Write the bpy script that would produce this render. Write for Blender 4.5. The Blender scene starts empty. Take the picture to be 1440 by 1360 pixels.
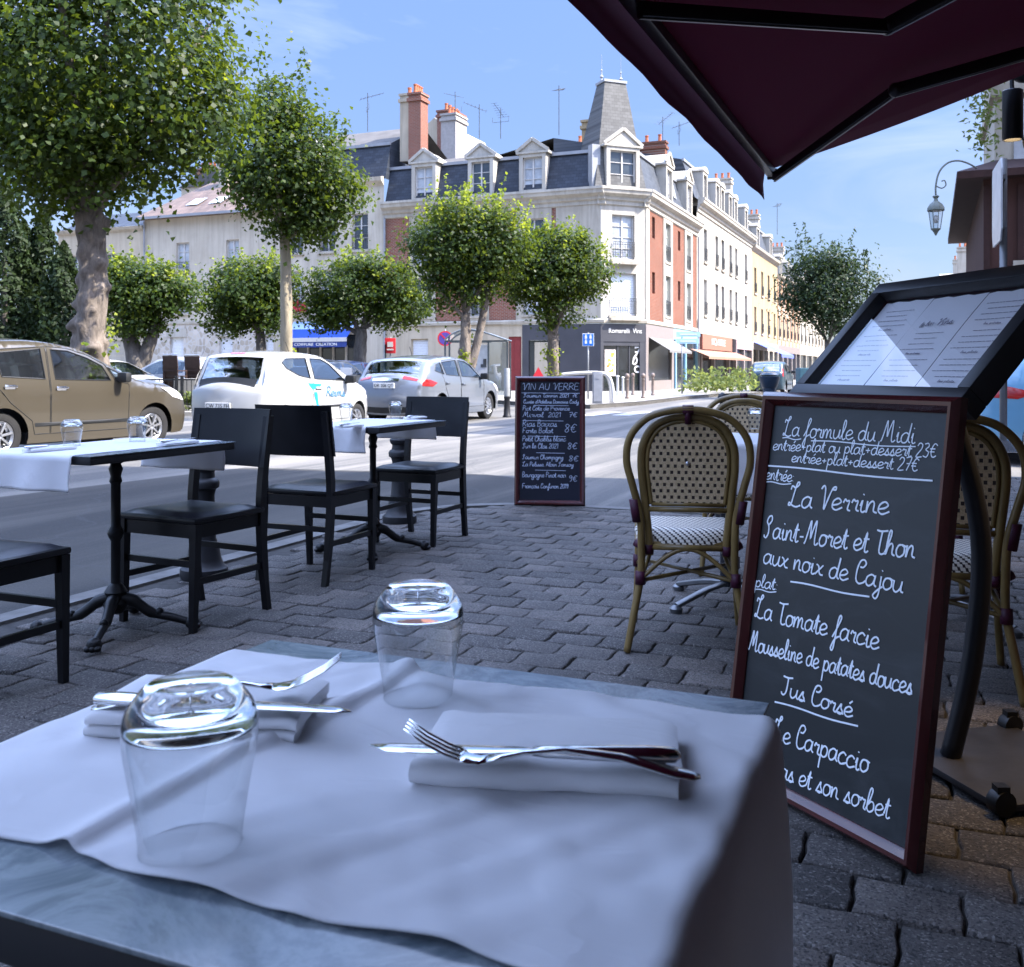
import bpy, bmesh, math, random
import numpy as np
from mathutils import Vector, Matrix
from mathutils import geometry as MG
R = math.radians
rnd = random.Random(7)
npr = np.random.default_rng(7)
S = bpy.context.scene
COL = S.collection

# ---------------------------------------------------------------- camera, sky, sun, exposure
HC = 1.06                       # eye height above the pavement
F = 1400.0                      # focal length in the photograph's pixels (1440 wide)
HOR = 520.0                     # horizon row
cam_d = bpy.data.cameras.new('camera')
cam = bpy.data.objects.new('camera', cam_d); COL.objects.link(cam)
cam.location = (0, 0, HC); cam.rotation_euler = (R(90), 0, 0)
cam_d.sensor_width = 36; cam_d.lens = 35.0
cam_d.shift_y = -(680 - HOR) / 1440
cam_d.clip_start = 0.05; cam_d.clip_end = 2000
cam_d.dof.use_dof = True; cam_d.dof.focus_distance = 2.4; cam_d.dof.aperture_fstop = 18
S.camera = cam

SUN_AZ = math.atan2(0.975, -0.22)   # measured from +Y towards +X
SUN_EL = R(47)
w = bpy.data.worlds.new('World'); S.world = w; w.use_nodes = True
nt = w.node_tree; nt.nodes.clear()
o_ = nt.nodes.new('ShaderNodeOutputWorld'); bg = nt.nodes.new('ShaderNodeBackground')
sky = nt.nodes.new('ShaderNodeTexSky'); sky.sky_type = 'NISHITA'; sky.sun_disc = False
sky.sun_elevation = SUN_EL; sky.sun_rotation = SUN_AZ
sky.air_density = 1.0; sky.dust_density = 0.6; sky.ozone_density = 3.0; sky.altitude = 80
bg.inputs['Strength'].default_value = 0.15
# thin streaky cirrus mixed into the sky itself
tc = nt.nodes.new('ShaderNodeTexCoord'); mp = nt.nodes.new('ShaderNodeMapping')
mp.inputs['Scale'].default_value = (1.6, 1.6, 9.0); mp.inputs['Rotation'].default_value = (0.10, 0.16, 0.3)
n1 = nt.nodes.new('ShaderNodeTexNoise'); n1.inputs['Scale'].default_value = 1.7; n1.inputs['Detail'].default_value = 6
n1.inputs['Roughness'].default_value = 0.55; n1.inputs['Distortion'].default_value = 0.6
cr = nt.nodes.new('ShaderNodeValToRGB'); cr.color_ramp.elements[0].position = 0.46; cr.color_ramp.elements[1].position = 0.8
cr.color_ramp.elements[1].color = (0.5, 0.5, 0.5, 1)
mx = nt.nodes.new('ShaderNodeMix'); mx.data_type = 'RGBA'
mx.inputs[7].default_value = (5.2, 5.9, 7.0, 1)
nt.links.new(tc.outputs['Generated'], mp.inputs['Vector']); nt.links.new(mp.outputs[0], n1.inputs['Vector'])
nt.links.new(n1.outputs[0], cr.inputs[0]); nt.links.new(cr.outputs[0], mx.inputs[0])
nt.links.new(sky.outputs[0], mx.inputs[6]); 
sp_ = nt.nodes.new('ShaderNodeSeparateXYZ'); nt.links.new(tc.outputs['Generated'], sp_.inputs[0])
el_ = nt.nodes.new('ShaderNodeValToRGB'); E_ = el_.color_ramp.elements     # low sky dimmed, dome above raised as added fill light
SKY_STOPS = [(0.0, .20), (.16, .25), (.36, .37), (.60, 2.75), (1.0, 3.4)]
while len(E_) < len(SKY_STOPS): E_.new(.5)
for e__, (p_, v_) in zip(E_, SKY_STOPS): e__.position = p_; e__.color = (v_ / 3.4 * 1.0, v_ / 3.4 * (.98 if p_ < .5 else .885), v_ / 3.4 * (1.15 if p_ < .5 else .87), 1)
nt.links.new(sp_.outputs[2], el_.inputs[0])
vm = nt.nodes.new('ShaderNodeVectorMath'); vm.operation = 'MULTIPLY'; nt.links.new(mx.outputs[2], vm.inputs[0]); nt.links.new(el_.outputs[0], vm.inputs[1])
vs_ = nt.nodes.new('ShaderNodeVectorMath'); vs_.operation = 'SCALE'; vs_.inputs['Scale'].default_value = 3.4; nt.links.new(vm.outputs[0], vs_.inputs[0])
nt.links.new(vs_.outputs[0], bg.inputs['Color'])
nt.links.new(bg.outputs[0], o_.inputs['Surface'])

sd = bpy.data.lights.new('sun', 'SUN'); sd.energy = 3.5; sd.angle = R(0.53); sd.color = (1.0, 0.93, 0.82)
sun = bpy.data.objects.new('sun', sd); COL.objects.link(sun)
sv = Vector((math.sin(SUN_AZ) * math.cos(SUN_EL), math.cos(SUN_AZ) * math.cos(SUN_EL), math.sin(SUN_EL)))
sun.rotation_euler = sv.to_track_quat('Z', 'Y').to_euler(); sun.location = sv * 60
S.view_settings.view_transform = 'Standard'; S.view_settings.look = 'None'
S.view_settings.exposure = 2.16; S.view_settings.gamma = 1.0
S.cycles.max_bounces = 8; S.cycles.transparent_max_bounces = 16; S.cycles.transmission_bounces = 10
S.cycles.caustics_refractive = True; S.cycles.caustics_reflective = False
S.cycles.sample_clamp_indirect = 6.0

# ---------------------------------------------------------------- frames of reference
ANG = R(22.8)
D = Vector((math.sin(ANG), math.cos(ANG), 0))       # along the cafe front, away from the camera
E = Vector((math.cos(ANG), -math.sin(ANG), 0))      # towards the cafe front
ROADZ = -0.12
def at(px, py, Y):   return Vector(((px - 720) / F * Y, Y, HC - (py - HOR) / F * Y))
def gnd(px, py, z=0.0):
    Y = F * (HC - z) / (py - HOR); return Vector(((px - 720) / F * Y, Y, z))
def frame(origin, ang): return Matrix.Translation(Vector(origin)) @ Matrix.Rotation(ang, 4, 'Z')

# ---------------------------------------------------------------- mesh builder
class MB:
    def __init__(s): s.v = []; s.f = []; s.m = []; s.M = Matrix.Identity(4); s.mi = 0; s.uv = None
    def add(s, vs, fs):
        b = len(s.v); M = s.M
        s.v.extend([tuple(M @ Vector(p)) for p in vs])
        s.f.extend([tuple(i + b for i in f) for f in fs]); s.m.extend([s.mi] * len(fs)); return s
    def quad(s, a, b, c, d): return s.add([a, b, c, d], [(0, 1, 2, 3)])
    def box(s, c, sz, rot=None, bev=0.0, taper=1.0):
        hx, hy, hz = sz[0] / 2, sz[1] / 2, sz[2] / 2
        if bev <= 0:
            p = [(-hx, -hy, -hz), (hx, -hy, -hz), (hx, hy, -hz), (-hx, hy, -hz), (-hx * taper, -hy * taper, hz), (hx * taper, -hy * taper, hz), (hx * taper, hy * taper, hz), (-hx * taper, hy * taper, hz)]
            f = [(3, 2, 1, 0), (4, 5, 6, 7), (0, 1, 5, 4), (1, 2, 6, 5), (2, 3, 7, 6), (3, 0, 4, 7)]
        else:
            bev = min(bev, hx * .98, hy * .98, hz * .98); bm = bmesh.new()
            bmesh.ops.create_cube(bm, size=1.0); bmesh.ops.scale(bm, vec=(sz[0], sz[1], sz[2]), verts=bm.verts)
            bmesh.ops.bevel(bm, geom=bm.edges[:], offset=bev, segments=2, affect='EDGES', profile=0.6)
            bm.verts.index_update(); p = [tuple(v.co) for v in bm.verts]; f = [tuple(v.index for v in fc.verts) for fc in bm.faces]; bm.free()
        if rot is not None: p = [rot @ Vector(q) for q in p]
        p = [(q[0] + c[0], q[1] + c[1], q[2] + c[2]) for q in p]
        return s.add(p, f)
    def bx(s, x0, x1, y0, y1, z0, z1, bev=0.0):
        return s.box(((x0 + x1) / 2, (y0 + y1) / 2, (z0 + z1) / 2), (abs(x1 - x0), abs(y1 - y0), abs(z1 - z0)), None, bev)
    def bar(s, a, b, w_, h_=None, up=(0, 0, 1), bev=0.0):
        a, b = Vector(a), Vector(b); d = b - a; L = d.length; x = d / L; u = Vector(up)
        if abs(x.dot(u)) > .99: u = Vector((0, 1, 0))
        y = u.cross(x).normalized(); z = x.cross(y)
        return s.box((a + b) / 2, (L, w_, h_ or w_), Matrix((x, y, z)).transposed(), bev)
    def tube(s, pts, r, n=8, caps=True, flat=1.0, closed=False, up=None):
        pts = [Vector(p) for p in pts]; N = len(pts); rs = r if isinstance(r, (list, tuple)) else [r] * N
        t0 = (pts[1] - pts[0]).normalized(); u = Vector(up) if up else (Vector((0, 0, 1)) if abs(t0.z) < .9 else Vector((1, 0, 0)))
        vs = []; fs = []
        for i, p in enumerate(pts):
            if closed: t = (pts[(i + 1) % N] - pts[i - 1])
            else: t = pts[min(i + 1, N - 1)] - pts[max(i - 1, 0)]
            t = t.normalized() if t.length > 1e-9 else t0
            x = u - t * u.dot(t)
            x = x.normalized() if x.length > 1e-6 else t.orthogonal().normalized()
            if not up: u = x
            y = t.cross(x)
            for k in range(n):
                a = 2 * math.pi * k / n; vs.append(p + x * (math.cos(a) * rs[i] * flat) + y * (math.sin(a) * rs[i]))
        for i in range(N if closed else N - 1):
            for k in range(n):
                k2 = (k + 1) % n; i2 = (i + 1) % N
                fs.append((i * n + k, i * n + k2, i2 * n + k2, i2 * n + k))
        if caps and not closed: fs.append(tuple(range(n - 1, -1, -1))); fs.append(tuple((N - 1) * n + k for k in range(n)))
        return s.add(vs, fs)
    def lathe(s, prof, c=(0, 0, 0), n=16, axis=None, a0=0, cap=False):
        vs = []; fs = []; M = len(prof); c = Vector(c)
        Q = Matrix.Identity(3) if axis is None else Vector(axis).to_track_quat('Z', 'Y').to_matrix()
        for (r, z) in prof:
            for k in range(n):
                a = a0 + 2 * math.pi * k / n; vs.append(Q @ Vector((r * math.cos(a), r * math.sin(a), z)) + c)
        for i in range(M - 1):
            for k in range(n):
                k2 = (k + 1) % n; fs.append((i * n + k, i * n + k2, (i + 1) * n + k2, (i + 1) * n + k))
        if cap: fs.append(tuple(range(n - 1, -1, -1))); fs.append(tuple((M - 1) * n + k for k in range(n)))
        return s.add(vs, fs)
    def prism(s, poly, z0, z1):                       # polygon in xy, extruded in z
        n = len(poly); vs = [(x, y, z0) for x, y in poly] + [(x, y, z1) for x, y in poly]
        return s.add(vs, [tuple(range(n - 1, -1, -1)), tuple(range(n, 2 * n))] + [(i, (i + 1) % n, n + (i + 1) % n, n + i) for i in range(n)])
    def prism_xz(s, poly, y0, y1):
        n = len(poly); vs = [(x, y0, z) for x, z in poly] + [(x, y1, z) for x, z in poly]
        return s.add(vs, [tuple(range(n)), tuple(range(2 * n - 1, n - 1, -1))] + [(i, n + i, n + (i + 1) % n, (i + 1) % n) for i in range(n)])
    def sphere(s, c, r, n=10, m=7, sc=(1, 1, 1)):
        prof = [(max(1e-4, math.sin(math.pi * i / m)), -math.cos(math.pi * i / m)) for i in range(m + 1)]
        vs = []; fs = []
        for (a, z) in prof:
            for k in range(n):
                t = 2 * math.pi * k / n; vs.append((c[0] + a * math.cos(t) * r * sc[0], c[1] + a * math.sin(t) * r * sc[1], c[2] + z * r * sc[2]))
        for i in range(m):
            for k in range(n):
                k2 = (k + 1) % n; fs.append((i * n + k, i * n + k2, (i + 1) * n + k2, (i + 1) * n + k))
        return s.add(vs, fs)
    def build(s, name, mats, parent=None, smooth=False, world=False, fix=False, auto=None):
        me = bpy.data.meshes.new(name)
        vs = s.v
        if world and parent is not None:
            Mi = RM[parent.name].inverted(); vs = [tuple(Mi @ Vector(p)) for p in vs]
        me.from_pydata(vs, [], s.f)
        if not isinstance(mats, (list, tuple)): mats = [mats]
        for q in mats: me.materials.append(q)
        if len(mats) > 1: me.polygons.foreach_set('material_index', s.m)
        if fix:
            bm = bmesh.new(); bm.from_mesh(me); bmesh.ops.recalc_face_normals(bm, faces=bm.faces); bm.to_mesh(me); bm.free()
        if smooth or auto:
            me.polygons.foreach_set('use_smooth', [True] * len(me.polygons))
            if auto: me.set_sharp_from_angle(angle=R(auto))
        me.update()
        o = bpy.data.objects.new(name, me); COL.objects.link(o)
        if parent is not None:
            o.parent = parent; RM[o.name] = RM[parent.name]
        else: RM[o.name] = Matrix.Identity(4)
        return o
RM = {}
def thing(name, label, cat, loc=(0, 0, 0), rot=0.0, group=None):
    o = bpy.data.objects.new(name, None); COL.objects.link(o); o.location = loc; o.rotation_euler = (0, 0, rot)
    o.empty_display_size = 0.2
    RM[o.name] = frame(loc, rot); return tag(o, label, cat, group)
def tag(o, label, cat, group=None, kind=None):
    o['label'] = label; o['category'] = cat
    if group: o['group'] = group
    if kind: o['kind'] = kind
    return o
def struct(o, kind='structure'): o['kind'] = kind; return o
def kids(o): return [c for c in bpy.data.objects if c.parent == o]
def dup(root, loc, rot, label, group=None):
    def cp(o, par):
        c = o.copy(); COL.objects.link(c); c.parent = par
        for k in kids(o): cp(k, c)
        return c
    r = cp(root, None); r.location = loc; r.rotation_euler = (0, 0, rot); r['label'] = label
    RM[r.name] = frame(loc, rot)
    if group: r['group'] = group
    return r
def crom(pts, k=5, closed=False):
    P = [Vector(p) for p in pts]; n = len(P); out = []
    rng = range(n) if closed else range(n - 1)
    for i in rng:
        if closed: a, b, c, d = P[i - 1], P[i], P[(i + 1) % n], P[(i + 2) % n]
        else: a, b, c, d = P[max(i - 1, 0)], P[i], P[i + 1], P[min(i + 2, n - 1)]
        for j in range(k):
            t = j / k; out.append(0.5 * ((2 * b) + (c - a) * t + (2 * a - 5 * b + 4 * c - d) * t * t + (3 * b - a - 3 * c + d) * t ** 3))
    if not closed: out.append(P[-1].copy())
    return out

# ---------------------------------------------------------------- materials
def nmat(name):
    m = bpy.data.materials.new(name); m.use_nodes = True; n = m.node_tree.nodes; l = m.node_tree.links
    return m, n, l, n['Principled BSDF']
def coords(n, l, ang=None, scale=(1, 1, 1), wall=False, uv=False):
    t = n.new('ShaderNodeTexCoord'); out = t.outputs['UV' if uv else 'Object']
    if ang is not None:
        a = n.new('ShaderNodeVectorRotate'); a.rotation_type = 'Z_AXIS'; a.inputs['Angle'].default_value = -ang
        l.new(out, a.inputs['Vector']); out = a.outputs[0]
    if wall:
        sp = n.new('ShaderNodeSeparateXYZ'); cb = n.new('ShaderNodeCombineXYZ'); l.new(out, sp.inputs[0])
        l.new(sp.outputs[0], cb.inputs[0]); l.new(sp.outputs[2], cb.inputs[1]); out = cb.outputs[0]
    if scale != (1, 1, 1):
        mp_ = n.new('ShaderNodeMapping'); mp_.inputs['Scale'].default_value = scale; l.new(out, mp_.inputs[0]); out = mp_.outputs[0]
    return out
def noise(n, l, vec, scale, detail=4, rough=.55, dist=0):
    q = n.new('ShaderNodeTexNoise'); q.inputs['Scale'].default_value = scale; q.inputs['Detail'].default_value = detail
    q.inputs['Roughness'].default_value = rough; q.inputs['Distortion'].default_value = dist
    if vec is not None: l.new(vec, q.inputs['Vector'])
    return q.outputs[0]
def ramp(n, l, fac, stops):
    c = n.new('ShaderNodeValToRGB'); el = c.color_ramp.elements
    while len(el) < len(stops): el.new(.5)
    for e_, (p, col) in zip(el, stops): e_.position = p; e_.color = (*col, 1) if len(col) == 3 else col
    l.new(fac, c.inputs[0]); return c.outputs[0]
def mixc(n, l, fac, a, b, mode='MIX'):
    m = n.new('ShaderNodeMix'); m.data_type = 'RGBA'; m.blend_type = mode
    for sock, val in ((m.inputs[0], fac), (m.inputs[6], a), (m.inputs[7], b)):
        if isinstance(val, (int, float)): sock.default_value = val
        elif isinstance(val, tuple): sock.default_value = (*val, 1) if len(val) == 3 else val
        else: l.new(val, sock)
    return m.outputs[2]
def bump(n, l, b, h, strength=.3, dist=.01, prev=None):
    q = n.new('ShaderNodeBump'); q.inputs['Strength'].default_value = strength; q.inputs['Distance'].default_value = dist
    l.new(h, q.inputs['Height'])
    if prev: l.new(prev, q.inputs['Normal'])
    l.new(q.outputs[0], b.inputs['Normal']); return q.outputs[0]
def pm(name, col, rough=.5, metal=0.0, var=.12, scale=6.0, bmp=0.0, bscale=60.0, bdist=.004, spec=.3, coat=0.0, rvar=0.0, sc=(1, 1, 1), grime=0.0):
    m, n, l, b = nmat(name)
    b.inputs['Roughness'].default_value = rough; b.inputs['Metallic'].default_value = metal
    b.inputs['Specular IOR Level'].default_value = spec
    if coat: b.inputs['Coat Weight'].default_value = coat; b.inputs['Coat Roughness'].default_value = .04
    v = coords(n, l, scale=sc); h = noise(n, l, v, scale, 6)
    lo = tuple(max(0, c * (1 - var)) for c in col); hi = tuple(min(1, c * (1 + var)) for c in col)
    c = ramp(n, l, h, [(.3, lo), (.7, hi)])
    if grime:                                        # rain streaks and weathering patches
        g1 = noise(n, l, coords(n, l, scale=(2.2, 2.2, .16)), 1.4, 6, .65, .4); g2 = noise(n, l, v, .55, 6, .65)
        c = mixc(n, l, ramp(n, l, g1, [(.46, (0, 0, 0)), (.72, (grime,) * 3)]), c, tuple(q * .45 for q in col)); c = mixc(n, l, ramp(n, l, g2, [(.5, (0, 0, 0)), (.75, (grime * .7,) * 3)]), c, (col[0] * .62, col[1] * .57, col[2] * .48))
    l.new(c, b.inputs['Base Color'])
    if rvar:
        q = n.new('ShaderNodeMapRange'); q.inputs[3].default_value = max(.02, rough - rvar); q.inputs[4].default_value = rough + rvar
        l.new(noise(n, l, v, scale * 2.3, 5), q.inputs[0]); l.new(q.outputs[0], b.inputs['Roughness'])
    if bmp: bump(n, l, b, noise(n, l, v, bscale, 5), bmp, bdist)
    return m
def brickmat(name, ang, c1, c2, mortar, bw=.22, bh=.075, ms=.012, rough=.85, var=.25, grime=.2):
    m, n, l, b = nmat(name); v = coords(n, l, ang, wall=True)
    t = n.new('ShaderNodeTexBrick'); t.inputs['Scale'].default_value = 1.0
    t.inputs['Brick Width'].default_value = bw; t.inputs['Row Height'].default_value = bh; t.inputs['Mortar Size'].default_value = ms
    t.inputs['Color1'].default_value = (*c1, 1); t.inputs['Color2'].default_value = (*c2, 1); t.inputs['Mortar'].default_value = (*mortar, 1)
    l.new(v, t.inputs['Vector'])
    g = noise(n, l, v, .7, 6, .6)
    col = mixc(n, l, ramp(n, l, g, [(.35, (1, 1, 1)), (.75, (1 - grime,) * 3)]), (0, 0, 0), t.outputs[0])
    mm = n.new('ShaderNodeMix'); mm.data_type = 'RGBA'; mm.blend_type = 'MULTIPLY'; mm.inputs[0].default_value = 1
    l.new(t.outputs[0], mm.inputs[6]); l.new(ramp(n, l, g, [(.3, (1, 1, 1)), (.75, (1 - grime,) * 3)]), mm.inputs[7])
    l.new(mm.outputs[2], b.inputs['Base Color']); b.inputs['Roughness'].default_value = rough; b.inputs['Specular IOR Level'].default_value = .15
    bump(n, l, b, t.outputs[1], -.4, .008); return m
def slatemat(name, ang, col, bw=.28, bh=.16):
    return brickmat(name, ang, tuple(c * .8 for c in col), tuple(c * 1.2 for c in col), tuple(c * .55 for c in col), bw, bh, .008, .55, grime=.3)
def glassmat(name, tint=(1, 1, 1), rough=0.0, ior=1.5):
    m, n, l, b = nmat(name); b.inputs['Transmission Weight'].default_value = 1; b.inputs['Roughness'].default_value = rough
    b.inputs['IOR'].default_value = ior; b.inputs['Base Color'].default_value = (*tint, 1)
    # light passes through to what stands behind, so that small glass things do not throw black shadows
    lp = n.new('ShaderNodeAttribute'); n.remove(lp)
    return m
def panemat(name, tint=(.75, .8, .82), fres=1.45, mixmin=.06, rough=.02, power=4.0):
    """thin sheet glass: see-through with a mirror reflection growing at grazing angles"""
    m, n, l, b = nmat(name); out = n['Material Output']
    tr = n.new('ShaderNodeBsdfTransparent'); tr.inputs[0].default_value = (*tint, 1)
    gl = n.new('ShaderNodeBsdfGlossy'); gl.inputs['Roughness'].default_value = rough
    fr = n.new('ShaderNodeLayerWeight'); fr.inputs['Blend'].default_value = .5
    pw_ = n.new('ShaderNodeMath'); pw_.operation = 'POWER'; pw_.inputs[1].default_value = power; l.new(fr.outputs['Facing'], pw_.inputs[0])
    mr = n.new('ShaderNodeMapRange'); mr.inputs[3].default_value = mixmin; mr.inputs[4].default_value = .95; l.new(pw_.outputs[0], mr.inputs[0])
    ms = n.new('ShaderNodeMixShader'); l.new(mr.outputs[0], ms.inputs[0]); l.new(tr.outputs[0], ms.inputs[1]); l.new(gl.outputs[0], ms.inputs[2])
    l.new(ms.outputs[0], out.inputs['Surface']); n.remove(b); return m
def leafmat(name, dark, light, trans, tweight=.35, rough=.45):
    m, n, l, b = nmat(name); out = n['Material Output']
    a = n.new('ShaderNodeAttribute'); a.attribute_name = 'tone'
    c = ramp(n, l, a.outputs['Fac'], [(0, dark), (.55, tuple((x + y) / 2 for x, y in zip(dark, light))), (1, light)])
    l.new(c, b.inputs['Base Color']); b.inputs['Roughness'].default_value = rough + .1; b.inputs['Specular IOR Level'].default_value = .2
    t = n.new('ShaderNodeBsdfTranslucent'); ct = mixc(n, l, .6, c, trans); l.new(ct, t.inputs[0])
    ms = n.new('ShaderNodeMixShader'); ms.inputs[0].default_value = tweight
    l.new(b.outputs[0], ms.inputs[1]); l.new(t.outputs[0], ms.inputs[2]); l.new(ms.outputs[0], out.inputs['Surface']); return m
def emat(name, col, strength):
    m, n, l, b = nmat(name); b.inputs['Base Color'].default_value = (*col, 1); b.inputs['Emission Color'].default_value = (*col, 1); b.inputs['Emission Strength'].default_value = strength; return m
# ---------------------------------------------------------------- near materials
M_black = pm('black lacquered wood', (.006, .006, .0075), .3, var=.3, scale=9, spec=.3, rvar=.06)
M_leather = pm('black leatherette', (.009, .010, .014), .36, spec=.4, var=.2, scale=14, bmp=.15, bscale=220, bdist=.001)
M_iron = pm('black cast iron', (.008, .008, .009), .42, var=.3, scale=12, bmp=.2, bscale=90, bdist=.002)
M_bol = pm('dark painted bollard iron', (.018, .018, .02), .45, var=.3, scale=9, bmp=.2, bscale=60, bdist=.002)
M_alu = pm('brushed aluminium', (.55, .56, .58), .3, metal=1, var=.1, scale=20)
M_steel = pm('polished cutlery steel', (.82, .82, .82), .12, metal=1, var=.05, scale=4)
M_steelh = pm('cutlery handle steel', (.72, .72, .73), .16, metal=1, var=.05, scale=4)
M_glass = glassmat('clear glass')
def tabletop_mat():
    m, n, l, b = nmat('grey marbled laminate'); v = coords(n, l)
    a = noise(n, l, v, 9, 8, .68, 1.8); c = ramp(n, l, a, [(.32, (.05, .075, .09)), (.45, (.11, .14, .16)), (.56, (.21, .245, .26)), (.64, (.12, .15, .165)), (.78, (.07, .09, .10))])
    l.new(c, b.inputs['Base Color']); b.inputs['Roughness'].default_value = .17; b.inputs['Specular IOR Level'].default_value = .7
    q = n.new('ShaderNodeMapRange'); q.inputs[3].default_value = .1; q.inputs[4].default_value = .32; l.new(noise(n, l, v, 9, 6), q.inputs[0]); l.new(q.outputs[0], b.inputs['Roughness'])
    return m
M_top = tabletop_mat(); M_edge = pm('dark table edge', (.022, .022, .024), .4)
def cloth_mat(name, col):
    m, n, l, b = nmat(name); v = coords(n, l)
    h = noise(n, l, v, 5, 4); l.new(ramp(n, l, h, [(.3, tuple(c * .95 for c in col)), (.7, col)]), b.inputs['Base Color'])
    b.inputs['Roughness'].default_value = .85; b.inputs['Sheen Weight'].default_value = .15; b.inputs['Specular IOR Level'].default_value = .2
    wv = n.new('ShaderNodeTexWave'); wv.inputs['Scale'].default_value = 520; wv.inputs['Distortion'].default_value = .5; l.new(v, wv.inputs[0])
    b1 = bump(n, l, b, wv.outputs[1], .05, .0004); b2 = bump(n, l, b, noise(n, l, v, 22, 3, .45, .6), .22, .004, b1); bump(n, l, b, noise(n, l, coords(n, l, R(35), (1, 1.9, 1)), 5.0, 2, .45, .8), .24, .02, b2)
    rg = n.new('ShaderNodeMath'); rg.operation = 'ABSOLUTE'; rs_ = n.new('ShaderNodeMath'); rs_.operation = 'SUBTRACT'; rs_.inputs[1].default_value = .5; l.new(noise(n, l, coords(n, l, R(-20), (1.0, 2.6, 1)), 7.0, 2, .4, 1.0), rs_.inputs[0]); l.new(rs_.outputs[0], rg.inputs[0])
    bump(n, l, b, ramp(n, l, rg.outputs[0], [(0, (1, 1, 1)), (.05, (.3, .3, .3)), (.14, (0, 0, 0))]), .15, .003, b.inputs['Normal'].links[0].from_socket)
    tr_ = n.new('ShaderNodeBsdfTranslucent'); tr_.inputs[0].default_value = (*col, 1); ms_ = n.new('ShaderNodeMixShader'); ms_.inputs[0].default_value = .36; l.new(b.outputs[0], ms_.inputs[1]); l.new(tr_.outputs[0], ms_.inputs[2]); l.new(ms_.outputs[0], n['Material Output'].inputs['Surface']); return m
M_cloth = cloth_mat('white cotton', (.86, .85, .86)); M_napkin = cloth_mat('white napkin cotton', (.88, .87, .87))

# ---------------------------------------------------------------- ground
def asphalt(name, lo_):
    m, n, l, b = nmat(name); v = coords(n, l)
    big = noise(n, l, v, .16, 6, .6, .4); fine = noise(n, l, v, 60, 3)
    streak = noise(n, l, coords(n, l, -ANG, (1.5, .10, 1)), 1.0, 6, .65, .5)
    c = mixc(n, l, ramp(n, l, big, [(.35, (0, 0, 0)), (.65, (1, 1, 1))]), (lo_ * .088, lo_ * .084, lo_ * .076), (lo_ * .15, lo_ * .14, lo_ * .125))
    c = mixc(n, l, ramp(n, l, streak, [(.40, (0, 0, 0)), (.58, (.9, .9, .9))]), c, (lo_ * .06, lo_ * .059, lo_ * .057))
    sp = n.new('ShaderNodeTexVoronoi'); sp.inputs['Scale'].default_value = 90; l.new(v, sp.inputs['Vector'])
    c = mixc(n, l, ramp(n, l, sp.outputs['Distance'], [(.0, (.55, .55, .55)), (.45, (0, 0, 0))]), c, (lo_ * .19, lo_ * .18, lo_ * .165))
    cr_ = n.new('ShaderNodeTexVoronoi'); cr_.feature = 'DISTANCE_TO_EDGE'; cr_.inputs['Scale'].default_value = .22
    dv = n.new('ShaderNodeVectorMath'); dv.operation = 'ADD'; nz = n.new('ShaderNodeTexNoise'); nz.inputs['Scale'].default_value = .9; nz.inputs['Detail'].default_value = 5
    l.new(v, nz.inputs[0]); l.new(v, dv.inputs[0]); l.new(nz.outputs[1], dv.inputs[1]); l.new(dv.outputs[0], cr_.inputs['Vector'])
    c = mixc(n, l, ramp(n, l, cr_.outputs[0], [(0, (.45, .45, .45)), (.004, (0, 0, 0))]), c, (.06, .06, .06))
    l.new(c, b.inputs['Base Color']); b.inputs['Roughness'].default_value = .8; b.inputs['Specular IOR Level'].default_value = .15; bump(n, l, b, fine, .35, .006); return m
M_asphalt = asphalt('worn asphalt', 1.25); M_asphalt2 = asphalt('asphalt darkened as shade', .52)  # second asphalt is a copy darkened to deepen the shaded near road
mb = MB(); mb.quad((-700, -300, ROADZ), (700, -300, ROADZ), (700, 1200, ROADZ), (-700, 1200, ROADZ))
struct(mb.build('road', M_asphalt))

def ST(s, t, z=0.0): p = E * s + D * t; return Vector((p.x, p.y, z))
def arc(cx, cy, r, a0, a1, n=10): return [(cx + r * math.cos(R(a0 + (a1 - a0) * i / n)), cy + r * math.sin(R(a0 + (a1 - a0) * i / n))) for i in range(n + 1)]
kerb_st = [(-3.72, -14), (-3.72, 6.3)] + arc(-2.62, 6.3, 1.1, 180, 90)[1:] + [(-1.75, 7.42)] + arc(-1.6, 7.9, .48, -90, 0)[1:] + [(-1.1, 9.6)] + arc(.3, 9.6, 1.4, 180, 90)[1:] + [(4, 11.0), (14, 11.0)]
def inside(poly, x, y):
    c = False; j = len(poly) - 1
    for i in range(len(poly)):
        xi, yi = poly[i]; xj, yj = poly[j]
        if (yi > y) != (yj > y) and x < (xj - xi) * (y - yi) / (yj - yi) + xi: c = not c
        j = i
    return c
mb = MB(); shade_outline = [(-3.6, -14), (-3.6, 6.2), (-2.9, 7.6), (-3.2, 9.6), (-4.6, 10.2), (-7.6, 9.8), (-8.0, 6), (-7.9, -14)]; pp = [ST(s, t) for s, t in shade_outline]; mb.add([(p.x, p.y, ROADZ + .004) for p in pp], [tuple(range(len(pp)))[::-1]]); struct(mb.build('road_shade_sheet', M_asphalt2))  # dark sheet laid on the near road, shade put into its colour
pave_poly = kerb_st + [(14, -14)]
M_mortar = pm('sand joints', (.04, .037, .034), .95, var=.4, scale=30)
mb = MB(); pp = [ST(s, t) for s, t in pave_poly]; mb.prism([(p.x, p.y) for p in pp], -.3, -.012); struct(mb.build('pavement', M_mortar))
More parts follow.
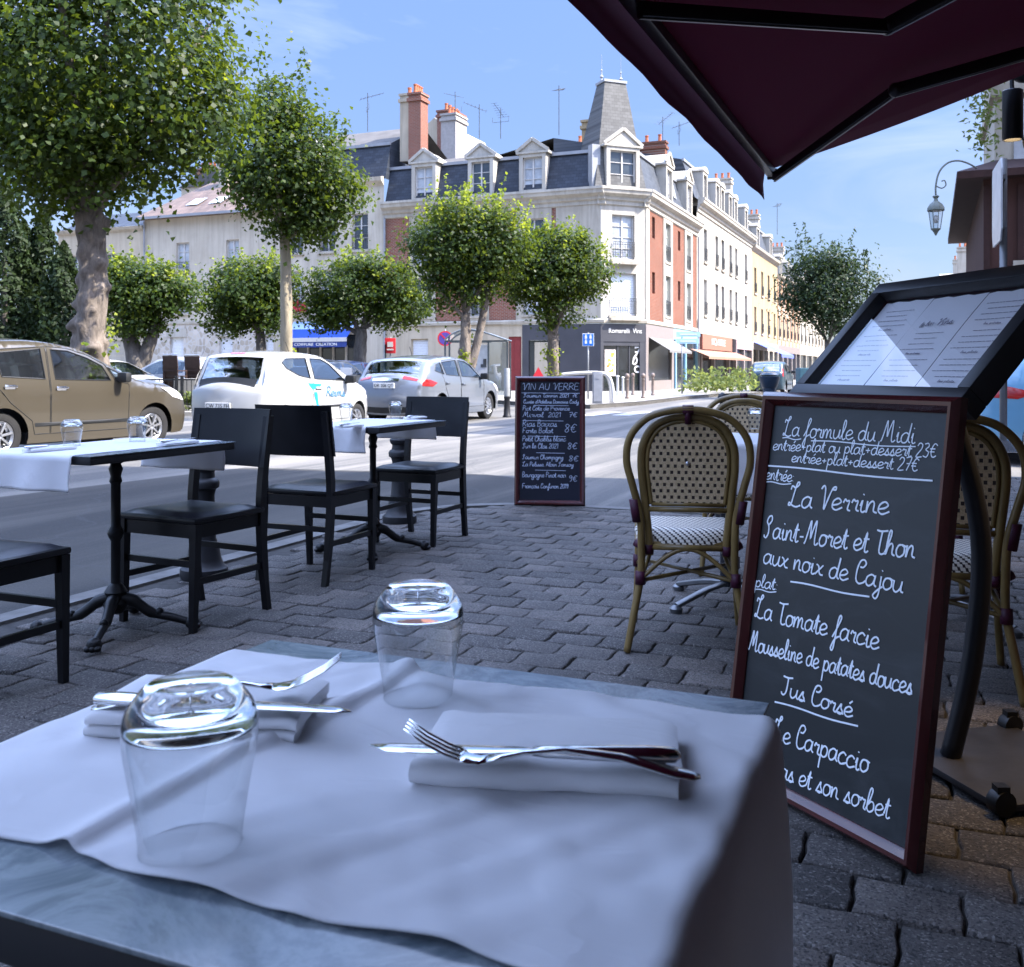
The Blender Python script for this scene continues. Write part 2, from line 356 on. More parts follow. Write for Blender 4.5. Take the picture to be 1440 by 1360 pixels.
def paver_mat():
    m, n, l, b = nmat('grey concrete pavers'); v = coords(n, l)
    a = n.new('ShaderNodeAttribute'); a.attribute_name = 'tone'
    c = ramp(n, l, a.outputs['Fac'], [(0, (.06, .054, .049)), (.5, (.10, .088, .079)), (1, (.15, .128, .112))])
    vg = n.new('ShaderNodeTexVoronoi'); vg.inputs['Scale'].default_value = 210; l.new(v, vg.inputs['Vector']); sv_ = n.new('ShaderNodeSeparateXYZ'); l.new(vg.outputs['Color'], sv_.inputs[0]); c = mixc(n, l, ramp(n, l, sv_.outputs[0], [(.80, (0, 0, 0)), (.9, (.75, .75, .75))]), c, (.24, .22, .20)); c = mixc(n, l, ramp(n, l, sv_.outputs[1], [(.80, (0, 0, 0)), (.9, (.8, .8, .8))]), c, (.02, .019, .02)); ag = noise(n, l, v, 130, 4, .7); c = mixc(n, l, ramp(n, l, ag, [(.35, (.75, .75, .75)), (.5, (0, 0, 0))]), c, (.032, .031, .032))
    c = mixc(n, l, ramp(n, l, ag, [(.6, (0, 0, 0)), (.78, (.7, .7, .7))]), c, (.22, .205, .19))
    st = noise(n, l, v, 2.2, 6, .65, .5); c = mixc(n, l, ramp(n, l, st, [(.45, (0, 0, 0)), (.75, (.7, .7, .7))]), c, (.036, .034, .033))
    l.new(c, b.inputs['Base Color']); b.inputs['Roughness'].default_value = .7; b.inputs['Specular IOR Level'].default_value = .28
    b1 = bump(n, l, b, noise(n, l, v, 170, 4, .7), .9, .008); bump(n, l, b, noise(n, l, v, 28, 4), .35, .008, b1); return m
M_paver = paver_mat()
def pavers():
    v = []; f = []; tone = []; W, Hh = .208, .158
    inner = [(s + (.15 if s < 0 else 0), t) for s, t in pave_poly]
    jr = random.Random(5)
    t = -3.0; row = 0
    corner = {}
    while t < 10.8:
        off = (row % 2) * W * .5 + jr.uniform(-.012, .012); s = -3.9 + off
        wob = [jr.uniform(-.004, .004) for _ in range(200)]
        k = 0
        while s < 4.2:
            cs, ct = s + W / 2, t + Hh / 2
            if inside(inner, cs - W * .45, ct) and inside(inner, cs, ct + Hh * .5) and not (t < -0.5 and s < -3.9):
                g = .002 + jr.random() * .0022; dz = jr.uniform(-.003, .003); tx, ty = jr.uniform(-.028, .028), jr.uniform(-.028, .028)
                a = jr.uniform(-.012, .012); sk = .005
                out = [(g, g), (W * .34, g + .004), (W * .66, g - .003), (W - g, g), (W - g + sk, Hh * .38), (W - g - sk * .3, Hh * .66), (W - g, Hh - g), (W * .66, Hh - g + .004), (W * .34, Hh - g - .003), (g, Hh - g), (g - sk * .3, Hh * .66), (g + sk, Hh * .38)]
                ins = .0065; b0 = len(v); col = jr.random()
                rings = [(0, -.05), (0, -.008), (ins * .4, -.0022), (ins, 0)]
                for (i_, z) in rings:
                    for (x, y) in out:
                        dx, dy = x - W / 2, y - Hh / 2
                        x2 = x - i_ * (1 if dx > 0 else -1) * min(1, abs(dx) / (W * .35)); y2 = y - i_ * (1 if dy > 0 else -1) * min(1, abs(dy) / (Hh * .35))
                        xx, yy = x2 - W / 2, y2 - Hh / 2
                        p = ST(cs + xx * math.cos(a) - yy * math.sin(a), ct + xx * math.sin(a) + yy * math.cos(a) + wob[k % 200], z + dz + xx * tx + yy * ty); v.append(p)
                n_ = len(out)
                for r_ in range(3):
                    for i in range(n_):
                        i2 = (i + 1) % n_; f.append((b0 + r_ * n_ + i, b0 + r_ * n_ + i2, b0 + (r_ + 1) * n_ + i2, b0 + (r_ + 1) * n_ + i))
                f.append(tuple(b0 + 3 * n_ + i for i in range(n_)))
                tone += [col] * (len(rings) * n_)
            s += W; k += 1
        t += Hh; row += 1
    m = MB(); m.v = [tuple(p) for p in v]; m.f = f; m.m = [0] * len(f)
    o = m.build('pavement_cobbles', M_paver, auto=50)
    at_ = o.data.attributes.new('tone', 'FLOAT', 'POINT'); at_.data.foreach_set('value', tone); struct(o)
pavers()
M_kerb = pm('kerb stone', (.11, .105, .098), .75, var=.35, scale=5, bmp=.4, bscale=70, bdist=.005)
def strip(poly, w_, z0, z1, m, seg=None):           # a kerb: sweep of a box along an (s,t) or xy polyline
    P = [Vector((p[0], p[1], 0)) for p in poly]; vs = []; n = len(P)
    for i, p in enumerate(P):
        t = (P[min(i + 1, n - 1)] - P[max(i - 1, 0)]).normalized(); nn = Vector((t.y, -t.x, 0))
        a, b_ = p, p + nn * w_; vs += [(a.x, a.y, z0), (a.x, a.y, z1 - .012), (a.x + nn.x * .012, a.y + nn.y * .012, z1), (b_.x, b_.y, z1), (b_.x, b_.y, z0)]
    fs = []
    for i in range(n - 1):
        for k in range(4): fs.append((i * 5 + k, (i + 1) * 5 + k, (i + 1) * 5 + k + 1, i * 5 + k + 1))
    m.add(vs, fs)
mb = MB(); strip([ST(s, t)[:2] for s, t in kerb_st], .13, -.3, .004, mb); struct(mb.build('kerb', M_kerb, fix=True))

# ---------------------------------------------------------------- bistro tables
def bistro_table(label, loc, sx, sy, group='bistro tables of the terrace'):
    t = thing('bistro_table', label, 'table', loc, -ANG, group)
    m = MB(); m.box((0, 0, .7325), (sx - .01, sy - .01, .031), None, .006); top = m.build('tabletop', M_edge, t, auto=35)
    m = MB(); m.box((0, 0, .749), (sx - .006, sy - .006, .0035), None, .001); m.build('surface', M_top, top)
    m = MB(); m.lathe([(.03, .08), (.045, .1), (.05, .12), (.035, .14), (.045, .165), (.03, .19), (.019, .2), (.019, .37), (.028, .385), (.033, .4), (.028, .415), (.019, .43), (.019, .6), (.026, .61), (.02, .63), (.028, .66), (.02, .68), (.05, .7), (.06, .717)], n=18, cap=True)
    m.build('column', M_iron, t, auto=40)
    m = MB(); m.box((0, 0, .712), (.26, .05, .014), None, .003); m.box((0, 0, .7115), (.05, .3, .013), None, .003); m.build('bracket', M_iron, t)
    for k in range(4):
        a = R(30 + 90 * k); c, s_ = math.cos(a), math.sin(a)
        m = MB(); pts = [(.02 * c, .02 * s_, .14), (.07 * c, .07 * s_, .125), (.14 * c, .14 * s_, .075), (.22 * c, .22 * s_, .055), (.285 * c, .285 * s_, .035)]
        m.tube(crom(pts, 4), [.026] * 5 + [.022] * 4 + [.017] * 4 + [.016] * 4, 8)
        m.sphere((.3 * c, .3 * s_, .03), .03, 10, 6, (1, 1, .95))
        for q in (-1, 0, 1): m.sphere((.322 * c - q * .018 * s_, .322 * s_ + q * .018 * c, .02), .0125, 7, 5, (1.2, 1.2, 1))
        m.sphere((.17 * c, .17 * s_, .078), .018, 8, 5)
        m.build('foot', M_iron, t, auto=50)
    return t
FG = (-.122, .787)
TB = (-1.60, 4.02); TC = (-.81, 5.80)
bistro_table('bistro table with grey marbled top under the nearest white tablecloth', (FG[0], FG[1], 0), .565, .54)
bistro_table('bistro table with lion feet beside the road, nearest of the two by the kerb', (TB[0], TB[1], 0), .56, .81)
bistro_table('bistro table with lion feet in front of the silver car', (TC[0], TC[1], 0), .56, .80)

# runner cloths: long axis along E (foreground) or along D
def runner(name, label, loc, half_len, w0, w1, hang0, hang1, along_d=False, fine=False, crease=None, seed=1, z=.7515):
    o0 = Vector((loc[0], loc[1], 0)); jr = random.Random(seed)
    A, B = (D, -E) if along_d else (E, D)
    nu, nv = (230, 110) if fine else (90, 34)
    L0 = -half_len - hang0; L1 = half_len + hang1; r = .012; vs = []
    waves = [(jr.uniform(4, 16), jr.uniform(-10, 10), jr.uniform(0, 6.3), jr.uniform(.2, 1)) for _ in range(9)]
    for j in range(nv + 1):
        for i in range(nu + 1):
            u = L0 + (L1 - L0) * i / nu; vfrac = j / nv; edge = .004 * math.sin(u * 21 + seed) + .003 * math.sin(u * 47)
            v_ = w0 + (w1 - w0) * vfrac + edge * (1 if vfrac > .5 else .7)
            wr = sum(a * math.sin(fx * u * 1.3 + fy * v_ * 1.3 + ph) for fx, fy, ph, a in waves) / 9
            wr2 = sum(a * math.sin(fx * u * 4 + fy * v_ * 3.2 + ph * 2) for fx, fy, ph, a in waves) / 9
            au = abs(u); sg = 1 if u > 0 else -1
            hz = .0035 * max(0, wr) + .0012 * max(0, wr2)
            if fine:                                     # soft folds fanning out from the pressed crease, stronger towards the far edge
                for fx, fy, ph, a in waves:
                    q = fx * 4.6 * u + fy * 5.2 * v_ + ph + 1.6 * wr; mk = .5 + .5 * math.sin(3.1 * ph + 9 * u - 13 * v_); hz += .0026 * a * mk * mk * (max(0, math.sin(q)) ** 1.5)
                hz += .003 * max(0, math.sin(u * 30 + v_ * 52 + 2 * wr)) ** 2 * (.25 + .75 * vfrac) * (1 if u > -.09 else .5)
            if crease is not None:
                du = u - (crease + .05 * (v_ - w0) + .006 * math.sin(v_ * 14)); hz += .0075 * math.exp(-(du / .006) ** 2) if du > 0 else .0075 * math.exp(-(du / .016) ** 2)
            arcl = r * math.pi / 2; e0 = half_len + .002
            if au <= e0 - .002: uu, zz, out = u, z + hz, 0
            elif au <= e0 + arcl: th = (au - e0) / r; uu, zz = sg * (e0 + r * math.sin(th)), z - r + r * math.cos(th) + hz * (1 - th)
            else:
                dn = au - e0 - arcl; uu, zz = sg * (e0 + r + .012 * wr * min(1, dn * 14) + .04 * dn + .01 * math.sin(v_ * 26 + seed) * min(1, dn * 9)), z - r - dn
            pt = o0 + A * uu + B * v_; vs.append((pt.x, pt.y, zz))
    fs = [(j * (nu + 1) + i, j * (nu + 1) + i + 1, (j + 1) * (nu + 1) + i + 1, (j + 1) * (nu + 1) + i) for j in range(nv) for i in range(nu)]
    m = MB(); m.v = vs; m.f = fs; m.m = [0] * len(fs); o = m.build(name, M_cloth, smooth=True)
    so = o.modifiers.new('thickness', 'SOLIDIFY'); so.thickness = .0014; so.offset = 1 if not along_d else 1
    tag(o, label, 'tablecloth', 'white runner cloths on the tables'); return o
runner('tablecloth', 'creased white runner cloth on the nearest table, draped over its side', FG, .2825, -.206, .214, .2, .27, fine=True, crease=-.09, seed=4)
runner('tablecloth', 'white runner cloth hanging over the end of the table beside the olive car', TB, .405, -.20, .27, .14, .14, True, seed=8)
runner('tablecloth', 'white runner cloth on the table in front of the silver car', TC, .40, -.20, .27, .15, .13, True, seed=11)

def glass_mesh():
    # upside-down stemless glass: rim on the table, thin wall, thick foot of the bowl on top
    wall_ = [(.0318, .0006), (.0326, .012), (.0368, .04), (.0408, .062), (.0421, .073), (.0421, .079)]
    foot = [(.0421, .079), (.0418, .084), (.0392, .092), (.0335, .1), (.0295, .1045), (.026, .1065), (.02, .107), (.012, .1062), (.0004, .1055)]
    inn = [(.0004, .0925), (.012, .0925), (.024, .0915), (.033, .0885), (.038, .084), (.0408, .0795)]
    m = MB(); c3 = lambda P: [(max(p[0], .0003), p[2]) for p in crom([(r, 0, z) for r, z in P], 3)]
    m.lathe(c3(wall_), n=56); m.mi = 1; pr = c3(foot) + c3(inn); pr.append(pr[0]); m.lathe(pr, n=56)
    m.lathe([(.0318 + .0009 * math.cos(a), .0011 + .0009 * math.sin(a)) for a in [k * math.pi / 4 for k in range(9)]], n=56); return m
M_wallglass = panemat('thin glass wall', (.955, .968, .97), 1.5, .06, .0, 2.2)
gp_ = None
def glass(label, px, py, rot=0):
    global gp_
    Y = F * (HC - .753) / (py - HOR); p = Vector(((px - 720) / F * Y, Y, .7532))
    if gp_ is None:
        gp_ = glass_mesh().build('drinking_glass', [M_wallglass, M_glass], smooth=True); o = gp_
    else: o = gp_.copy(); COL.objects.link(o)
    o.location = p; tag(o, label, 'glass', 'upturned glasses on the tables'); return o
glass('large upturned clear glass nearest the viewer, standing over the cloth crease', 268, 1194)
glass('upturned clear glass at the far edge of the nearest table', 588, 983)
glass('upturned glass on the table beside the olive car, nearer its cutlery', 101, 627)
glass('upturned glass in front of the olive car front wheel', 193, 621)
glass('upturned glass on the second kerb table, in front of the white car wheel', 487, 592)
glass('upturned glass on the second kerb table, in front of the silver car', 556, 588)

def napkin(label, p, rot, L, W, T, layers, seed=0, roll=False):
    t = None; m = MB(); jr = random.Random(seed)
    # folded sheets: rounded fold on one long side, open edges on the other
    for k in range(layers):
        z0 = T * k / layers; z1 = T * (k + 1) / layers - .0012; hh = (z1 - z0) / 2; n = 22
        ins = jr.uniform(0, .004)
        prof = [(W / 2 - ins, z1), (0, z1 + .0012), (-W / 4, z1 + .002), (-W / 2 + hh, z1)] + [(-W / 2 + hh - hh * math.sin(R(a)), z0 + hh + hh * math.cos(R(a))) for a in (30, 60, 90, 120, 150)] + [(-W / 2 + hh, z0), (0, z0), (W / 2 - ins - .002, z0 + .0003)]
        vs = []; fs = []; K = len(prof)
        for i in range(n + 1):
            x = -L / 2 + L * i / n; e_ = .003 * math.sin(i * 1.1 + k) if i in (0, n) else 0
            for (y, z) in prof: ex = max(0, abs(x) / (L / 2) - .86) / .14; zz = z * (1 - .16 * ex * ex + .05 * math.sin(x * 30 + seed) + .05 * math.sin(x * 71 + y * 60 + seed * 2)); vs.append((x + e_ + .0025 * math.sin(y * 70 + seed), y + .0025 * math.sin(x * 40 + k) + .0012 * math.sin(x * 110), zz))
        for i in range(n):
            for q in range(K): fs.append((i * K + q, i * K + (q + 1) % K, (i + 1) * K + (q + 1) % K, (i + 1) * K + q))
        fs.append(tuple(range(K - 1, -1, -1))); fs.append(tuple(n * K + q for q in range(K)))
        m.add(vs, fs)
    o = m.build('napkin', M_napkin, auto=50, fix=True); o.location = p; o.rotation_euler = (0, 0, rot)
    return tag(o, label, 'napkin', 'folded white napkins')
def TP(px, py, z=.7535): Y = F * (HC - z) / (py - HOR); return Vector(((px - 720) / F * Y, Y, z))
nr = [TP(566, 1119), TP(957, 1141), TP(952, 1062), TP(620, 1047)]
cN = sum(nr, Vector()) / 4 + Vector((.003, .017, 0)); rN = math.atan2(nr[1].y - nr[0].y, nr[1].x - nr[0].x)
napkin('folded white napkin under the crossed cutlery, in the middle of the nearest cloth', (cN.x, cN.y, .7545), rN, (nr[1] - nr[0]).length, .114, .02, 1, 3)
nl = [TP(108, 1041), TP(412, 1050)]; rL = math.atan2(nl[1].y - nl[0].y, nl[1].x - nl[0].x); dirL = (nl[1] - nl[0]).normalized(); perL = Vector((-dirL.y, dirL.x, 0))
cL = (nl[0] + nl[1]) / 2 + perL * .058
napkin('two-layered folded white napkin behind the large near glass', (cL.x, cL.y, .7545), rL, (nl[1] - nl[0]).length, .11, .021, 2, 5)

def sweep_flat(m, pts, wid, th):                      # a bent strip of metal: centre line, half widths, half thicknesses
    P = [Vector(p) for p in pts]; n = len(P); vs = []; fs = []; q = 10
    for i, p in enumerate(P):
        t = (P[min(i + 1, n - 1)] - P[max(i - 1, 0)]).normalized(); y = Vector((0, 1, 0)); nn = t.cross(y).normalized() * -1
        for k in range(q):
            a = 2 * math.pi * k / q; vs.append(p + y * (math.cos(a) * wid[i]) + nn * (math.sin(a) * th[i]))
    for i in range(n - 1):
        for k in range(q): k2 = (k + 1) % q; fs.append((i * q + k, i * q + k2, (i + 1) * q + k2, (i + 1) * q + k))
    fs.append(tuple(range(q - 1, -1, -1))); fs.append(tuple((n - 1) * q + k for k in range(q))); m.add(vs, fs)
def fork(label, loc, rot, roll=0.0, pitch=0.0):
    t = thing('fork', label, 'fork', loc, 0, 'cutlery laid on the tables'); t.rotation_euler = (roll, pitch, rot)
    m = MB(); L = [-.105, -.1, -.085, -.05, -.01, .02, .035, .045]
    sweep_flat(m, [(x, 0, z) for x, z in zip(L, [.002, .002, .004, .011, .013, .008, .004, .0025])], [.004, .0085, .0105, .0075, .004, .0032, .0045, .009], [.001, .0016, .0018, .0017, .0017, .0018, .0018, .0015]); h = m.build('handle', M_steelh, t, smooth=True)
    m = MB(); sweep_flat(m, [(.042, 0, .0028), (.05, 0, .0012), (.06, 0, .0018), (.066, 0, .0032)], [.007, .0115, .0125, .0122], [.0015, .0013, .0012, .0011])
    for k in range(4):
        y = (k - 1.5) * .0066; sweep_flat(m, [(.064, y, .0028), (.075, y, .0062), (.09, y, .0125), (.105, y, .0215)], [.0024, .0021, .0019, .0009], [.0011, .001, .001, .0008])
    m.build('tines', M_steel, t, smooth=True); return t
def knife(label, loc, rot, roll=0.0, pitch=0.0):
    t = thing('table_knife', label, 'knife', loc, 0, 'cutlery laid on the tables'); t.rotation_euler = (roll, pitch, rot)
    m = MB(); sweep_flat(m, [(x, 0, .005) for x in (-.112, -.108, -.09, -.05, -.015, -.006)], [.004, .0085, .0095, .0085, .0065, .005], [.002, .005, .0058, .005, .004, .003]); m.build('handle', M_steelh, t, smooth=True)
    m = MB(); sweep_flat(m, [(x, y_, .005) for x, y_ in ((-.008, 0), (.0, 0), (.03, .001), (.08, .001), (.1, 0), (.114, -.003))], [.004, .0075, .0095, .0098, .0085, .001], [.0022, .0014, .0011, .001, .0009, .0006]); m.build('blade', M_steel, t, smooth=True); return t
def lay(fn, label, p0, p1, z, **kw):                  # p0 handle end, p1 tip (pixels on the table plane)
    a, b_ = TP(*p0, z), TP(*p1, z); c = (a + b_) / 2; return fn(label, (c.x, c.y, z), math.atan2(b_.y - a.y, b_.x - a.x), **kw)
knife_r = lay(knife, 'steel table knife lying flat across the middle napkin', (950, 1072), (530, 1060), .7785)
f1 = lay(fork, 'steel fork on its back over the middle napkin, tines in the air', (952, 1084), (600, 1072), .7785, pitch=R(-3))
f2 = fork('steel fork on the napkin behind the near glass, tines pointing up', (-.250, .850, .782), R(6), pitch=R(-5))
k2 = knife('steel knife on the napkin behind the near glass, blade tip over the cloth', (-.243, .828, .777), R(-8))

def set_small(px, py, rot, label, lab2, pk):
    p = TP(px, py); napkin(lab2, (p.x, p.y, .7545), rot, .19, .06, .014, 1, pk)
    knife(label, (p.x, p.y, .769), rot + .1)
set_small(70, 634, R(60), 'knife on the napkin at the near end of the olive car table', 'narrow folded napkin at the near end of the table beside the olive car', 2)
set_small(250, 625, R(66), 'knife on the napkin at the far end of the olive car table', 'narrow folded napkin at the far end of the table beside the olive car', 6)
set_small(492, 601, R(66), 'knife on the napkin at the near end of the second kerb table', 'narrow folded napkin at the near end of the second kerb table', 7)
set_small(584, 589, R(66), 'knife on the napkin at the far end of the second kerb table', 'narrow folded napkin at the far end of the second kerb table', 9)

# ---------------------------------------------------------------- black wooden chairs
def make_chair(label, loc, rot):
    t = thing('wooden_chair', label, 'chair', loc, rot, 'black wooden chairs of the terrace')
    m = MB(); m.box((0, .005, .448), (.44, .42, .024), None, .01); st = m.build('seat', M_black, t, auto=40)
    m = MB()
    n = 12; vs = []; fs = []
    for j in range(n + 1):
        for i in range(n + 1):
            x = -.205 + .41 * i / n; y = -.185 + .385 * j / n; e_ = min(1, 8 * min(i, n - i, j, n - j) / n); vs.append((x, y, .458 + .02 * e_ ** .5 - .008 * math.exp(-((x / .13) ** 2 + (y / .13) ** 2))))
    for j in range(n):
        for i in range(n): fs.append((j * (n + 1) + i, j * (n + 1) + i + 1, (j + 1) * (n + 1) + i + 1, (j + 1) * (n + 1) + i))
    m.add(vs, fs); m.build('cushion', M_leather, st, smooth=True)
    for sx in (-1, 1):
        m = MB(); m.bar((sx * .2, .19, .436), (sx * .195, .2, 0), .036, .036, (0, 1, 0)); v = m.v
        m.v = [((x if z > .1 else x + (sx * .195 - x) * .3), (y if z > .1 else y + (.2 - y) * .3), z) for x, y, z in v]; m.build('leg', M_black, t)
    for sx in (-1, 1):
        m = MB(); pts = [(sx * .195, -.245, 0), (sx * .198, -.215, .2), (sx * .2, -.2, .44), (sx * .2, -.215, .62), (sx * .2, -.25, .855)]
        cr_ = crom(pts, 3)
        for a, b_ in zip(cr_[:-1], cr_[1:]): pass
        vs = []; fs = []
        for p in cr_:
            hw = .015; hd = .019 if p.z > .15 else .014
            vs += [(p.x - hw, p.y - hd, p.z), (p.x + hw, p.y - hd, p.z), (p.x + hw, p.y + hd, p.z), (p.x - hw, p.y + hd, p.z)]
        for i in range(len(cr_) - 1):
            for k in range(4): fs.append((i * 4 + k, i * 4 + (k + 1) % 4, (i + 1) * 4 + (k + 1) % 4, (i + 1) * 4 + k))
        fs.append((3, 2, 1, 0)); fs.append(tuple(len(vs) - 4 + k for k in range(4))); m.add(vs, fs); m.build('leg', M_black, t)
    m = MB(); n = 12; vs = []; fs = []                          # wide curved back board
    for i in range(n + 1):
        x = -.222 + .444 * i / n; cv = -.03 * (1 - (x / .222) ** 2)
        for (z, yy) in ((.632, -.19), (.885, -.232)):
            vs += [(x, yy + cv, z), (x, yy + cv - .014, z)]
    for i in range(n):
        a, b_ = i * 4, (i + 1) * 4; fs += [(a, b_, b_ + 2, a + 2), (a + 1, a + 3, b_ + 3, b_ + 1), (a + 2, b_ + 2, b_ + 3, a + 3), (a, a + 1, b_ + 1, b_)]
    fs += [(0, 2, 3, 1), (n * 4, n * 4 + 1, n * 4 + 3, n * 4 + 2)]; m.add(vs, fs); m.build('backrest', M_black, t, auto=30, fix=True)
    m = MB(); m.box((0, .19, .405), (.37, .02, .055)); m.box((0, -.19, .405), (.37, .02, .055)); m.box((-.195, 0, .405), (.02, .36, .055)); m.box((.195, 0, .405), (.02, .36, .055)); m.build('apron', M_black, t)
    for sx in (-1, 1):
        m = MB(); m.bar((sx * .197, .19, .2), (sx * .197, -.21, .2), .016, .026); m.build('stretcher', M_black, t)
    m = MB(); m.bar((-.19, .185, .27), (.19, .185, .27), .016, .026); m.build('stretcher', M_black, t)
    m = MB(); m.bar((-.19, -.205, .27), (.19, -.205, .27), .016, .026); m.build('stretcher', M_black, t)
    return t
c0 = make_chair('black wooden chair with its back to the big chalk slate, board back turned to us, before the second kerb table', (-1.0, 5.17, 0), -ANG)
c0['label'] = 'black wooden chair showing the dark rear of its back board, between the two kerb tables'
dup(c0, (-1.37, 4.28, 0), math.pi - ANG - R(4), 'black wooden chair facing us in front of the white car, at the olive car table')
dup(c0, (-.575, 6.22, 0), math.pi - ANG, 'black wooden chair facing us in front of the silver car, at the second kerb table')
dup(c0, (-1.78, 3.27, 0), -ANG, 'black wooden chair cut by the frame, only seat corner and front leg showing')

# ---------------------------------------------------------------- rattan chairs
M_ratt = pm('olive brown varnished cane', (.165, .108, .036), .35, var=.3, scale=18, coat=.25, sc=(1, 1, .3))
M_wrap = pm('burgundy binding', (.045, .006, .02), .5, var=.25, scale=30, bmp=.5, bscale=300, bdist=.002)
def weave_mat(name, kind):
    m, n, l, b = nmat(name); v = coords(n, l, uv=True); sp = n.new('ShaderNodeSeparateXYZ'); l.new(v, sp.inputs[0])
    def math_(op, a, b_=None):
        q = n.new('ShaderNodeMath'); q.operation = op
        for i, x in enumerate((a, b_)):
            if x is None: continue
            if isinstance(x, (int, float)): q.inputs[i].default_value = x
            else: l.new(x, q.inputs[i])
        return q.outputs[0]
    U, V = sp.outputs[0], sp.outputs[1]
    if kind == 'back':                               # staggered dark square eyes in a cream weave
        pu, pv = .0265, .0235
        row = math_('FLOOR', math_('DIVIDE', V, pv)); sh = math_('MULTIPLY', math_('MODULO', row, 2), .5)
        fu = math_('FRACT', math_('ADD', math_('DIVIDE', U, pu), sh)); fv = math_('FRACT', math_('DIVIDE', V, pv))
        hole = math_('MULTIPLY', math_('LESS_THAN', math_('ABSOLUTE', math_('SUBTRACT', fu, .5)), .21), math_('LESS_THAN', math_('ABSOLUTE', math_('SUBTRACT', fv, .5)), .27))
        seam = math_('FRACT', math_('DIVIDE', U, pu / 6)); th = math_('LESS_THAN', seam, .16)
    else:                                            # diagonal cream and dark chequer of the seat
        pu, pv = .012, .011
        row = math_('FLOOR', math_('DIVIDE', V, pv)); sh = math_('MULTIPLY', math_('MODULO', row, 4), .25)
        fu = math_('FRACT', math_('ADD', math_('DIVIDE', U, pu * 2), sh)); hole = math_('LESS_THAN', fu, .36)
        fv = math_('FRACT', math_('DIVIDE', V, pv)); seam = fv; th = math_('LESS_THAN', seam, .15)
    nz = noise(n, l, coords(n, l), 120, 3)
    cr_ = ramp(n, l, nz, [(.3, (.50, .355, .19)), (.7, (.72, .55, .34))] if kind == 'back' else [(.3, (.68, .62, .52)), (.7, (.85, .8, .7))])
    c = mixc(n, l, math_('MULTIPLY', th, .55), cr_, (.12, .08, .05)); c = mixc(n, l, hole, c, (.028, .014, .01))
    l.new(c, b.inputs['Base Color']); b.inputs['Roughness'].default_value = .5
    hgt = math_('SUBTRACT', math_('SUBTRACT', 1.0, hole), math_('MULTIPLY', th, .4)); bump(n, l, b, hgt, .8, .003); return m
M_wback = weave_mat('cream cane weave with dark eyes', 'back'); M_wseat = weave_mat('cream and dark chequered seat weave', 'seat')
def uvset(o, fn):
    uv = o.data.uv_layers.new(name='uv')
    for lp in o.data.loops: uv.data[lp.index].uv = fn(o.data.vertices[lp.vertex_index].co)
def wrap(m, a, b_, r): m.tube([a, b_], r, 10)
def hoop_pts(prof, yf):                               # right half profile (x,z) from below to the top, mirrored
    right = [Vector((x, yf(z), z)) for x, z in prof]; left = [Vector((-p.x, p.y, p.z)) for p in right]
    return left + right[::-1][1:] if abs(right[-1].x) < 1e-6 else left + right[::-1]
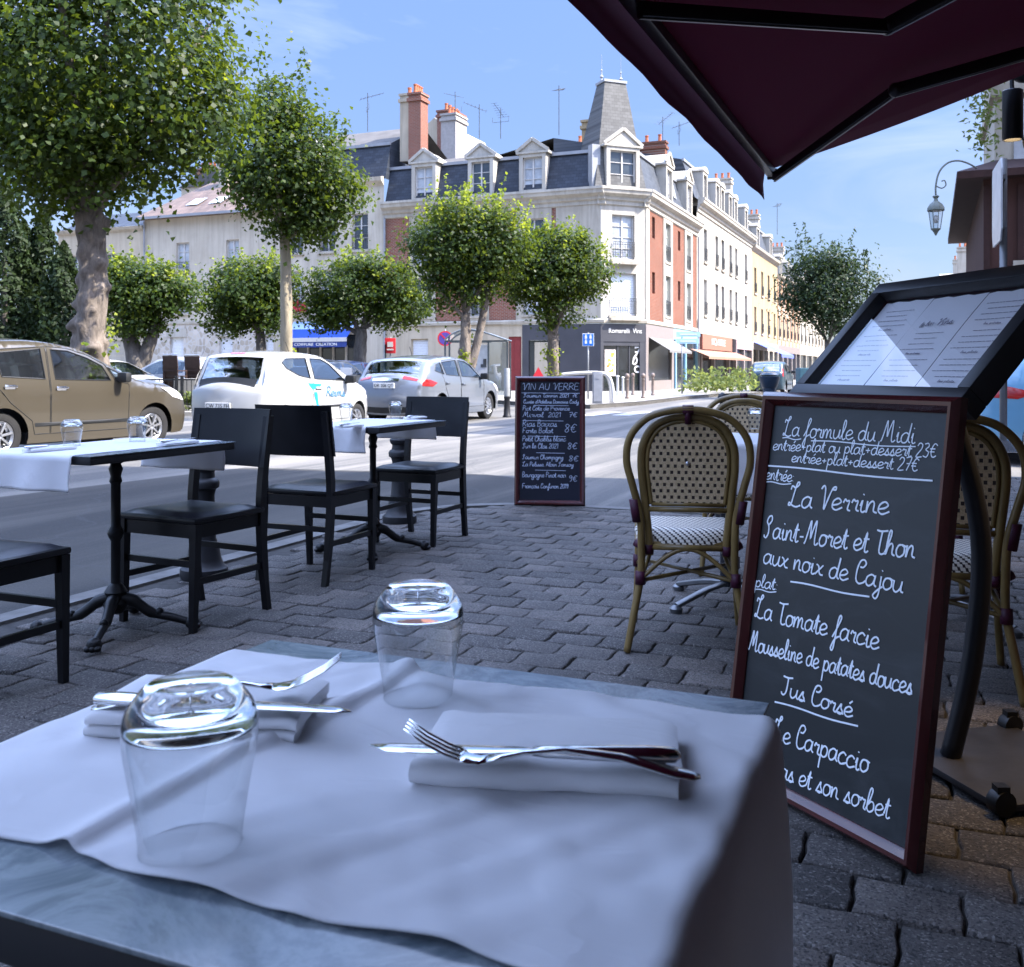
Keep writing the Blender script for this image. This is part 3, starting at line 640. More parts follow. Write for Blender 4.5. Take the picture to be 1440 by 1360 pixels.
def make_rattan(label, loc, rot):
    t = thing('rattan_chair', label, 'chair', loc, rot, 'rattan bistro chairs')
    yb = lambda z: -.2 - .10 * max(0, (z - .3)) - .10 * max(0, (.3 - z)) ** 1.0
    m = MB(); P = hoop_pts([(.225, 0), (.2, .14), (.175, .28), (.172, .40), (.178, .52), (.205, .63), (.226, .72), (.212, .81), (.15, .88), (.07, .907), (0, .913)], yb)
    m.tube(crom(P, 5), .0142, 10); m.build('outer_hoop', M_ratt, t, smooth=True)
    yi = lambda z: -.175 - .10 * max(0, (z - .3))
    m = MB(); Pi = hoop_pts([(.142, .36), (.147, .45), (.163, .6), (.172, .7), (.165, .78), (.125, .85), (.06, .882), (0, .887)], yi)
    m.tube(crom(Pi, 5), .0155, 10); m.tube([(-.155, yi(.535), .535), (.155, yi(.535), .535)], .011, 8); m.tube([(-.146, yi(.39), .39), (.146, yi(.39), .39)], .012, 8)
    bk = m.build('back_frame', M_ratt, t, smooth=True)
    m = MB(); inner = [(.135, .555), (.142, .62), (.15, .7), (.143, .775), (.11, .833), (.055, .862), (0, .868)]
    Pr = hoop_pts(inner, yi); m.tube(crom(Pr, 5) + [], .0085, 8); m.tube([(-.135, yi(.555), .555), (.135, yi(.555), .555)], .0085, 8)
    m.build('inner_rim', M_ratt, bk, smooth=True)
    m = MB(); poly = crom(Pr, 4); n = len(poly)
    for off in (.004, -.004): m.add([(p.x, p.y + off, p.z) for p in poly], [tuple(range(n)) if off > 0 else tuple(range(n - 1, -1, -1))])
    w_ = m.build('back_weave', M_wback, t); uvset(w_, lambda c: (c.x + 1.0132, c.z + 1.004))
    m = MB(); m.sphere((0, yi(.71) - .006, .71), .009, 10, 6, (1, .4, 1)); m.build('badge', M_alu, w_, smooth=True)
    # seat
    n = 16; vs = []; fs = []
    for j in range(n + 1):
        for i in range(n + 1):
            u, v = -1 + 2 * i / n, -1 + 2 * j / n; hw = .205 - .02 * max(0, -v); rr = .85 + .15 * (1 - (u * v) ** 2) if abs(u * v) > .0 else 1
            dz = -.035 * (max(abs(u), abs(v)) ** 10); vs.append((u * hw * rr, .01 + v * .2 * rr, .462 + dz - .008 * (1 - u * u) * (1 - v * v)))
    for j in range(n):
        for i in range(n): fs.append((j * (n + 1) + i, j * (n + 1) + i + 1, (j + 1) * (n + 1) + i + 1, (j + 1) * (n + 1) + i))
    ring = [i for i in range(n + 1)] + [(j + 1) * (n + 1) + n for j in range(n)] + [n * (n + 1) + n - 1 - i for i in range(n)] + [(n - 1 - j) * (n + 1) for j in range(n - 1)]
    b0 = len(vs); vs += [(vs[i][0] * .98, vs[i][1] * .98 , .395) for i in ring]
    for k in range(len(ring)): fs.append((ring[k], b0 + k, b0 + (k + 1) % len(ring), ring[(k + 1) % len(ring)]))
    m = MB(); m.add(vs, fs); s_ = m.build('seat', M_wseat, t, auto=60, fix=True); uvset(s_, lambda c: (c.x + 1 + .3 * c.z, c.y + 1 + c.z))
    m = MB()
    m.tube([(-.19, -.17, .4), (.19, -.17, .4), (.2, .2, .4), (-.2, .2, .4)], .0125, 8, closed=True); m.build('seat_rail', M_ratt, t, smooth=True)
    for sx in (-1, 1):
        m = MB(); m.tube(crom([(sx * .198, .2, .43), (sx * .2, .205, .2), (sx * .215, .235, 0)], 4), .0135, 9); m.build('leg', M_ratt, t, smooth=True)
    m = MB()
    m.tube(crom([(-.175, -.205, .27), (-.08, -.19, .355), (0, -.185, .385), (.08, -.19, .355), (.175, -.205, .27)], 4), .009, 7)
    for sx in (-1, 1): m.tube(crom([(sx * .175, -.2, .27), (sx * .14, 0, .35), (sx * .2, .2, .25)], 4), .009, 7)
    m.tube([(-.175, -.2, .265), (.19, .2, .265)], .008, 7); m.tube([(.175, -.2, .272), (-.19, .2, .272)], .008, 7); m.build('stretcher', M_ratt, t, smooth=True)
    def bind(a, b_, r):
        m = MB(); m.tube([a, b_], r, 10); m.build('binding', M_wrap, t, smooth=True)
    for sx in (-1, 1):
        for z0, z1, x, f_ in ((.25, .3, .176, yb), (.49, .575, .186, yb), (.365, .40, .146, yi)):
            bind(Vector((sx * x, f_(z0), z0)), Vector((sx * (x + (.013 if z0 > .45 else 0)), f_(z1), z1)), .0195)
        bind(Vector((sx * .2, .203, .24)), Vector((sx * .2, .203, .29)), .018); bind(Vector((sx * .165, -.19, .39)), Vector((sx * .195, -.175, .405)), .017)
    bind(Vector((0, -.252, .86)), Vector((0, -.262, .915)), .012); bind(Vector((-.02, -.258, .912)), Vector((.02, -.258, .912)), .0175)
    return t
RA1 = Vector((.69, 3.93, 0))
r0 = make_rattan('rattan bistro chair with its back to us, between the two chalk slates', RA1, -R(9))
dup(r0, (1.235, 5.30, 0), math.pi - ANG + R(10), 'rattan bistro chair facing us across the table, half hidden by the big chalk slate')
dup(r0, (1.475, 3.42, 0), -R(19), 'rattan bistro chair behind the lectern of menus, at the edge of the terrace')
dup(r0, (2.02, 5.0, 0), math.pi - ANG, 'rattan bistro chair whose hoop just shows beyond the lectern of menus')
M_alud = pm('worn table foot metal', (.16, .165, .17), .35, metal=.7, var=.2, scale=14)
M_navy = pm('dark laminate', (.02, .021, .025), .25)
def cross_table(label, loc, sx, sy):
    t = thing('terrace_table', label, 'table', loc, -ANG, 'tables among the rattan chairs')
    m = MB(); m.box((0, 0, .73), (sx, sy, .03), None, .006); m.build('tabletop', M_navy, t)
    m = MB(); m.lathe([(.035, .08), (.035, .715), (.12, .715)], n=16, cap=True); m.build('column', M_navy, t, auto=40)
    for k in range(4):
        a = R(57 + 90 * k); c, s_ = math.cos(a), math.sin(a); m = MB()
        m.tube(crom([(.03 * c, .03 * s_, .09), (.14 * c, .14 * s_, .075), (.32 * c, .32 * s_, .03)], 4), .02, 6, flat=.7); m.lathe([(.025, 0), (.03, .02), (.012, .035)], (.32 * c, .32 * s_, 0), 10, cap=True); m.build('foot', M_alud, t, auto=50)
    return t
TD = (.98, 4.52); TE = (1.82, 4.22)
cross_table('dark square table between the two facing rattan chairs', (TD[0], TD[1], 0), .58, .7)
cross_table('dark square table behind the lectern of menus', (TE[0], TE[1], 0), .58, .7)
runner('tablecloth', 'white runner cloth on the table between the rattan chairs', TD, .35, -.22, .22, .22, .2, True, seed=21)
runner('tablecloth', 'white runner cloth on the table behind the lectern of menus', TE, .35, -.22, .22, .22, .2, True, seed=22)
glass('upturned glass between the rattan chair and the big chalk slate', 1062, 603)
# ---------------------------------------------------------------- bollards on the near kerb
def lathe_thing(name, label, cat, p, prof, mat, group=None, n=20):
    m = MB(); m.lathe(prof, n=n, cap=True); o = m.build(name, mat, auto=40); o.location = p; return tag(o, label, cat, group)
bprof = [(.115, 0), (.12, .02), (.118, .05), (.1, .065), (.085, .1), (.075, .16), (.06, .2), (.055, .3), (.052, .42), (.06, .45), (.075, .46), (.078, .485), (.07, .5), (.055, .51), (.052, .54), (.066, .555), (.07, .575), (.06, .59), (.05, .6), (.058, .625), (.056, .66), (.035, .69), (.005, .7)]
b1 = lathe_thing('bollard', 'thick cast-iron bollard behind the chair at the olive car table', 'bollard', gnd(287, 812), bprof, M_bol, 'cast-iron kerb bollards')
o = b1.copy(); COL.objects.link(o); o.location = gnd(562, 735); tag(o, 'thick cast-iron bollard behind the second kerb table', 'bollard', 'cast-iron kerb bollards')
bp = at(1016, 560, 7.17); lathe_thing('bollard', 'slim dark bollard with a ball top behind the rattan chairs', 'bollard', (bp.x, 7.17, 0), [(.05, 0), (.055, .06), (.03, .1), (.026, .78), (.035, .8), (.018, .815), (.022, .825), (.034, .845), (.035, .862), (.026, .885), (.004, .897)], M_bol, 'cast-iron kerb bollards')
# ---------------------------------------------------------------- chalk lettering: one stroke font
G = {}
def gl(ch, adv, *strokes): G[ch] = (adv, strokes)
gl('a', 1.0, [(.76, .86), (.45, 1), (.1, .72), (.08, .22), (.34, 0), (.68, .3), (.8, .98), (.78, .25), (1.0, .04)])
gl('b', .88, [(.0, .15), (.3, 1.1), (.42, 1.85), (.25, 2.02), (.12, 1.5), (.1, .3), (.38, 0), (.72, .28), (.68, .78), (.42, .9), (.2, .62)])
gl('c', .84, [(.74, .8), (.45, 1), (.1, .7), (.08, .22), (.36, 0), (.86, .22)])
gl('d', 1.0, [(.76, .82), (.45, 1), (.1, .72), (.08, .22), (.34, 0), (.68, .3), (.86, 1.95), (.8, .9), (.78, .25), (1.0, .04)])
gl('e', .86, [(.02, .38), (.5, .5), (.72, .76), (.45, 1), (.12, .74), (.08, .24), (.4, 0), (.88, .25)])
gl('f', .72, [(.0, .1), (.4, 1.1), (.62, 1.85), (.48, 2.05), (.34, 1.6), (.3, .3), (.26, -.8), (.12, -1.02), (.02, -.75), (.3, .0), (.72, .3)])
gl('g', .98, [(.76, .86), (.45, 1), (.1, .72), (.08, .22), (.34, .02), (.68, .35), (.8, .98), (.76, -.6), (.45, -1), (.1, -.72), (.5, -.2), (1.0, .12)])
gl('h', .95, [(.0, .2), (.3, 1.3), (.36, 1.9), (.2, 2.0), (.12, 1.4), (.1, .02), (.2, .6), (.45, .98), (.64, .8), (.66, .2), (.92, .04)])
gl('i', .48, [(.06, .5), (.18, .98), (.16, .2), (.3, .0), (.5, .12)], [(.17, 1.42), (.2, 1.5)])
gl('j', .5, [(.3, .98), (.3, -.55), (.1, -1), (-.15, -.72), (.25, -.15), (.52, .12)], [(.3, 1.42), (.33, 1.5)])
gl('l', .54, [(.0, .2), (.34, 1.2), (.38, 1.85), (.22, 2.0), (.13, 1.4), (.16, .25), (.34, 0), (.56, .15)])
gl('m', 1.28, [(.08, .98), (.1, .02), (.2, .65), (.4, .98), (.54, .8), (.54, .03), (.64, .65), (.82, .98), (.97, .8), (.98, .2), (1.25, .06)])
gl('n', .9, [(.08, .98), (.1, .02), (.2, .65), (.42, .98), (.6, .8), (.62, .2), (.9, .06)])
gl('o', .86, [(.5, .98), (.2, .9), (.06, .5), (.16, .1), (.44, 0), (.74, .3), (.72, .78), (.48, .98), (.88, .86)])
gl('p', .88, [(.12, 1.0), (.12, .2), (.1, -1.0), (.13, .5), (.4, .98), (.72, .75), (.68, .22), (.4, .02), (.14, .2)])
gl('q', .9, [(.76, .86), (.45, 1), (.1, .72), (.08, .22), (.34, .02), (.7, .35), (.8, .98), (.76, -1)])
gl('r', .66, [(.04, .7), (.16, 1.0), (.3, .86), (.5, .86), (.44, .2), (.68, .06)])
gl('s', .72, [(.0, .05), (.38, .98), (.42, .6), (.6, .25), (.4, 0), (.1, .12), (.72, .1)])
gl('t', .6, [(.02, .3), (.3, 1.65), (.26, .3), (.4, 0), (.62, .15)], [(.04, 1.08), (.56, 1.12)])
gl('u', .92, [(.06, .96), (.08, .25), (.34, 0), (.64, .35), (.72, .98), (.72, .2), (.94, .06)])
gl('v', .8, [(.05, .98), (.34, .02), (.68, .98), (.85, .85)])
gl('x', .84, [(.06, .96), (.3, .8), (.5, .15), (.84, .06)], [(.74, .96), (.05, .04)])
gl('y', .9, [(.06, .96), (.1, .3), (.36, .05), (.7, .98), (.66, -.6), (.4, -1), (.1, -.75), (.9, .1)])
gl('z', .8, [(.05, .92), (.68, .96), (.05, .03), (.78, .06)])
gl('é', .86, *G['e'][1], [(.38, 1.3), (.62, 1.62)])
gl('ç', .84, *G['c'][1], [(.4, 0), (.45, -.3), (.25, -.38)])
gl('L', 1.15, [(.05, 1.5), (.12, 1.85), (.42, 1.7), (.7, 1.98), (.66, 2.2), (.5, 2.05), (.36, 1.0), (.26, .2), (.05, .12), (.1, .35), (.4, .1), (.75, 0), (1.1, .15)])
gl('M', 1.55, [(.0, .0), (.12, .2), (.3, 1.2), (.42, 2.0), (.5, 1.9), (.62, .5), (.75, 1.2), (.98, 2.05), (1.06, 1.9), (1.1, .3), (1.25, 0), (1.5, .2)])
gl('V', 1.0, [(-.05, 1.75), (.12, 2.05), (.28, 1.8), (.36, .8), (.42, .02), (.6, .8), (.85, 1.8), (1.1, 2.0), (1.12, 1.75), (.9, 1.75)])
gl('S', 1.05, [(.45, 1.3), (.7, 1.7), (.6, 2.1), (.3, 2.0), (.16, 1.55), (.42, 1.15), (.5, .5), (.3, .05), (.05, .15), (.1, .3)])
gl('T', 1.0, [(-.02, 1.95), (.4, 1.88), (1.0, 1.98)], [(.5, 1.9), (.45, .8), (.48, .2), (.7, .02), (1.0, .15)])
gl('C', 1.0, [(.35, 1.45), (.62, 1.45), (.82, 1.8), (.62, 2.1), (.3, 1.95), (.12, 1.2), (.14, .35), (.42, 0), (.8, .12), (1.0, .35)])
gl('J', .95, [(.0, 1.92), (.5, 1.86), (1.0, 1.98)], [(.55, 1.9), (.55, .5), (.34, .02), (.1, .1), (.08, .3)])
gl('R', 1.0, [(.08, 0), (.1, 1.9), (.6, 1.95), (.75, 1.5), (.5, 1.1), (.12, 1.0), (.5, .7), (.9, 0)])
gl('B', .95, [(.08, 0), (.1, 1.9), (.55, 1.95), (.65, 1.5), (.4, 1.05), (.12, 1.0), (.6, .95), (.78, .45), (.5, .02), (.08, 0)])
gl('P', .9, [(.1, 0), (.1, 1.9), (.6, 1.95), (.75, 1.45), (.5, 1.0), (.12, .95)])
gl('F', .9, [(.1, 0), (.1, 1.92), (.8, 1.95)], [(.1, 1.0), (.6, 1.02)])
gl('A', 1.0, [(.02, 0), (.45, 1.95), (.88, 0)], [(.2, .7), (.72, .7)])
gl('N', 1.05, [(.1, 0), (.1, 1.9), (.85, .05), (.85, 1.92)])
gl('I', .45, [(.2, 0), (.2, 1.92)])
gl('U', 1.0, [(.1, 1.92), (.1, .5), (.4, 0), (.75, .3), (.82, 1.92)])
gl('E', .85, [(.75, 1.92), (.1, 1.9), (.1, 0), (.78, .02)], [(.1, 1.0), (.6, 1.0)])
gl('D', 1.0, [(.1, 0), (.1, 1.9), (.6, 1.8), (.85, 1.0), (.6, .1), (.1, 0)])
gl('2', .85, [(.08, 1.5), (.3, 1.9), (.65, 1.7), (.6, 1.1), (.05, .02), (.78, .05)])
gl('0', .85, [(.4, 1.9), (.08, 1.2), (.12, .3), (.4, 0), (.7, .5), (.68, 1.5), (.4, 1.9)])
gl('1', .55, [(.05, 1.5), (.35, 1.9), (.35, 0)])
gl('3', .82, [(.1, 1.8), (.5, 1.9), (.62, 1.5), (.3, 1.05), (.68, .7), (.5, .05), (.05, .2)])
gl('7', .82, [(.05, 1.85), (.72, 1.9), (.3, 0)], [(.2, 1.0), (.65, 1.02)])
gl('8', .85, [(.65, 1.6), (.35, 1.9), (.12, 1.5), (.62, .6), (.4, .02), (.1, .4), (.55, 1.2), (.65, 1.6)])
gl('9', .82, [(.66, 1.5), (.35, 1.9), (.1, 1.45), (.35, 1.05), (.64, 1.5), (.55, .3), (.3, 0)])
gl('€', 1.0, [(.85, 1.6), (.5, 1.85), (.2, 1.2), (.22, .4), (.5, .02), (.85, .25)], [(.0, 1.15), (.62, 1.15)], [(.0, .75), (.58, .75)])
gl('+', .85, [(.1, .6), (.7, .62)], [(.4, .95), (.4, .25)]); gl(':', .4, [(.15, .75), (.17, .8)], [(.15, .1), (.17, .15)])
gl('-', .65, [(.1, .55), (.5, .57)]); gl(',', .35, [(.15, .1), (.08, -.25)]); gl("'", .35, [(.2, 2), (.12, 1.6)]); gl(' ', .55)
def text_len(t): return sum(G[c][0] for c in t)
def scribe(m, text, a, b, up, size, rad, nrm, jr, off=.0012, sx=None):
    """strokes of text from point a to point b (3-D), x-height = size"""
    a, b, up = Vector(a), Vector(b), Vector(up); d = b - a; L = d.length; x = d / L; k = sx or L / max(text_len(text), .1); cx = 0; nv = Vector(nrm)
    for ch in text:
        adv, strokes = G[ch]; dy = jr.uniform(-.04, .04)
        for st in strokes:
            pts = [a + x * ((cx + px + .08 * py) * k) + up * ((py + dy) * size) + nv * off for px, py in st]
            if len(pts) > 2: pts = crom(pts, 5)
            pts2 = [pts[0]]
            for p in pts[1:]:
                if (p - pts2[-1]).length > rad * .35: pts2.append(p)
            if len(pts2) < 2: pts2.append(pts2[0] + x * rad)
            m.tube(pts2, [rad * jr.uniform(.85, 1.1) for _ in pts2], 6, True, .18, up=tuple(nv))
        cx += adv
M_redwood = pm('dark red varnished frame', (.052, .009, .009), .25, var=.35, scale=4, coat=.5, sc=(1, 1, .2), rvar=.08)
def slate_board(name, base, ghost, rough):
    m, n, l, b = nmat(name); v = coords(n, l); g = noise(n, l, coords(n, l, scale=(1, 1, 2.2)), 3.5, 7, .7, 1.6)
    c = mixc(n, l, ramp(n, l, g, [(.48, (0, 0, 0)), (.78, (.6, .6, .6))]), base, ghost); l.new(c, b.inputs['Base Color'])
    q = n.new('ShaderNodeMapRange'); q.inputs[3].default_value = rough - .08; q.inputs[4].default_value = rough + .15; l.new(g, q.inputs[0]); l.new(q.outputs[0], b.inputs['Roughness']); return m
M_slate = slate_board('chalk slate', (.018, .021, .0225), (.05, .053, .055), .34)
M_slate2 = pm('dark chalk slate', (.006, .007, .016), .5, var=.3, scale=3)
M_chalk = pm('white chalk pen', (.78, .82, .86), .8, var=.06)
def chalkboard(label, W, H, fw, root_loc, ang, lean, slate, leg_back):
    t = thing('chalkboard', label, 'chalkboard', root_loc, ang, 'chalk menu boards')
    TM = Matrix.Rotation(-lean, 4, 'X'); m = MB(); m.M = TM; th = .028
    def rail(m, a, b, along_x):                        # moulded rail: rounded bar with inner step
        prof = [(0, .008), (.004, .0), (.5, -.010), (.8, -.004), (1, .004), (1, th), (0, th)]
    # rails with mitred corners: outer ring, crest ring, inner ring
    rings = [(0, .006), (.08, 0.0), (.35, -.011), (.6, -.009), (.85, .002), (1.0, .010), (1.0, .018)]
    vs = []; fs = []
    for q, y in rings:
        o = q * fw; vs += [(o, y, o), (W - o, y, o), (W - o, y, H - o), (o, y, H - o)]
    for i in range(len(rings) - 1):
        for k in range(4): fs.append((i * 4 + k, i * 4 + (k + 1) % 4, (i + 1) * 4 + (k + 1) % 4, (i + 1) * 4 + k))
    b0 = len(vs); vs += [(0, th, 0), (W, th, 0), (W, th, H), (0, th, H)]
    for k in range(4): fs.append((k, b0 + k, b0 + (k + 1) % 4, (k + 1) % 4))
    fs.append((b0, b0 + 3, b0 + 2, b0 + 1)); m.add(vs, fs); m.build('frame', M_redwood, t, auto=25, fix=True)
    m = MB(); m.M = TM; m.bx(fw * .9, W - fw * .9, .0145, .022, fw * .9, H - fw * .9); pn = m.build('slate_panel', slate, t)
    if leg_back:
        m = MB(); a = TM @ Vector((0, th, 0)); y1 = H * math.sin(lean) * 2 + .02
        for x in (.03, W - .03): m.bar((x, H * .96 * math.sin(lean) + th + .01, H * .96 * math.cos(lean)), (x, y1 + .05, 0.01), .03, .02)
        m.bar((.03, y1 + .03, .06), (W - .03, y1 + .03, .06), .02, .03); m.build('rear_frame', M_redwood, t)
    return t, pn, TM
# --- big slate
BLc, BRc = Vector((.556, 2.64, 0)) * (1.06 / 1.07), Vector((.846, 2.095, 0)) * (1.06 / 1.07)
BW = (BRc - BLc).length; bx_ = (BRc - BLc).normalized(); bang = math.atan2(bx_.y, bx_.x); BH = 1.004; BLEAN = math.asin(.1425 / BH)
bt, bpanel, BTM = chalkboard('big leaning chalk slate in a dark red frame, handwritten set menu La formule du Midi', BW, BH, .036, (BLc.x, BLc.y, .008), bang, BLEAN, M_slate, False)
BMW = frame((BLc.x, BLc.y, .008), bang) @ BTM; BMI = BMW.inverted()
def on_board(px, py):
    o = BMI @ Vector((0, 0, HC)); d = BMI.to_3x3() @ Vector(((px - 720) / F, 1, -(py - HOR) / F)); t = (.0145 - o.y) / d.y; p = o + d * t; return p
jr = random.Random(3)
bt_lines = [("La formule du Midi", (1101, 613), (1287, 624), .0235, .0019), ("entrée+plat ou plat+dessert 23€", (1087, 633), (1318, 644), .0165, .0016), ("entrée+plat+dessert 27€", (1113, 650), (1292, 663), .0155, .0016),
    ("entrée:", (1077, 674), (1117, 678), .018, .0018), ("La Verrine", (1108, 712), (1250, 724), .0285, .0026), ("Saint-Moret et Thon", (1074, 756), (1287, 786), .028, .0026), ("aux noix de Cajou", (1073, 792), (1270, 834), .0265, .0025),
    ("plat:", (1062, 825), (1094, 830), .017, .0018), ("La Tomate farcie", (1061, 868), (1236, 914), .0275, .0025), ("Mousseline de patates douces", (1053, 913), (1283, 978), .0245, .0024), ("Jus Corsé", (1098, 976), (1199, 1010), .0235, .0025),
    ("Le Carpaccio", (1087, 1039), (1221, 1088), .027, .0025), ("D'ananas et son sorbet", (1040, 1073), (1251, 1152), .0255, .0022)]
m = MB(); m.M = BTM
for txt, a, b, size, rad in bt_lines: scribe(m, txt, on_board(*a), on_board(*b), (0, 0, 1), size, rad * .98, (0, -1, 0), jr)
for a, b, rad in (((1101, 616), (1127, 618), .0016), ((1141, 620), (1288, 629), .0016), ((1078, 655), (1312, 677), .0024), ((1077, 678), (1113, 681), .0016), ((1062, 829), (1092, 833), .0016), ((1112, 818), (1223, 840), .0024), ((1090, 987), (1207, 1022), .0024)):
    pa, pb = on_board(*a), on_board(*b); n_ = 10
    pts = [pa.lerp(pb, i / n_) + Vector((0, -.0012, .002 * math.sin(i * .7))) for i in range(n_ + 1)]; m.tube(pts, rad, 6, True, .2, up=(0, -1, 0))
m.build('handwriting', M_chalk, bpanel)
# --- wine slate at the kerb
WL, WR = gnd(723, 712), gnd(823, 713); ww = (WR - WL).length; wd = (WR - WL).normalized(); wang = math.atan2(wd.y, wd.x)
wt, wpanel, WTM = chalkboard('upright chalk slate of wines by the glass standing at the kerb, headed Vin au verre', ww, 1.01, .042, (WL.x, WL.y, .006), wang, R(7), M_slate2, True)
m = MB(); m.M = WTM
wl = [("VIN AU VERRE", .055, .50, .905, .026), ("Saumur Tannin 2021  7€", .065, .49, .845, .0155), ("Cuvée d'Adeline Domaine Cady", .065, .50, .797, .0145), ("Pict Côte de Provence".replace('ô', 'o'), .06, .43, .742, .0185), ("Mirval  2021", .06, .36, .69, .019),
      ("7€", .42, .49, .69, .019), ("Rias Baixas", .06, .33, .615, .026), ("Forte Bolat", .06, .30, .565, .02), ("8€", .385, .485, .57, .034), ("Petit Chablis blanc", .06, .40, .50, .021), ("Sur le Clos 2021", .06, .34, .445, .0195), ("8€", .41, .49, .44, .026),
      ("Saumur Champigny", .06, .38, .36, .0175), ("8€", .42, .50, .345, .022), ("La Pelisse, Alain Sanzay".replace('z', 's'), .06, .46, .305, .0165), ("Bourgogne Pinot noir", .06, .40, .22, .02), ("9€", .42, .49, .19, .024), ("François Confuron 2019", .06, .42, .135, .018)]
G['ô'] = G['o']
for txt, x0, x1, z, size in wl: scribe(m, txt, (x0, .0145, z), (x1, .0145, z), (0, 0, 1), size, .0021, (0, -1, 0), jr)
for x0, x1, z in ((.05, .52, .88), (.15, .42, .782), (.06, .38, .662), (.1, .40, .54), (.17, .39, .41), (.16, .40, .275)): m.tube([(x0, .0133, z), (x1, .0133, z - .003)], .002, 6, True, .3, up=(0, -1, 0))
m.build('handwriting', pm('dim chalk', (.42, .47, .58), .85), wpanel)

# ---------------------------------------------------------------- lectern of menus
M_case = pm('black powder-coated case', (.022, .022, .024), .42, var=.2, scale=8)
M_paper = pm('menu paper', (.80, .80, .82), .75, var=.03, scale=3)
M_ink = pm('menu ink', (.2, .19, .24), .8)
k_ = 1.045
TL = Vector((.375 * 2.9 * k_, 2.9 * k_, 1.06 + .222 * k_ * 1.04)); U = Vector((.25, -.968, 0)).normalized(); th_ = R(47); hn = Vector((-U.y * -1, 0, 0))
Hd = Vector((-.968, -.25, 0)).normalized(); V = Hd * math.cos(th_) + Vector((0, 0, -math.sin(th_))); Nn = U.cross(V).normalized()
if Nn.z < 0: Nn = -Nn
CW, CH = .74, .455
root_l = Vector((TL + U * CW / 2 + V * CH / 2)); root_l.z = 0
lt = thing('menu_lectern', 'black lectern with a tilted case of paper menus on a curved post', 'lectern', root_l)
CM = Matrix((( *U,), (*V,), (*Nn,))).transposed().to_4x4(); CM.translation = TL - root_l
m = MB(); m.M = CM; fw = .043
m.bx(-.0, CW, 0, fw, -.035, .03, .004); m.bx(0, CW, CH - fw, CH, -.035, .03, .004); m.bx(0, fw, fw, CH - fw, -.035, .03, .004); m.bx(CW - fw, CW, fw, CH - fw, -.035, .03, .004); m.bx(fw, CW - fw, fw, CH - fw, -.03, -.012)
case = m.build('case', M_case, lt, auto=35)
pw = .212; x = fw + .006; jr2 = random.Random(9)
for i in range(3):
    m = MB(); m.M = CM; n = 8; vs = []; w0 = min(pw, CW - fw - x)
    for j in range(n + 1):
        for q in range(n + 1): vs.append((x + w0 * q / n, fw + .008 + (CH - 2 * fw - .012) * j / n + (.003 * math.sin(q * 2.1 + i) if j == 0 else 0), -.009 + .002 * math.sin(q * .8 + i) * math.sin(j * .6)))
    m.add(vs, [(j * (n + 1) + q, (j + 1) * (n + 1) + q, (j + 1) * (n + 1) + q + 1, j * (n + 1) + q + 1) for j in range(n) for q in range(n)])
    pg = m.build('menu_page', M_paper, case, smooth=True)
    m = MB(); m.M = CM; cx = x + pw / 2; yb = fw + .05
    for ln in range(15):
        y = yb + ln * .0195
        if i == 1 and ln < 5: continue
        if ln % 5 == 4: scribe(m, jr2.choice(["les entrées", "les plats", "desserts"]), (cx - .03, y, -.0058), (cx + .03, y, -.0058), (0, -1, 0), .004, .0007, (0, 0, 1), jr2, .0004); continue
        hw = jr2.uniform(.045, .085); xx = cx - hw
        while xx < cx + hw:
            l_ = jr2.uniform(.006, .02); m.bx(xx, min(xx + l_, cx + hw), y, y + .0013, -.0062, -.0056); xx += l_ + .003
    if i == 1:
        scribe(m, "le bar", (cx - .065, yb + .075, -.0058), (cx - .012, yb + .068, -.0058), (0, -1, 0), .009, .0011, (0, 0, 1), jr2, .0004); scribe(m, "Vins", (cx + .0, yb + .072, -.0058), (cx + .06, yb + .066, -.0058), (0, -1, 0), .012, .0015, (0, 0, 1), jr2, .0004)
    m.build('print', M_ink, pg); x += pw + .003
m = MB(); m.M = CM; m.quad((fw, fw, .012), (CW - fw, fw, .012), (CW - fw, CH - fw, .012), (fw, CH - fw, .012)); m.build('glazing', panemat('case glass', (.97, .97, .98), 1.5, .05, .0), case)
m = MB(); ctr = TL + U * CW / 2 + V * (CH * .55) - root_l
foot = Vector((.09, .02, .03))
m.tube(crom([ctr - Nn * .03, ctr + Vector((.10, .02, -.16)), Vector((.17, .02, .62)), Vector((.15, .02, .3)), foot], 6), .026, 10); m.build('post', M_case, lt, smooth=True)
pl = Vector((1.30, 2.62, 0)) - root_l
m = MB(); rr = Matrix((tuple(U), tuple(Hd), (0, 0, 1))).transposed()
m.box((pl.x, pl.y, .022), (.46, .42, .018), rr, .004); bs = m.build('base_plate', pm('dark steel plate', (.03, .029, .031), .5, var=.3, scale=12, bmp=.1), lt, auto=35)
for sx in (-1, 1):
    for sy in (-1, 1):
        m = MB(); p = pl + U * (sx * .215) + Hd * (sy * .20); m.lathe([(.004, -.02), (.03, -.017), (.032, 0), (.03, .017), (.004, .02)], (p.x, p.y, .034), 14, axis=(U.x, U.y, 0), cap=True); m.box((p.x, p.y, .06), (.03, .03, .03)); m.build('castor', M_iron, bs, auto=40)

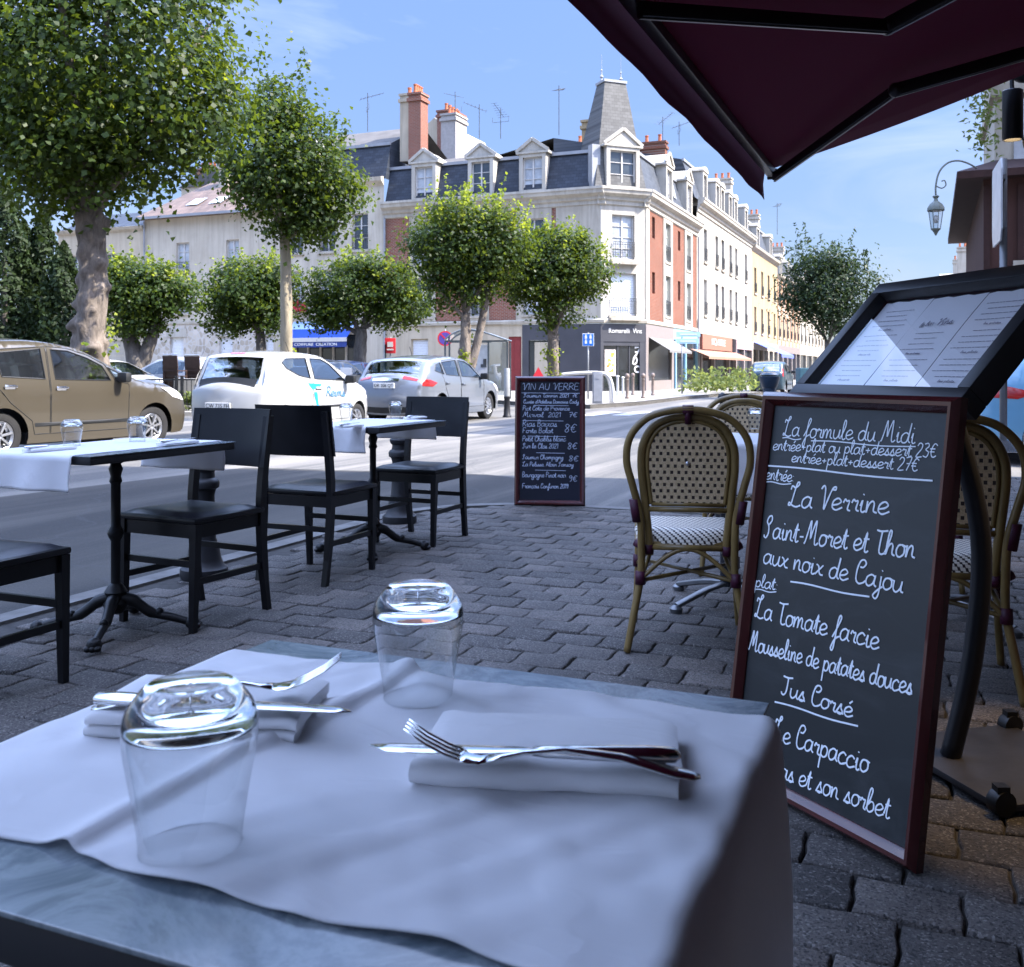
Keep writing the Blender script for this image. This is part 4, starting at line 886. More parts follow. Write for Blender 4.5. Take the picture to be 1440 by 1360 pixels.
# ---------------------------------------------------------------- cafe front, awning and wall lamps (behind and beside the viewer)
SF = .95                                             # distance of the cafe front along E
def stx(s, t, z=0): p = E * s + D * t; return Vector((p.x, p.y, z))
M_cafe = pm('warm brown painted joinery', (.30, .19, .15), .5, var=.2, scale=3)  # brown of the unseen front lightened to bounce light onto the hanging cloth
M_render = pm('pale stone render', (.50, .46, .40), .8, var=.12, scale=1.5, bmp=.2, bscale=20)
M_dglass = pm('dark shop glass', (.02, .022, .025), .05, var=.2, spec=.8)
M_tile = pm('pale base tiles', (.52, .52, .53), .4, var=.1, scale=6)
cb = thing('cafe_building', 'tall cafe house beside the terrace, pale upper walls over brown joinery', 'building', stx(SF, 0), -ANG)
CLEN0, CLEN1 = -9.0, 11.15
m = MB(); m.bx(0, 9, CLEN0, CLEN1, 3.15, 12.5); m.build('wall', M_render, cb)
m = MB(); m.bx(.12, 9, CLEN0, CLEN1, 0, 3.15)
m.bx(0, .1, CLEN0, CLEN1, 2.75, 3.14); y = CLEN0
while y < CLEN1: m.bx(0, .11, y, y + .22, 0, 2.749); y += 2.2
m.build('joinery', M_cafe, cb)
y = CLEN0 + .22
while y < CLEN1 - 1.5:
    m = MB(); m.bx(.05, .115, y, y + 1.98, .75, 2.74); m.build('shop_window', M_dglass, cb); y += 2.2
m = MB(); m.bx(-.09, .04, 4.6, CLEN1, 0, .42); m.build('plinth', M_tile, cb)
for k in range(4):
    for q in range(2):
        m = MB(); y = CLEN0 + 2 + k * 4.6; m.bx(-.02, .05, y, y + 1.2, 4.3 + q * 3.4, 6.3 + q * 3.4); m.build('window', M_dglass, cb)

M_aw = None
def awning_fabric():
    m, n, l, b = nmat('burgundy awning canvas'); out = n['Material Output']; v = coords(n, l)
    b.inputs['Base Color'].default_value = (.10, .005, .036, 1); b.inputs['Roughness'].default_value = .9
    t = n.new('ShaderNodeBsdfTranslucent'); t.inputs[0].default_value = (.24, .010, .07, 1); ms = n.new('ShaderNodeMixShader'); ms.inputs[0].default_value = .25
    wv = noise(n, l, v, 300, 2); bump(n, l, b, wv, .2, .001)
    l.new(b.outputs[0], ms.inputs[1]); l.new(t.outputs[0], ms.inputs[2]); l.new(ms.outputs[0], out.inputs['Surface']); return m
M_aw = awning_fabric()
AC = Vector((1.56, 6.0, 0)); at_t = AC.dot(D); at_s = AC.dot(E)       # outer far corner
aw = thing('awning', 'burgundy folding-arm awning stretched over the terrace', 'awning', stx(SF, 0), -ANG)
xo = at_s - SF; ZB, ZW = 2.27, 2.86; y0, y1 = -4.4, at_t
m = MB(); vs = []; fs = []; nx, ny = 10, 40
for j in range(ny + 1):
    for i in range(nx + 1):
        u = i / nx; y = y0 + (y1 - y0) * j / ny; vs.append((xo * (1 - u), y, ZB + (ZW - ZB) * u - .03 * math.sin(math.pi * u)))
for j in range(ny):
    for i in range(nx): fs.append((j * (nx + 1) + i, j * (nx + 1) + i + 1, (j + 1) * (nx + 1) + i + 1, (j + 1) * (nx + 1) + i))
b0 = len(vs)
for j in range(ny * 2 + 1):
    y = y0 + (y1 - y0) * j / (ny * 2)
    for (dx, z) in ((0, ZB - .0), (-.012, ZB - .09), (-.004 + .004 * math.sin(j * 1.3), ZB - .185 + .004 * math.sin(j * .9))): vs.append((xo + dx - .035, y, z))
for j in range(ny * 2):
    for k in range(2): a = b0 + j * 3 + k; fs.append((a, a + 3, a + 4, a + 1))
m.add(vs, fs); cv = m.build('canvas', M_aw, aw, smooth=True); so = cv.modifiers.new('thickness', 'SOLIDIFY'); so.thickness = .002
M_arm = pm('dark awning metal', (.035, .033, .036), .35, metal=.6, var=.1)
m = MB(); m.bx(xo - .02, xo + .03, y0, y1 + .005, ZB - .05, ZB - .004, .006); m.bx(xo - .024, xo + .034, y1 + .006, y1 + .03, ZB - .06, ZB + .004, .005); m.build('front_bar', M_arm, aw, auto=40)
M_rail = pm('awning rail edge', (.2, .2, .21), .35, metal=.8)
def awz(x): u = 1 - x / xo; return ZB + (ZW - ZB) * u
def awarm(yb, sgn):
    # folding arm in the plane of the canvas: bar -> elbow -> wall
    a = Vector((xo + .03, yb, awz(xo + .03) - .07)); e_ = Vector((xo * .60, yb - sgn * 1.02, awz(xo * .60) - .12)); w_ = Vector((-.08, yb - sgn * .62, awz(-.08) - .14))
    m = MB(); m.bar(a, e_, .035, .05, bev=.008); m.bar(e_, w_, .045, .06, bev=.008); m.sphere(e_, .036, 10, 6); o = m.build('arm', M_arm, aw, auto=40)
    m = MB(); lo = Vector((0, 0, -.028)); m.bar(a + lo, e_ + lo, .012, .006); lo2 = Vector((0, 0, -.033)); m.bar(e_ + lo2, w_ + lo2, .012, .006); m.build('cable', M_rail, o)
awarm(y1 - .06, 1); awarm(y1 - 3.05, -1)
M_lampb = pm('black lamp body', (.01, .01, .012), .4)
M_lens = emat('warm lamp lens', (1.0, .72, .38), 9.0)
def wall_lamp(label, p, energy, aim=(0, 0, -1)):
    t = thing('wall_spotlight', label, 'lamp', p, 0, 'wall spotlights of the cafe')
    m = MB(); m.lathe([(.001, .14), (.05, .14), (.055, .135), (.055, -.13), (.05, -.14), (.046, -.14), (.046, -.115)], n=20); m.build('housing', M_lampb, t, auto=40)
    m = MB(); m.lathe([(.001, -.118), (.046, -.118)], n=20); m.build('lens', M_lens, t)
    m = MB(); m.tube(crom([(0, 0, .13), (.0, 0, .22), (.06, -.02, .30), (.14, -.06, .26)], 4), .012, 8); m.sphere((.05, -.02, .24), .065, 12, 8); m.tube(crom([(.055, 0, -.1), (.07, -.01, -.2), (.13, -.04, -.22)], 4), .006, 6); m.build('bracket', M_lampb, t, smooth=True)
    L = bpy.data.lights.new('spotlight_glow', 'SPOT'); L.energy = energy; L.color = (1, .68, .36); L.spot_size = R(36); L.spot_blend = .6; L.shadow_soft_size = .04
    o = bpy.data.objects.new('spotlight_glow', L); COL.objects.link(o); o.parent = t; o.location = (0, 0, -.15); o.rotation_euler = Vector(aim).to_track_quat('-Z', 'Y').to_euler(); return t
lp = at(1424, 162, 5.6); wall_lamp('black cylinder wall spotlight burning warm under the awning edge', lp, 14)
p2 = stx(SF - .42, 3.0, 2.35); wall_lamp('black cylinder wall spotlight above the lectern of menus', p2, 34, (-.13, .0, -1))
# ---------------------------------------------------------------- building materials
AL = -ANG; AR = R(90) - ANG                             # wall directions: along E and along D
M_white = pm('white painted render', (.385, .36, .31), .8, var=.08, grime=.55, spec=.15, scale=.9, bmp=.15, bscale=14)
M_stone = pm('pale dressed stone', (.37, .335, .275), .8, var=.10, grime=.6, spec=.15, scale=1.2, bmp=.2, bscale=16)
M_cream = pm('cream render', (.42, .36, .27), .85, var=.08, grime=.5, spec=.15, scale=1.0, bmp=.2, bscale=14)
M_greyw = pm('pale grey render', (.44, .395, .32), .85, var=.08, grime=.5, spec=.15, scale=.8, bmp=.15, bscale=14)
M_buff = pm('warm buff stone', (.34, .26, .155), .85, grime=.5, spec=.15, var=.12, scale=1.1, bmp=.2, bscale=14)
M_brL = brickmat('red brick', AL, (.18, .054, .033), (.23, .072, .042), (.24, .19, .155)); M_brR = brickmat('red brick of the street side', AR, (.15, .041, .020), (.19, .055, .028), (.2, .145, .115))
M_brO = brickmat('orange brick', AR, (.36, .16, .075), (.42, .2, .1), (.4, .32, .25))
M_slL = slatemat('roof slate', AL, (.036, .043, .056)); M_slR = slatemat('roof slate lightened as sunlit', AR, (.07, .078, .09)); M_slC = slatemat('roof slate of the spire', R(22.1), (.10, .10, .097))  # one slate, darker for the shaded front, lighter for the sunlit street side
M_tileroof = slatemat('brown roof tiles', AL, (.15, .105, .08), .3, .3)
M_zinc = pm('weathered zinc', (.26, .27, .285), .5, var=.1, scale=2, metal=.3)
M_lead = pm('dull roof covering', (.10, .095, .09), .9, spec=.1, var=.2, scale=1.2)
M_wpaint = pm('white joinery', (.45, .435, .41), .5, var=.04)
M_gpaint = pm('grey green joinery', (.36, .37, .31), .5, var=.08)
M_shut = pm('pale shutters', (.56, .57, .58), .5, var=.05, sc=(1, 1, 12), scale=5)
M_pane = pm('window pane', (.045, .055, .065), .06, var=.5, scale=.7, spec=.9)
M_panel = pm('curtained pane', (.34, .36, .38), .12, var=.3, scale=2.0, spec=.8)
M_rail2 = pm('wrought iron', (.05, .052, .055), .5)
M_chpot = pm('terracotta pots', (.36, .115, .055), .8, var=.2)
M_anth = pm('anthracite shopfront', (.055, .055, .062), .4, var=.15, scale=1)
M_night = pm('dark shop interior', (.018, .022, .026), .08, var=.5, scale=.8, spec=.8)
M_reddoor = pm('dark red door', (.20, .03, .03), .45, var=.1)
M_taupe = pm('taupe shopfront', (.2, .17, .16), .5, var=.08)
M_sky = pm('light blue shopfront', (.20, .37, .48), .5, var=.06)
M_brownsh = pm('brown shop fascia', (.27, .12, .08), .5, var=.1)
M_letw = pm('white letters', (.62, .61, .58), .5, var=.02)
M_blueaw = pm('royal blue awning', (.02, .07, .36), .7, var=.08); M_bluelt = pm('light blue awning stripe', (.30, .42, .66), .7, var=.08)
M_violetaw = pm('violet blue awning', (.10, .13, .52), .7, var=.08)
def rubble():
    m, n, l, b = nmat('rubble stone facing'); v = coords(n, l, AL, wall=True)
    q = n.new('ShaderNodeTexVoronoi'); q.feature = 'DISTANCE_TO_EDGE'; q.inputs['Scale'].default_value = 3.6; l.new(v, q.inputs['Vector'])
    q2 = n.new('ShaderNodeTexVoronoi'); q2.inputs['Scale'].default_value = 3.6; l.new(v, q2.inputs['Vector'])
    sp = n.new('ShaderNodeSeparateXYZ'); l.new(q2.outputs['Color'], sp.inputs[0])
    c = ramp(n, l, sp.outputs[0], [(0, (.28, .24, .185)), (.5, (.39, .345, .28)), (1, (.48, .43, .37))]); c = mixc(n, l, ramp(n, l, q.outputs[0], [(.03, (1, 1, 1)), (.09, (0, 0, 0))]), c, (.42, .40, .37))
    l.new(c, b.inputs['Base Color']); b.inputs['Roughness'].default_value = .9; bump(n, l, b, q.outputs[0], .4, .03); return m
M_rubble = rubble()
def ftext(parent, text, M, size, mat, name='lettering', extr=.01, squeeze=1.0):
    c = bpy.data.curves.new(name, 'FONT'); c.body = text; c.size = size; c.extrude = extr; c.align_x = 'CENTER'; c.align_y = 'CENTER'
    o = bpy.data.objects.new(name, c); COL.objects.link(o); me = o.to_mesh(); vs = [tuple(M @ Matrix.Rotation(R(90), 4, 'X') @ Vector((v.co.x * squeeze, v.co.y, v.co.z))) for v in me.vertices]; fs = [tuple(p.vertices) for p in me.polygons]
    o.to_mesh_clear(); bpy.data.objects.remove(o); bpy.data.curves.remove(c)
    m = MB(); m.add(vs, fs); return m.build(name, mat, parent, world=True)
def wall(root, M, x0, x1, z0, z1, ops, mat, depth=.2, name='wall', y=0.0):
    m = MB(); m.M = M; xs = sorted({x0, x1, *[v for o in ops for v in o[:2]]}); zs = sorted({z0, z1, *[v for o in ops for v in o[2:4]]})
    for i in range(len(xs) - 1):
        for j in range(len(zs) - 1):
            cx, cz = (xs[i] + xs[i + 1]) / 2, (zs[j] + zs[j + 1]) / 2
            if any(o[0] < cx < o[1] and o[2] < cz < o[3] for o in ops): continue
            m.quad((xs[i], y, zs[j]), (xs[i + 1], y, zs[j]), (xs[i + 1], y, zs[j + 1]), (xs[i], y, zs[j + 1]))
    for (a, b, c, d) in [o[:4] for o in ops]:
        e = y + depth; m.quad((a, y, c), (a, y, d), (a, e, d), (a, e, c)); m.quad((b, y, d), (b, y, c), (b, e, c), (b, e, d)); m.quad((a, y, d), (b, y, d), (b, e, d), (a, e, d)); m.quad((b, y, c), (a, y, c), (a, e, c), (b, e, c))
    return m.build(name, mat, root, world=True)
def window(root, M, x0, x1, z0, z1, y=.2, kind='dark', sill=True, rail=False, frame_mat=None, cols=2, rows=3, sillmat=None, openl=False):
    fm = frame_mat or M_wpaint; m = MB(); m.M = M; f = .06; w_ = x1 - x0; h = z1 - z0
    m.bx(x0, x0 + f, y - .07, y, z0, z1); m.bx(x1 - f, x1, y - .07, y, z0, z1); m.bx(x0 + f, x1 - f, y - .07, y, z1 - f, z1); m.bx(x0 + f, x1 - f, y - .07, y, z0, z0 + f)
    if kind != 'shut':
        for c in range(1, cols): cx = x0 + w_ * c / cols; m.bx(cx - .035, cx + .035, y - .075, y - .005, z0 + f, z1 - f)
        for r_ in range(1, rows): cz = z0 + h * r_ / rows; m.bx(x0 + f, x1 - f, y - .062, y - .01, cz - .016, cz + .016)
    wn = m.build('window', fm, root, world=True)
    m = MB(); m.M = M
    if kind == 'shut':
        n = max(2, int(h / .09))
        for i in range(n): za = z0 + f + (h - 2 * f) * i / n; zb = z0 + f + (h - 2 * f) * (i + 1) / n - .012; m.quad((x0 + f, y - .045, za), (x1 - f, y - .045, za), (x1 - f, y - .03, zb), (x0 + f, y - .03, zb))
        m.build('shutter', M_shut, wn, world=True)
    else:
        m.quad((x0 + f * .5, y - .02, z0 + f * .5), (x1 - f * .5, y - .02, z0 + f * .5), (x1 - f * .5, y - .02, z1 - f * .5), (x0 + f * .5, y - .02, z1 - f * .5)); m.build('pane', M_panel if kind == 'light' else M_pane, wn, world=True)
    if sill: m = MB(); m.M = M; m.bx(x0 - .1, x1 + .1, -.10, y - .08, z0 - .12, z0 - .004); m.build('sill', sillmat or M_stone, wn, world=True)
    if rail:
        m = MB(); m.M = M; zt = z0 + .85 if h > 1.9 else z0 + .4
        for z in (z0 + .12, zt - .12, zt): m.bx(x0 + .02, x1 - .02, -.075, -.05, z - .014, z + .014)
        n = max(3, int(w_ / .13))
        for i in range(n + 1): x = x0 + .03 + (w_ - .06) * i / n; m.bx(x - .009, x + .009, -.07, -.055, z0 + .1, zt)
        m.build('railing', M_rail2, wn, world=True)
    return wn
def cornice(root, M, x0, x1, z0, mat, name='cornice', prof=((0, .0), (.08, .05), (.08, .22), (.18, .28), (.2, .42), (.42, .55), (.46, .72), (.5, .74), (.5, .86), (.1, .92)), ends=True):
    m = MB(); m.M = M; n = len(prof); vs = [(x0, -p, z0 + z) for p, z in prof] + [(x1, -p, z0 + z) for p, z in prof]
    fs = [(i, n + i, n + i + 1, i + 1) for i in range(n - 1)]
    if ends: fs += [tuple(range(n)), tuple(range(2 * n - 1, n - 1, -1))]
    m.add(vs, fs); return m.build(name, mat, root, world=True)
def mansard(root, M, x0, x1, z0, z1, zr, mat, ins=.62, back=5.0, trim=True, topmat=None):
    m = MB(); m.M = M; m.quad((x0, .12, z0), (x1, .12, z0), (x1, .12 + ins, z1), (x0, .12 + ins, z1)); m.add([(x0, .12, z0), (x0, .12 + ins, z1), (x0, back, zr), (x0, back, z0)], [(0, 1, 2, 3)]); m.add([(x1, .12, z0), (x1, .12 + ins, z1), (x1, back, zr), (x1, back, z0)], [(3, 2, 1, 0)])
    rf = m.build('roof', mat, root, world=True)
    m = MB(); m.M = M; m.quad((x0, .10 + ins, z1 + .03), (x1, .10 + ins, z1 + .03), (x1, back, zr), (x0, back, zr)); m.quad((x0, back, zr), (x1, back, zr), (x1, back * 2, z1), (x0, back * 2, z1)); m.build('roof_slope', topmat or M_lead, rf, world=True)
    if trim: m = MB(); m.M = M; m.bx(x0, x1, ins, .14 + ins, z1 - .06, z1 + .1); m.build('ridge_trim', M_zinc, rf, world=True)
    return rf
def dormer(root, M, xc, w_, z0, h, y=.05, kind='dark', ped=True, frame_mat=None, arch=False, deep=1.3):
    m = MB(); m.M = M; j = .2; x0, x1 = xc - w_ / 2, xc + w_ / 2
    m.bx(x0, x0 + j, y, deep, z0, z0 + h); m.bx(x1 - j, x1, y, deep, z0, z0 + h); m.bx(x0 + j, x1 - j, y, deep, z0 + h - .18, z0 + h); m.bx(x0 + j, x1 - j, y, deep, z0, z0 + .12)
    if ped:
        m.prism_xz([(x0 - .14, z0 + h + .1), (x1 + .14, z0 + h + .1), (xc, z0 + h + .1 + w_ * .42)], y + .02, deep + .5); m.bx(x0 - .16, x1 + .16, y - .06, deep, z0 + h + .001, z0 + h + .1)
        for sx in (-1, 1):
            a = Vector((xc + sx * (w_ / 2 + .16), y - .02, z0 + h + .12)); b = Vector((xc, y - .02, z0 + h + .14 + w_ * .42)); m.bar(a, b, .16, .09, up=(0, 1, 0))
    elif arch:
        pl_ = [(x0 - .08, z0 + h + .001)] + [(xc - (w_ / 2 + .08) * math.cos(R(a)), z0 + h + .001 + .34 * math.sin(R(a))) for a in range(20, 180, 20)] + [(x1 + .08, z0 + h + .001)]; m.prism_xz(pl_[::-1], y - .06, deep)
    d = m.build('dormer', M_white if frame_mat is None else frame_mat, root, world=True, fix=True)
    wn = window(root, M, x0 + j, x1 - j, z0 + .12, z0 + h - .18, y + .22, kind, sill=False, rows=3); wn.parent = d; return d
def chimney(root, M, x0, x1, y0, y1, z0, z1, mat, pots=4, potmat=None):
    m = MB(); m.M = M; m.bx(x0, x1, y0, y1, z0, z1); m.bx(x0 - .08, x1 + .08, y0 - .08, y1 + .08, z1 - .35, z1 - .18); m.bx(x0 - .06, x1 + .06, y0 - .06, y1 + .06, z1 + .001, z1 + .12)
    c = m.build('chimney', mat, root, world=True)
    for i in range(pots):
        m = MB(); m.M = M; f = (i + .5) / pots; p = (x0 + (x1 - x0) * f, (y0 + y1) / 2, z1 + .12) if x1 - x0 > y1 - y0 else ((x0 + x1) / 2, y0 + (y1 - y0) * f, z1 + .12)
        m.lathe([(.13, 0), (.11, .1), (.095, .38), (.12, .4), (.12, .46), (.08, .46)], p, 10, cap=True); m.build('chimney_pot', potmat or M_chpot, c, world=True)
    return c
def antenna(label, p, h, yagi=True, ang=.4):
    m = MB(); m.tube([(0, 0, 0), (0, 0, h)], .022, 5); d = Vector((math.cos(ang), math.sin(ang), .35)); n = Vector((-math.sin(ang), math.cos(ang), 0)); a = Vector((0, 0, h - .25))
    m.tube([a - d * .4, a + d * .9], .014, 4)
    for k in range(7): q = a + d * (-.4 + 1.3 * k / 6); l_ = .34 - .028 * k; m.tube([q - n * l_, q + n * l_], .009, 4)
    if yagi: b = Vector((0, 0, h * .55)); m.tube([b - n * .5, b + n * .5], .012, 4); m.tube([b + n * .5, b + n * .5 + Vector((0, 0, .3))], .009, 4); m.tube([b - n * .5, b - n * .5 + Vector((0, 0, .3))], .009, 4)
    o = m.build('roof_antenna', M_rail2); o.location = p; return tag(o, label, 'antenna', 'roof antennas')
def xof(C, dirv, px):                                   # distance along a wall line at which it crosses picture column px
    k = (px - 720) / F; return (k * C.y - C.x) / (dirv.x - k * dirv.y)
# ---------------------------------------------------------------- corner house
C1 = Vector((4.375, 49, 0)); CD = Vector((E + D)).normalized(); C2 = C1 + CD * 2.48; LL = 12.24; C0 = C1 - E * LL
ML = frame(C0, AL); MC = frame(C1, math.atan2(CD.y, CD.x)); MR = frame(C2, AR); RL = 12.0
ch = thing('corner_house', 'red brick and white corner house with slate mansard roof and a pointed slate tower', 'building', C1)
def xl(px): return xof(C0, E, px)
def xr(px): return xof(C2, D, px)
ops = []; bays = [(xl(576), xl(613)), (xl(656), xl(688)), (xl(726), xl(776))]
wins = []
for a, b in bays:
    c = (a + b) / 2; w_ = min(1.1, (b - a) * .72); wins += [(c - w_ / 2, c + w_ / 2, 3.85, 5.9), (c - w_ / 2, c + w_ / 2, 6.65, 8.7)]
gops = [(xl(578), xl(602), 1.1, 2.7), (xl(715), xl(733), 0.0, 2.75)]
wall(ch, ML, 0, xl(735), 0, 3.35, gops, M_cream, .18, 'ground_wall')
window(ch, ML, *gops[0], y=.18, kind='shut', frame_mat=M_cream)
m = MB(); m.M = ML; a, b = gops[1][:2]; m.bx(a, b, .08, .16, 0, 2.75)
for i in range(2):
    for j in range(3): m.bx(a + .08 + i * (b - a) / 2, a + (i + 1) * (b - a) / 2 - .08, .06, .081, .2 + j * .85, .9 + j * .85)
m.build('door', M_reddoor, ch, world=True)
# brick and white upper floors
edges = [0] + [v for ab in bays for v in ab] + [xl(782), LL]
for i in range(len(edges) - 1):
    a, b = edges[i], edges[i + 1]; isbay = any(abs(a - p) < .01 for p, q in bays); o_ = [w for w in wins if a < (w[0] + w[1]) / 2 < b]
    wall(ch, ML, a, b, 3.6, 9.2, o_, M_stone if isbay or i == len(edges) - 2 else M_brL, .2, 'wall', y=(-.06 if isbay else 0) if i < len(edges) - 2 else -.03)
    if isbay: m = MB(); m.M = ML; m.quad((a, -.06, 3.6), (a, -.06, 9.2), (a, 0, 9.2), (a, 0, 3.6)); m.quad((b, -.06, 9.2), (b, -.06, 3.6), (b, 0, 3.6), (b, 0, 9.2)); m.build('wall_return', M_stone, ch, world=True)
for i, w in enumerate(wins): window(ch, ML, *w, y=.14, kind=('dark', 'light', 'dark', 'light', 'shut', 'dark')[i % 6], rail=True)
cornice(ch, ML, 0, LL + .2, 3.36, M_stone, 'string_course', ((0, 0), (.1, .03), (.12, .16), (.05, .23)))
cornice(ch, ML, 0, LL + .25, 9.18, M_white, ends=True)
# chamfered corner
CL = 2.48; cw = [(.52, 1.98, 3.75, 5.85), (.62, 1.88, 6.55, 8.75)]
wall(ch, MC, 0, CL, 3.6, 9.2, cw, M_white, .22)
window(ch, MC, *cw[0], y=.22, kind='shut', rail=True); window(ch, MC, *cw[1], y=.22, kind='light', rail=True, rows=4)
m = MB(); m.M = MC; m.bx(.4, 2.1, -.32, 0, 3.5, 3.62); m.bx(.5, 2.0, -.3, 0, 6.28, 6.42); m.build('balcony_slab', M_stone, ch, world=True)
cornice(ch, MC, -.22, CL + .22, 9.18, M_white)
cornice(ch, MC, -.05, CL + .05, 3.36, M_stone, 'string_course', ((0, 0), (.1, .03), (.12, .16), (.05, .23)))
# street side
rb = [(xr(932), xr(945)), (xr(962), xr(973))]; rw = []; slits = []
for a, b in rb: c = (a + b) / 2; w_ = min(1.15, (b - a) * .62); rw += [(c - w_ / 2, c + w_ / 2, 3.95, 6.15), (c - w_ / 2, c + w_ / 2, 6.9, 9.0)]
for px in (919, 955): c = xr(px); slits += [(c - .28, c + .28, 5.0, 6.1), (c - .28, c + .28, 7.85, 8.95)]
edges = [0, .7] + [v for ab in rb for v in ab] + [RL]
for i in range(len(edges) - 1):
    a, b = edges[i], edges[i + 1]; isbay = i == 0 or any(abs(a - p) < .01 for p, q in rb); o_ = [w for w in rw + slits if a < (w[0] + w[1]) / 2 < b]
    wall(ch, MR, a, b, 3.6, 9.2, o_, M_white if isbay else M_brR, .24, 'wall', y=-.05 if isbay else 0)
    if isbay: m = MB(); m.M = MR; m.quad((b, -.05, 9.2), (b, -.05, 3.6), (b, 0, 3.6), (b, 0, 9.2)); m.quad((a, -.05, 3.6), (a, -.05, 9.2), (a, 0, 9.2), (a, 0, 3.6)); m.build('wall_return', M_stone, ch, world=True)
for w in rw: window(ch, MR, *w, y=.18, kind='light', rail=True, frame_mat=M_gpaint)
for w in slits: window(ch, MR, *w, y=.24, kind='dark', sill=False, cols=1, rows=1, frame_mat=M_brownsh)
cornice(ch, MR, -.25, RL, 9.18, M_white)
cornice(ch, MR, -.05, RL, 3.36, M_stone, 'string_course', ((0, 0), (.1, .03), (.12, .16), (.05, .23)))
m = MB(); m.M = MR; m.tube([(RL - .05, -.12, 0), (RL - .05, -.12, 9.2)], .06, 8); m.M = ML; m.tube([(.1, -.12, 0), (.1, -.12, 9.2)], .06, 8); m.build('downpipe', M_zinc, ch, world=True)
# roof
rl_ = mansard(ch, ML, 0, LL - .4, 10.1, 12.0, 13.3, M_slL); rr_ = mansard(ch, MR, .3, RL, 10.1, 12.2, 13.2, M_slR)
for px, k in ((595, 'light'), (675, 'dark'), (748, 'light')): dormer(ch, ML, xl(px), 1.45, 10.08, 1.95, kind=k)
for px in (943, 971): dormer(ch, MR, xr(px), 1.5, 10.08, 2.15, kind='light')
m = MB(); m.M = MR; a = xr(957); m.add([(a - .35, .3, 10.9), (a + .35, .3, 10.9), (a + .35, .55, 11.9), (a - .35, .55, 11.9)], [(0, 1, 2, 3)]); m.build('skylight', M_panel, rr_, world=True)
# pointed tower
def rect(cx, cy, w_, d_, z): return [(cx - w_ / 2, cy - d_ / 2, z), (cx + w_ / 2, cy - d_ / 2, z), (cx + w_ / 2, cy + d_ / 2, z), (cx - w_ / 2, cy + d_ / 2, z)]
m = MB(); m.M = MC; secs = [rect(1.18, 1.55, 2.9, 2.9, 10.05), rect(1.18, 1.5, 2.5, 2.5, 11.2), rect(1.2, 1.4, 2.1, 2.0, 12.6), rect(1.26, 1.3, 1.2, .9, 15.55)]
vs = [p for s_ in secs for p in s_]; fs = [(i * 4 + k, i * 4 + (k + 1) % 4, i * 4 + 4 + (k + 1) % 4, i * 4 + 4 + k) for i in range(3) for k in range(4)] + [(12, 13, 14, 15)]
m.add(vs, fs); tw = m.build('tower_roof', M_slC, ch, world=True)
m = MB(); m.M = MC; m.box((1.26, 1.3, 15.62), (1.3, 1.0, .13))
for sx in (-.55, .55): m.lathe([(.1, 0), (.03, .15), (.11, .22), (.04, .32), (.03, .5), (.06, .55), (.015, .62), (.008, 1.35)], (1.26 + sx, 1.3, 15.68), 8, cap=True)
m.build('finial', M_zinc, tw, world=True)
dormer(ch, MC, 1.25, 1.85, 10.08, 2.05, y=.0, kind='dark', deep=1.6)
m = MB(); m.M = MC; m.bx(-.35, .1, .25, .7, 10.05, 12.2); m.build('tower_quoin', M_zinc, ch, world=True)
chimney(rr_, MR, 1.2, 1.75, 2.4, 3.2, 11.5, 13.6, M_greyw, 0); chimney(rr_, MR, 8.0, 8.9, 3.2, 6.6, 11.5, 14.6, M_greyw, 6); chimney(rl_, ML, xl(798), xl(798) + 1.0, 2.2, 3.3, 12, 13.9, M_buff, 2, M_lead)
# shop fronts on the ground floor
m = MB(); m.M = ML; a = xl(735); m.bx(a, LL, -.06, .1, 2.55, 3.34); m.bx(a, a + .35, -.06, .1, 0, 2.549); m.bx(xl(788), LL, -.06, .1, 0, 2.549); m.bx(a + .35, xl(788), -.04, .1, 0, .45)
m.M = MC; m.bx(-.04, CL + .04, -.06, .1, 2.45, 3.34); m.bx(-.04, .12, -.06, .1, 0, 2.449); m.bx(.12, CL - .3, -.03, .1, 2.25, 2.449); m.build('shopfront', M_anth, ch, world=True)
m = MB(); m.M = MR; m.bx(-.05, .45, -.07, .1, 0, 3.34); m.bx(.45, xr(946), -.07, .1, 2.7, 3.34); m.bx(xr(943), xr(946), -.07, .1, 0, 2.699); m.bx(.45, xr(943), -.06, .1, 0, .5); m.build('shopfront', M_taupe, ch, world=True)
m = MB(); m.M = ML; m.bx(a + .36, xl(788), .02, .12, .45, 2.54); m.build('shop_window', M_night, ch, world=True)
m = MB(); m.M = ML; m.bx(xl(752), xl(771), -.02, .019, .5, 2.45); m.build('window_blind', M_cream, ch, world=True)
m = MB(); m.M = MC; m.bx(.12, CL - .02, .05, .14, 0, 2.25); m.build('shop_window', M_night, ch, world=True)
m = MB(); m.M = MC
for x in (.95, 1.6): m.bx(x - .03, x + .03, .01, .05, 0, 2.25)
m.bx(CL - .32, CL - .02, -.05, .05, 0, 2.449); m.build('door_frame', M_anth, ch, world=True)
ftext(ch, 'Romarelli  Vins', MC @ Matrix.Translation((1.32, -.075, 2.98)), .34, M_letw, squeeze=.9)
m = MB(); m.M = MC; m.bx(.22, .82, .0, .045, .75, 2.05); po = m.build('poster', pm('poster ground', (.62, .55, .50), .6, var=.1), ch, world=True)
m = MB(); m.M = MC; jr = random.Random(2)
for i in range(14): z, x = jr.uniform(.95, 1.85), jr.uniform(.34, .7); m.lathe([(.001, 0), (jr.uniform(.04, .1), .0)], (x, -.004 - .0006 * i, z), 10, axis=(0, -1, 0))
m.build('poster_print', pm('poster colours', (.75, .30, .06), .6, var=.6, scale=5), po, world=True)
m = MB(); m.M = MC
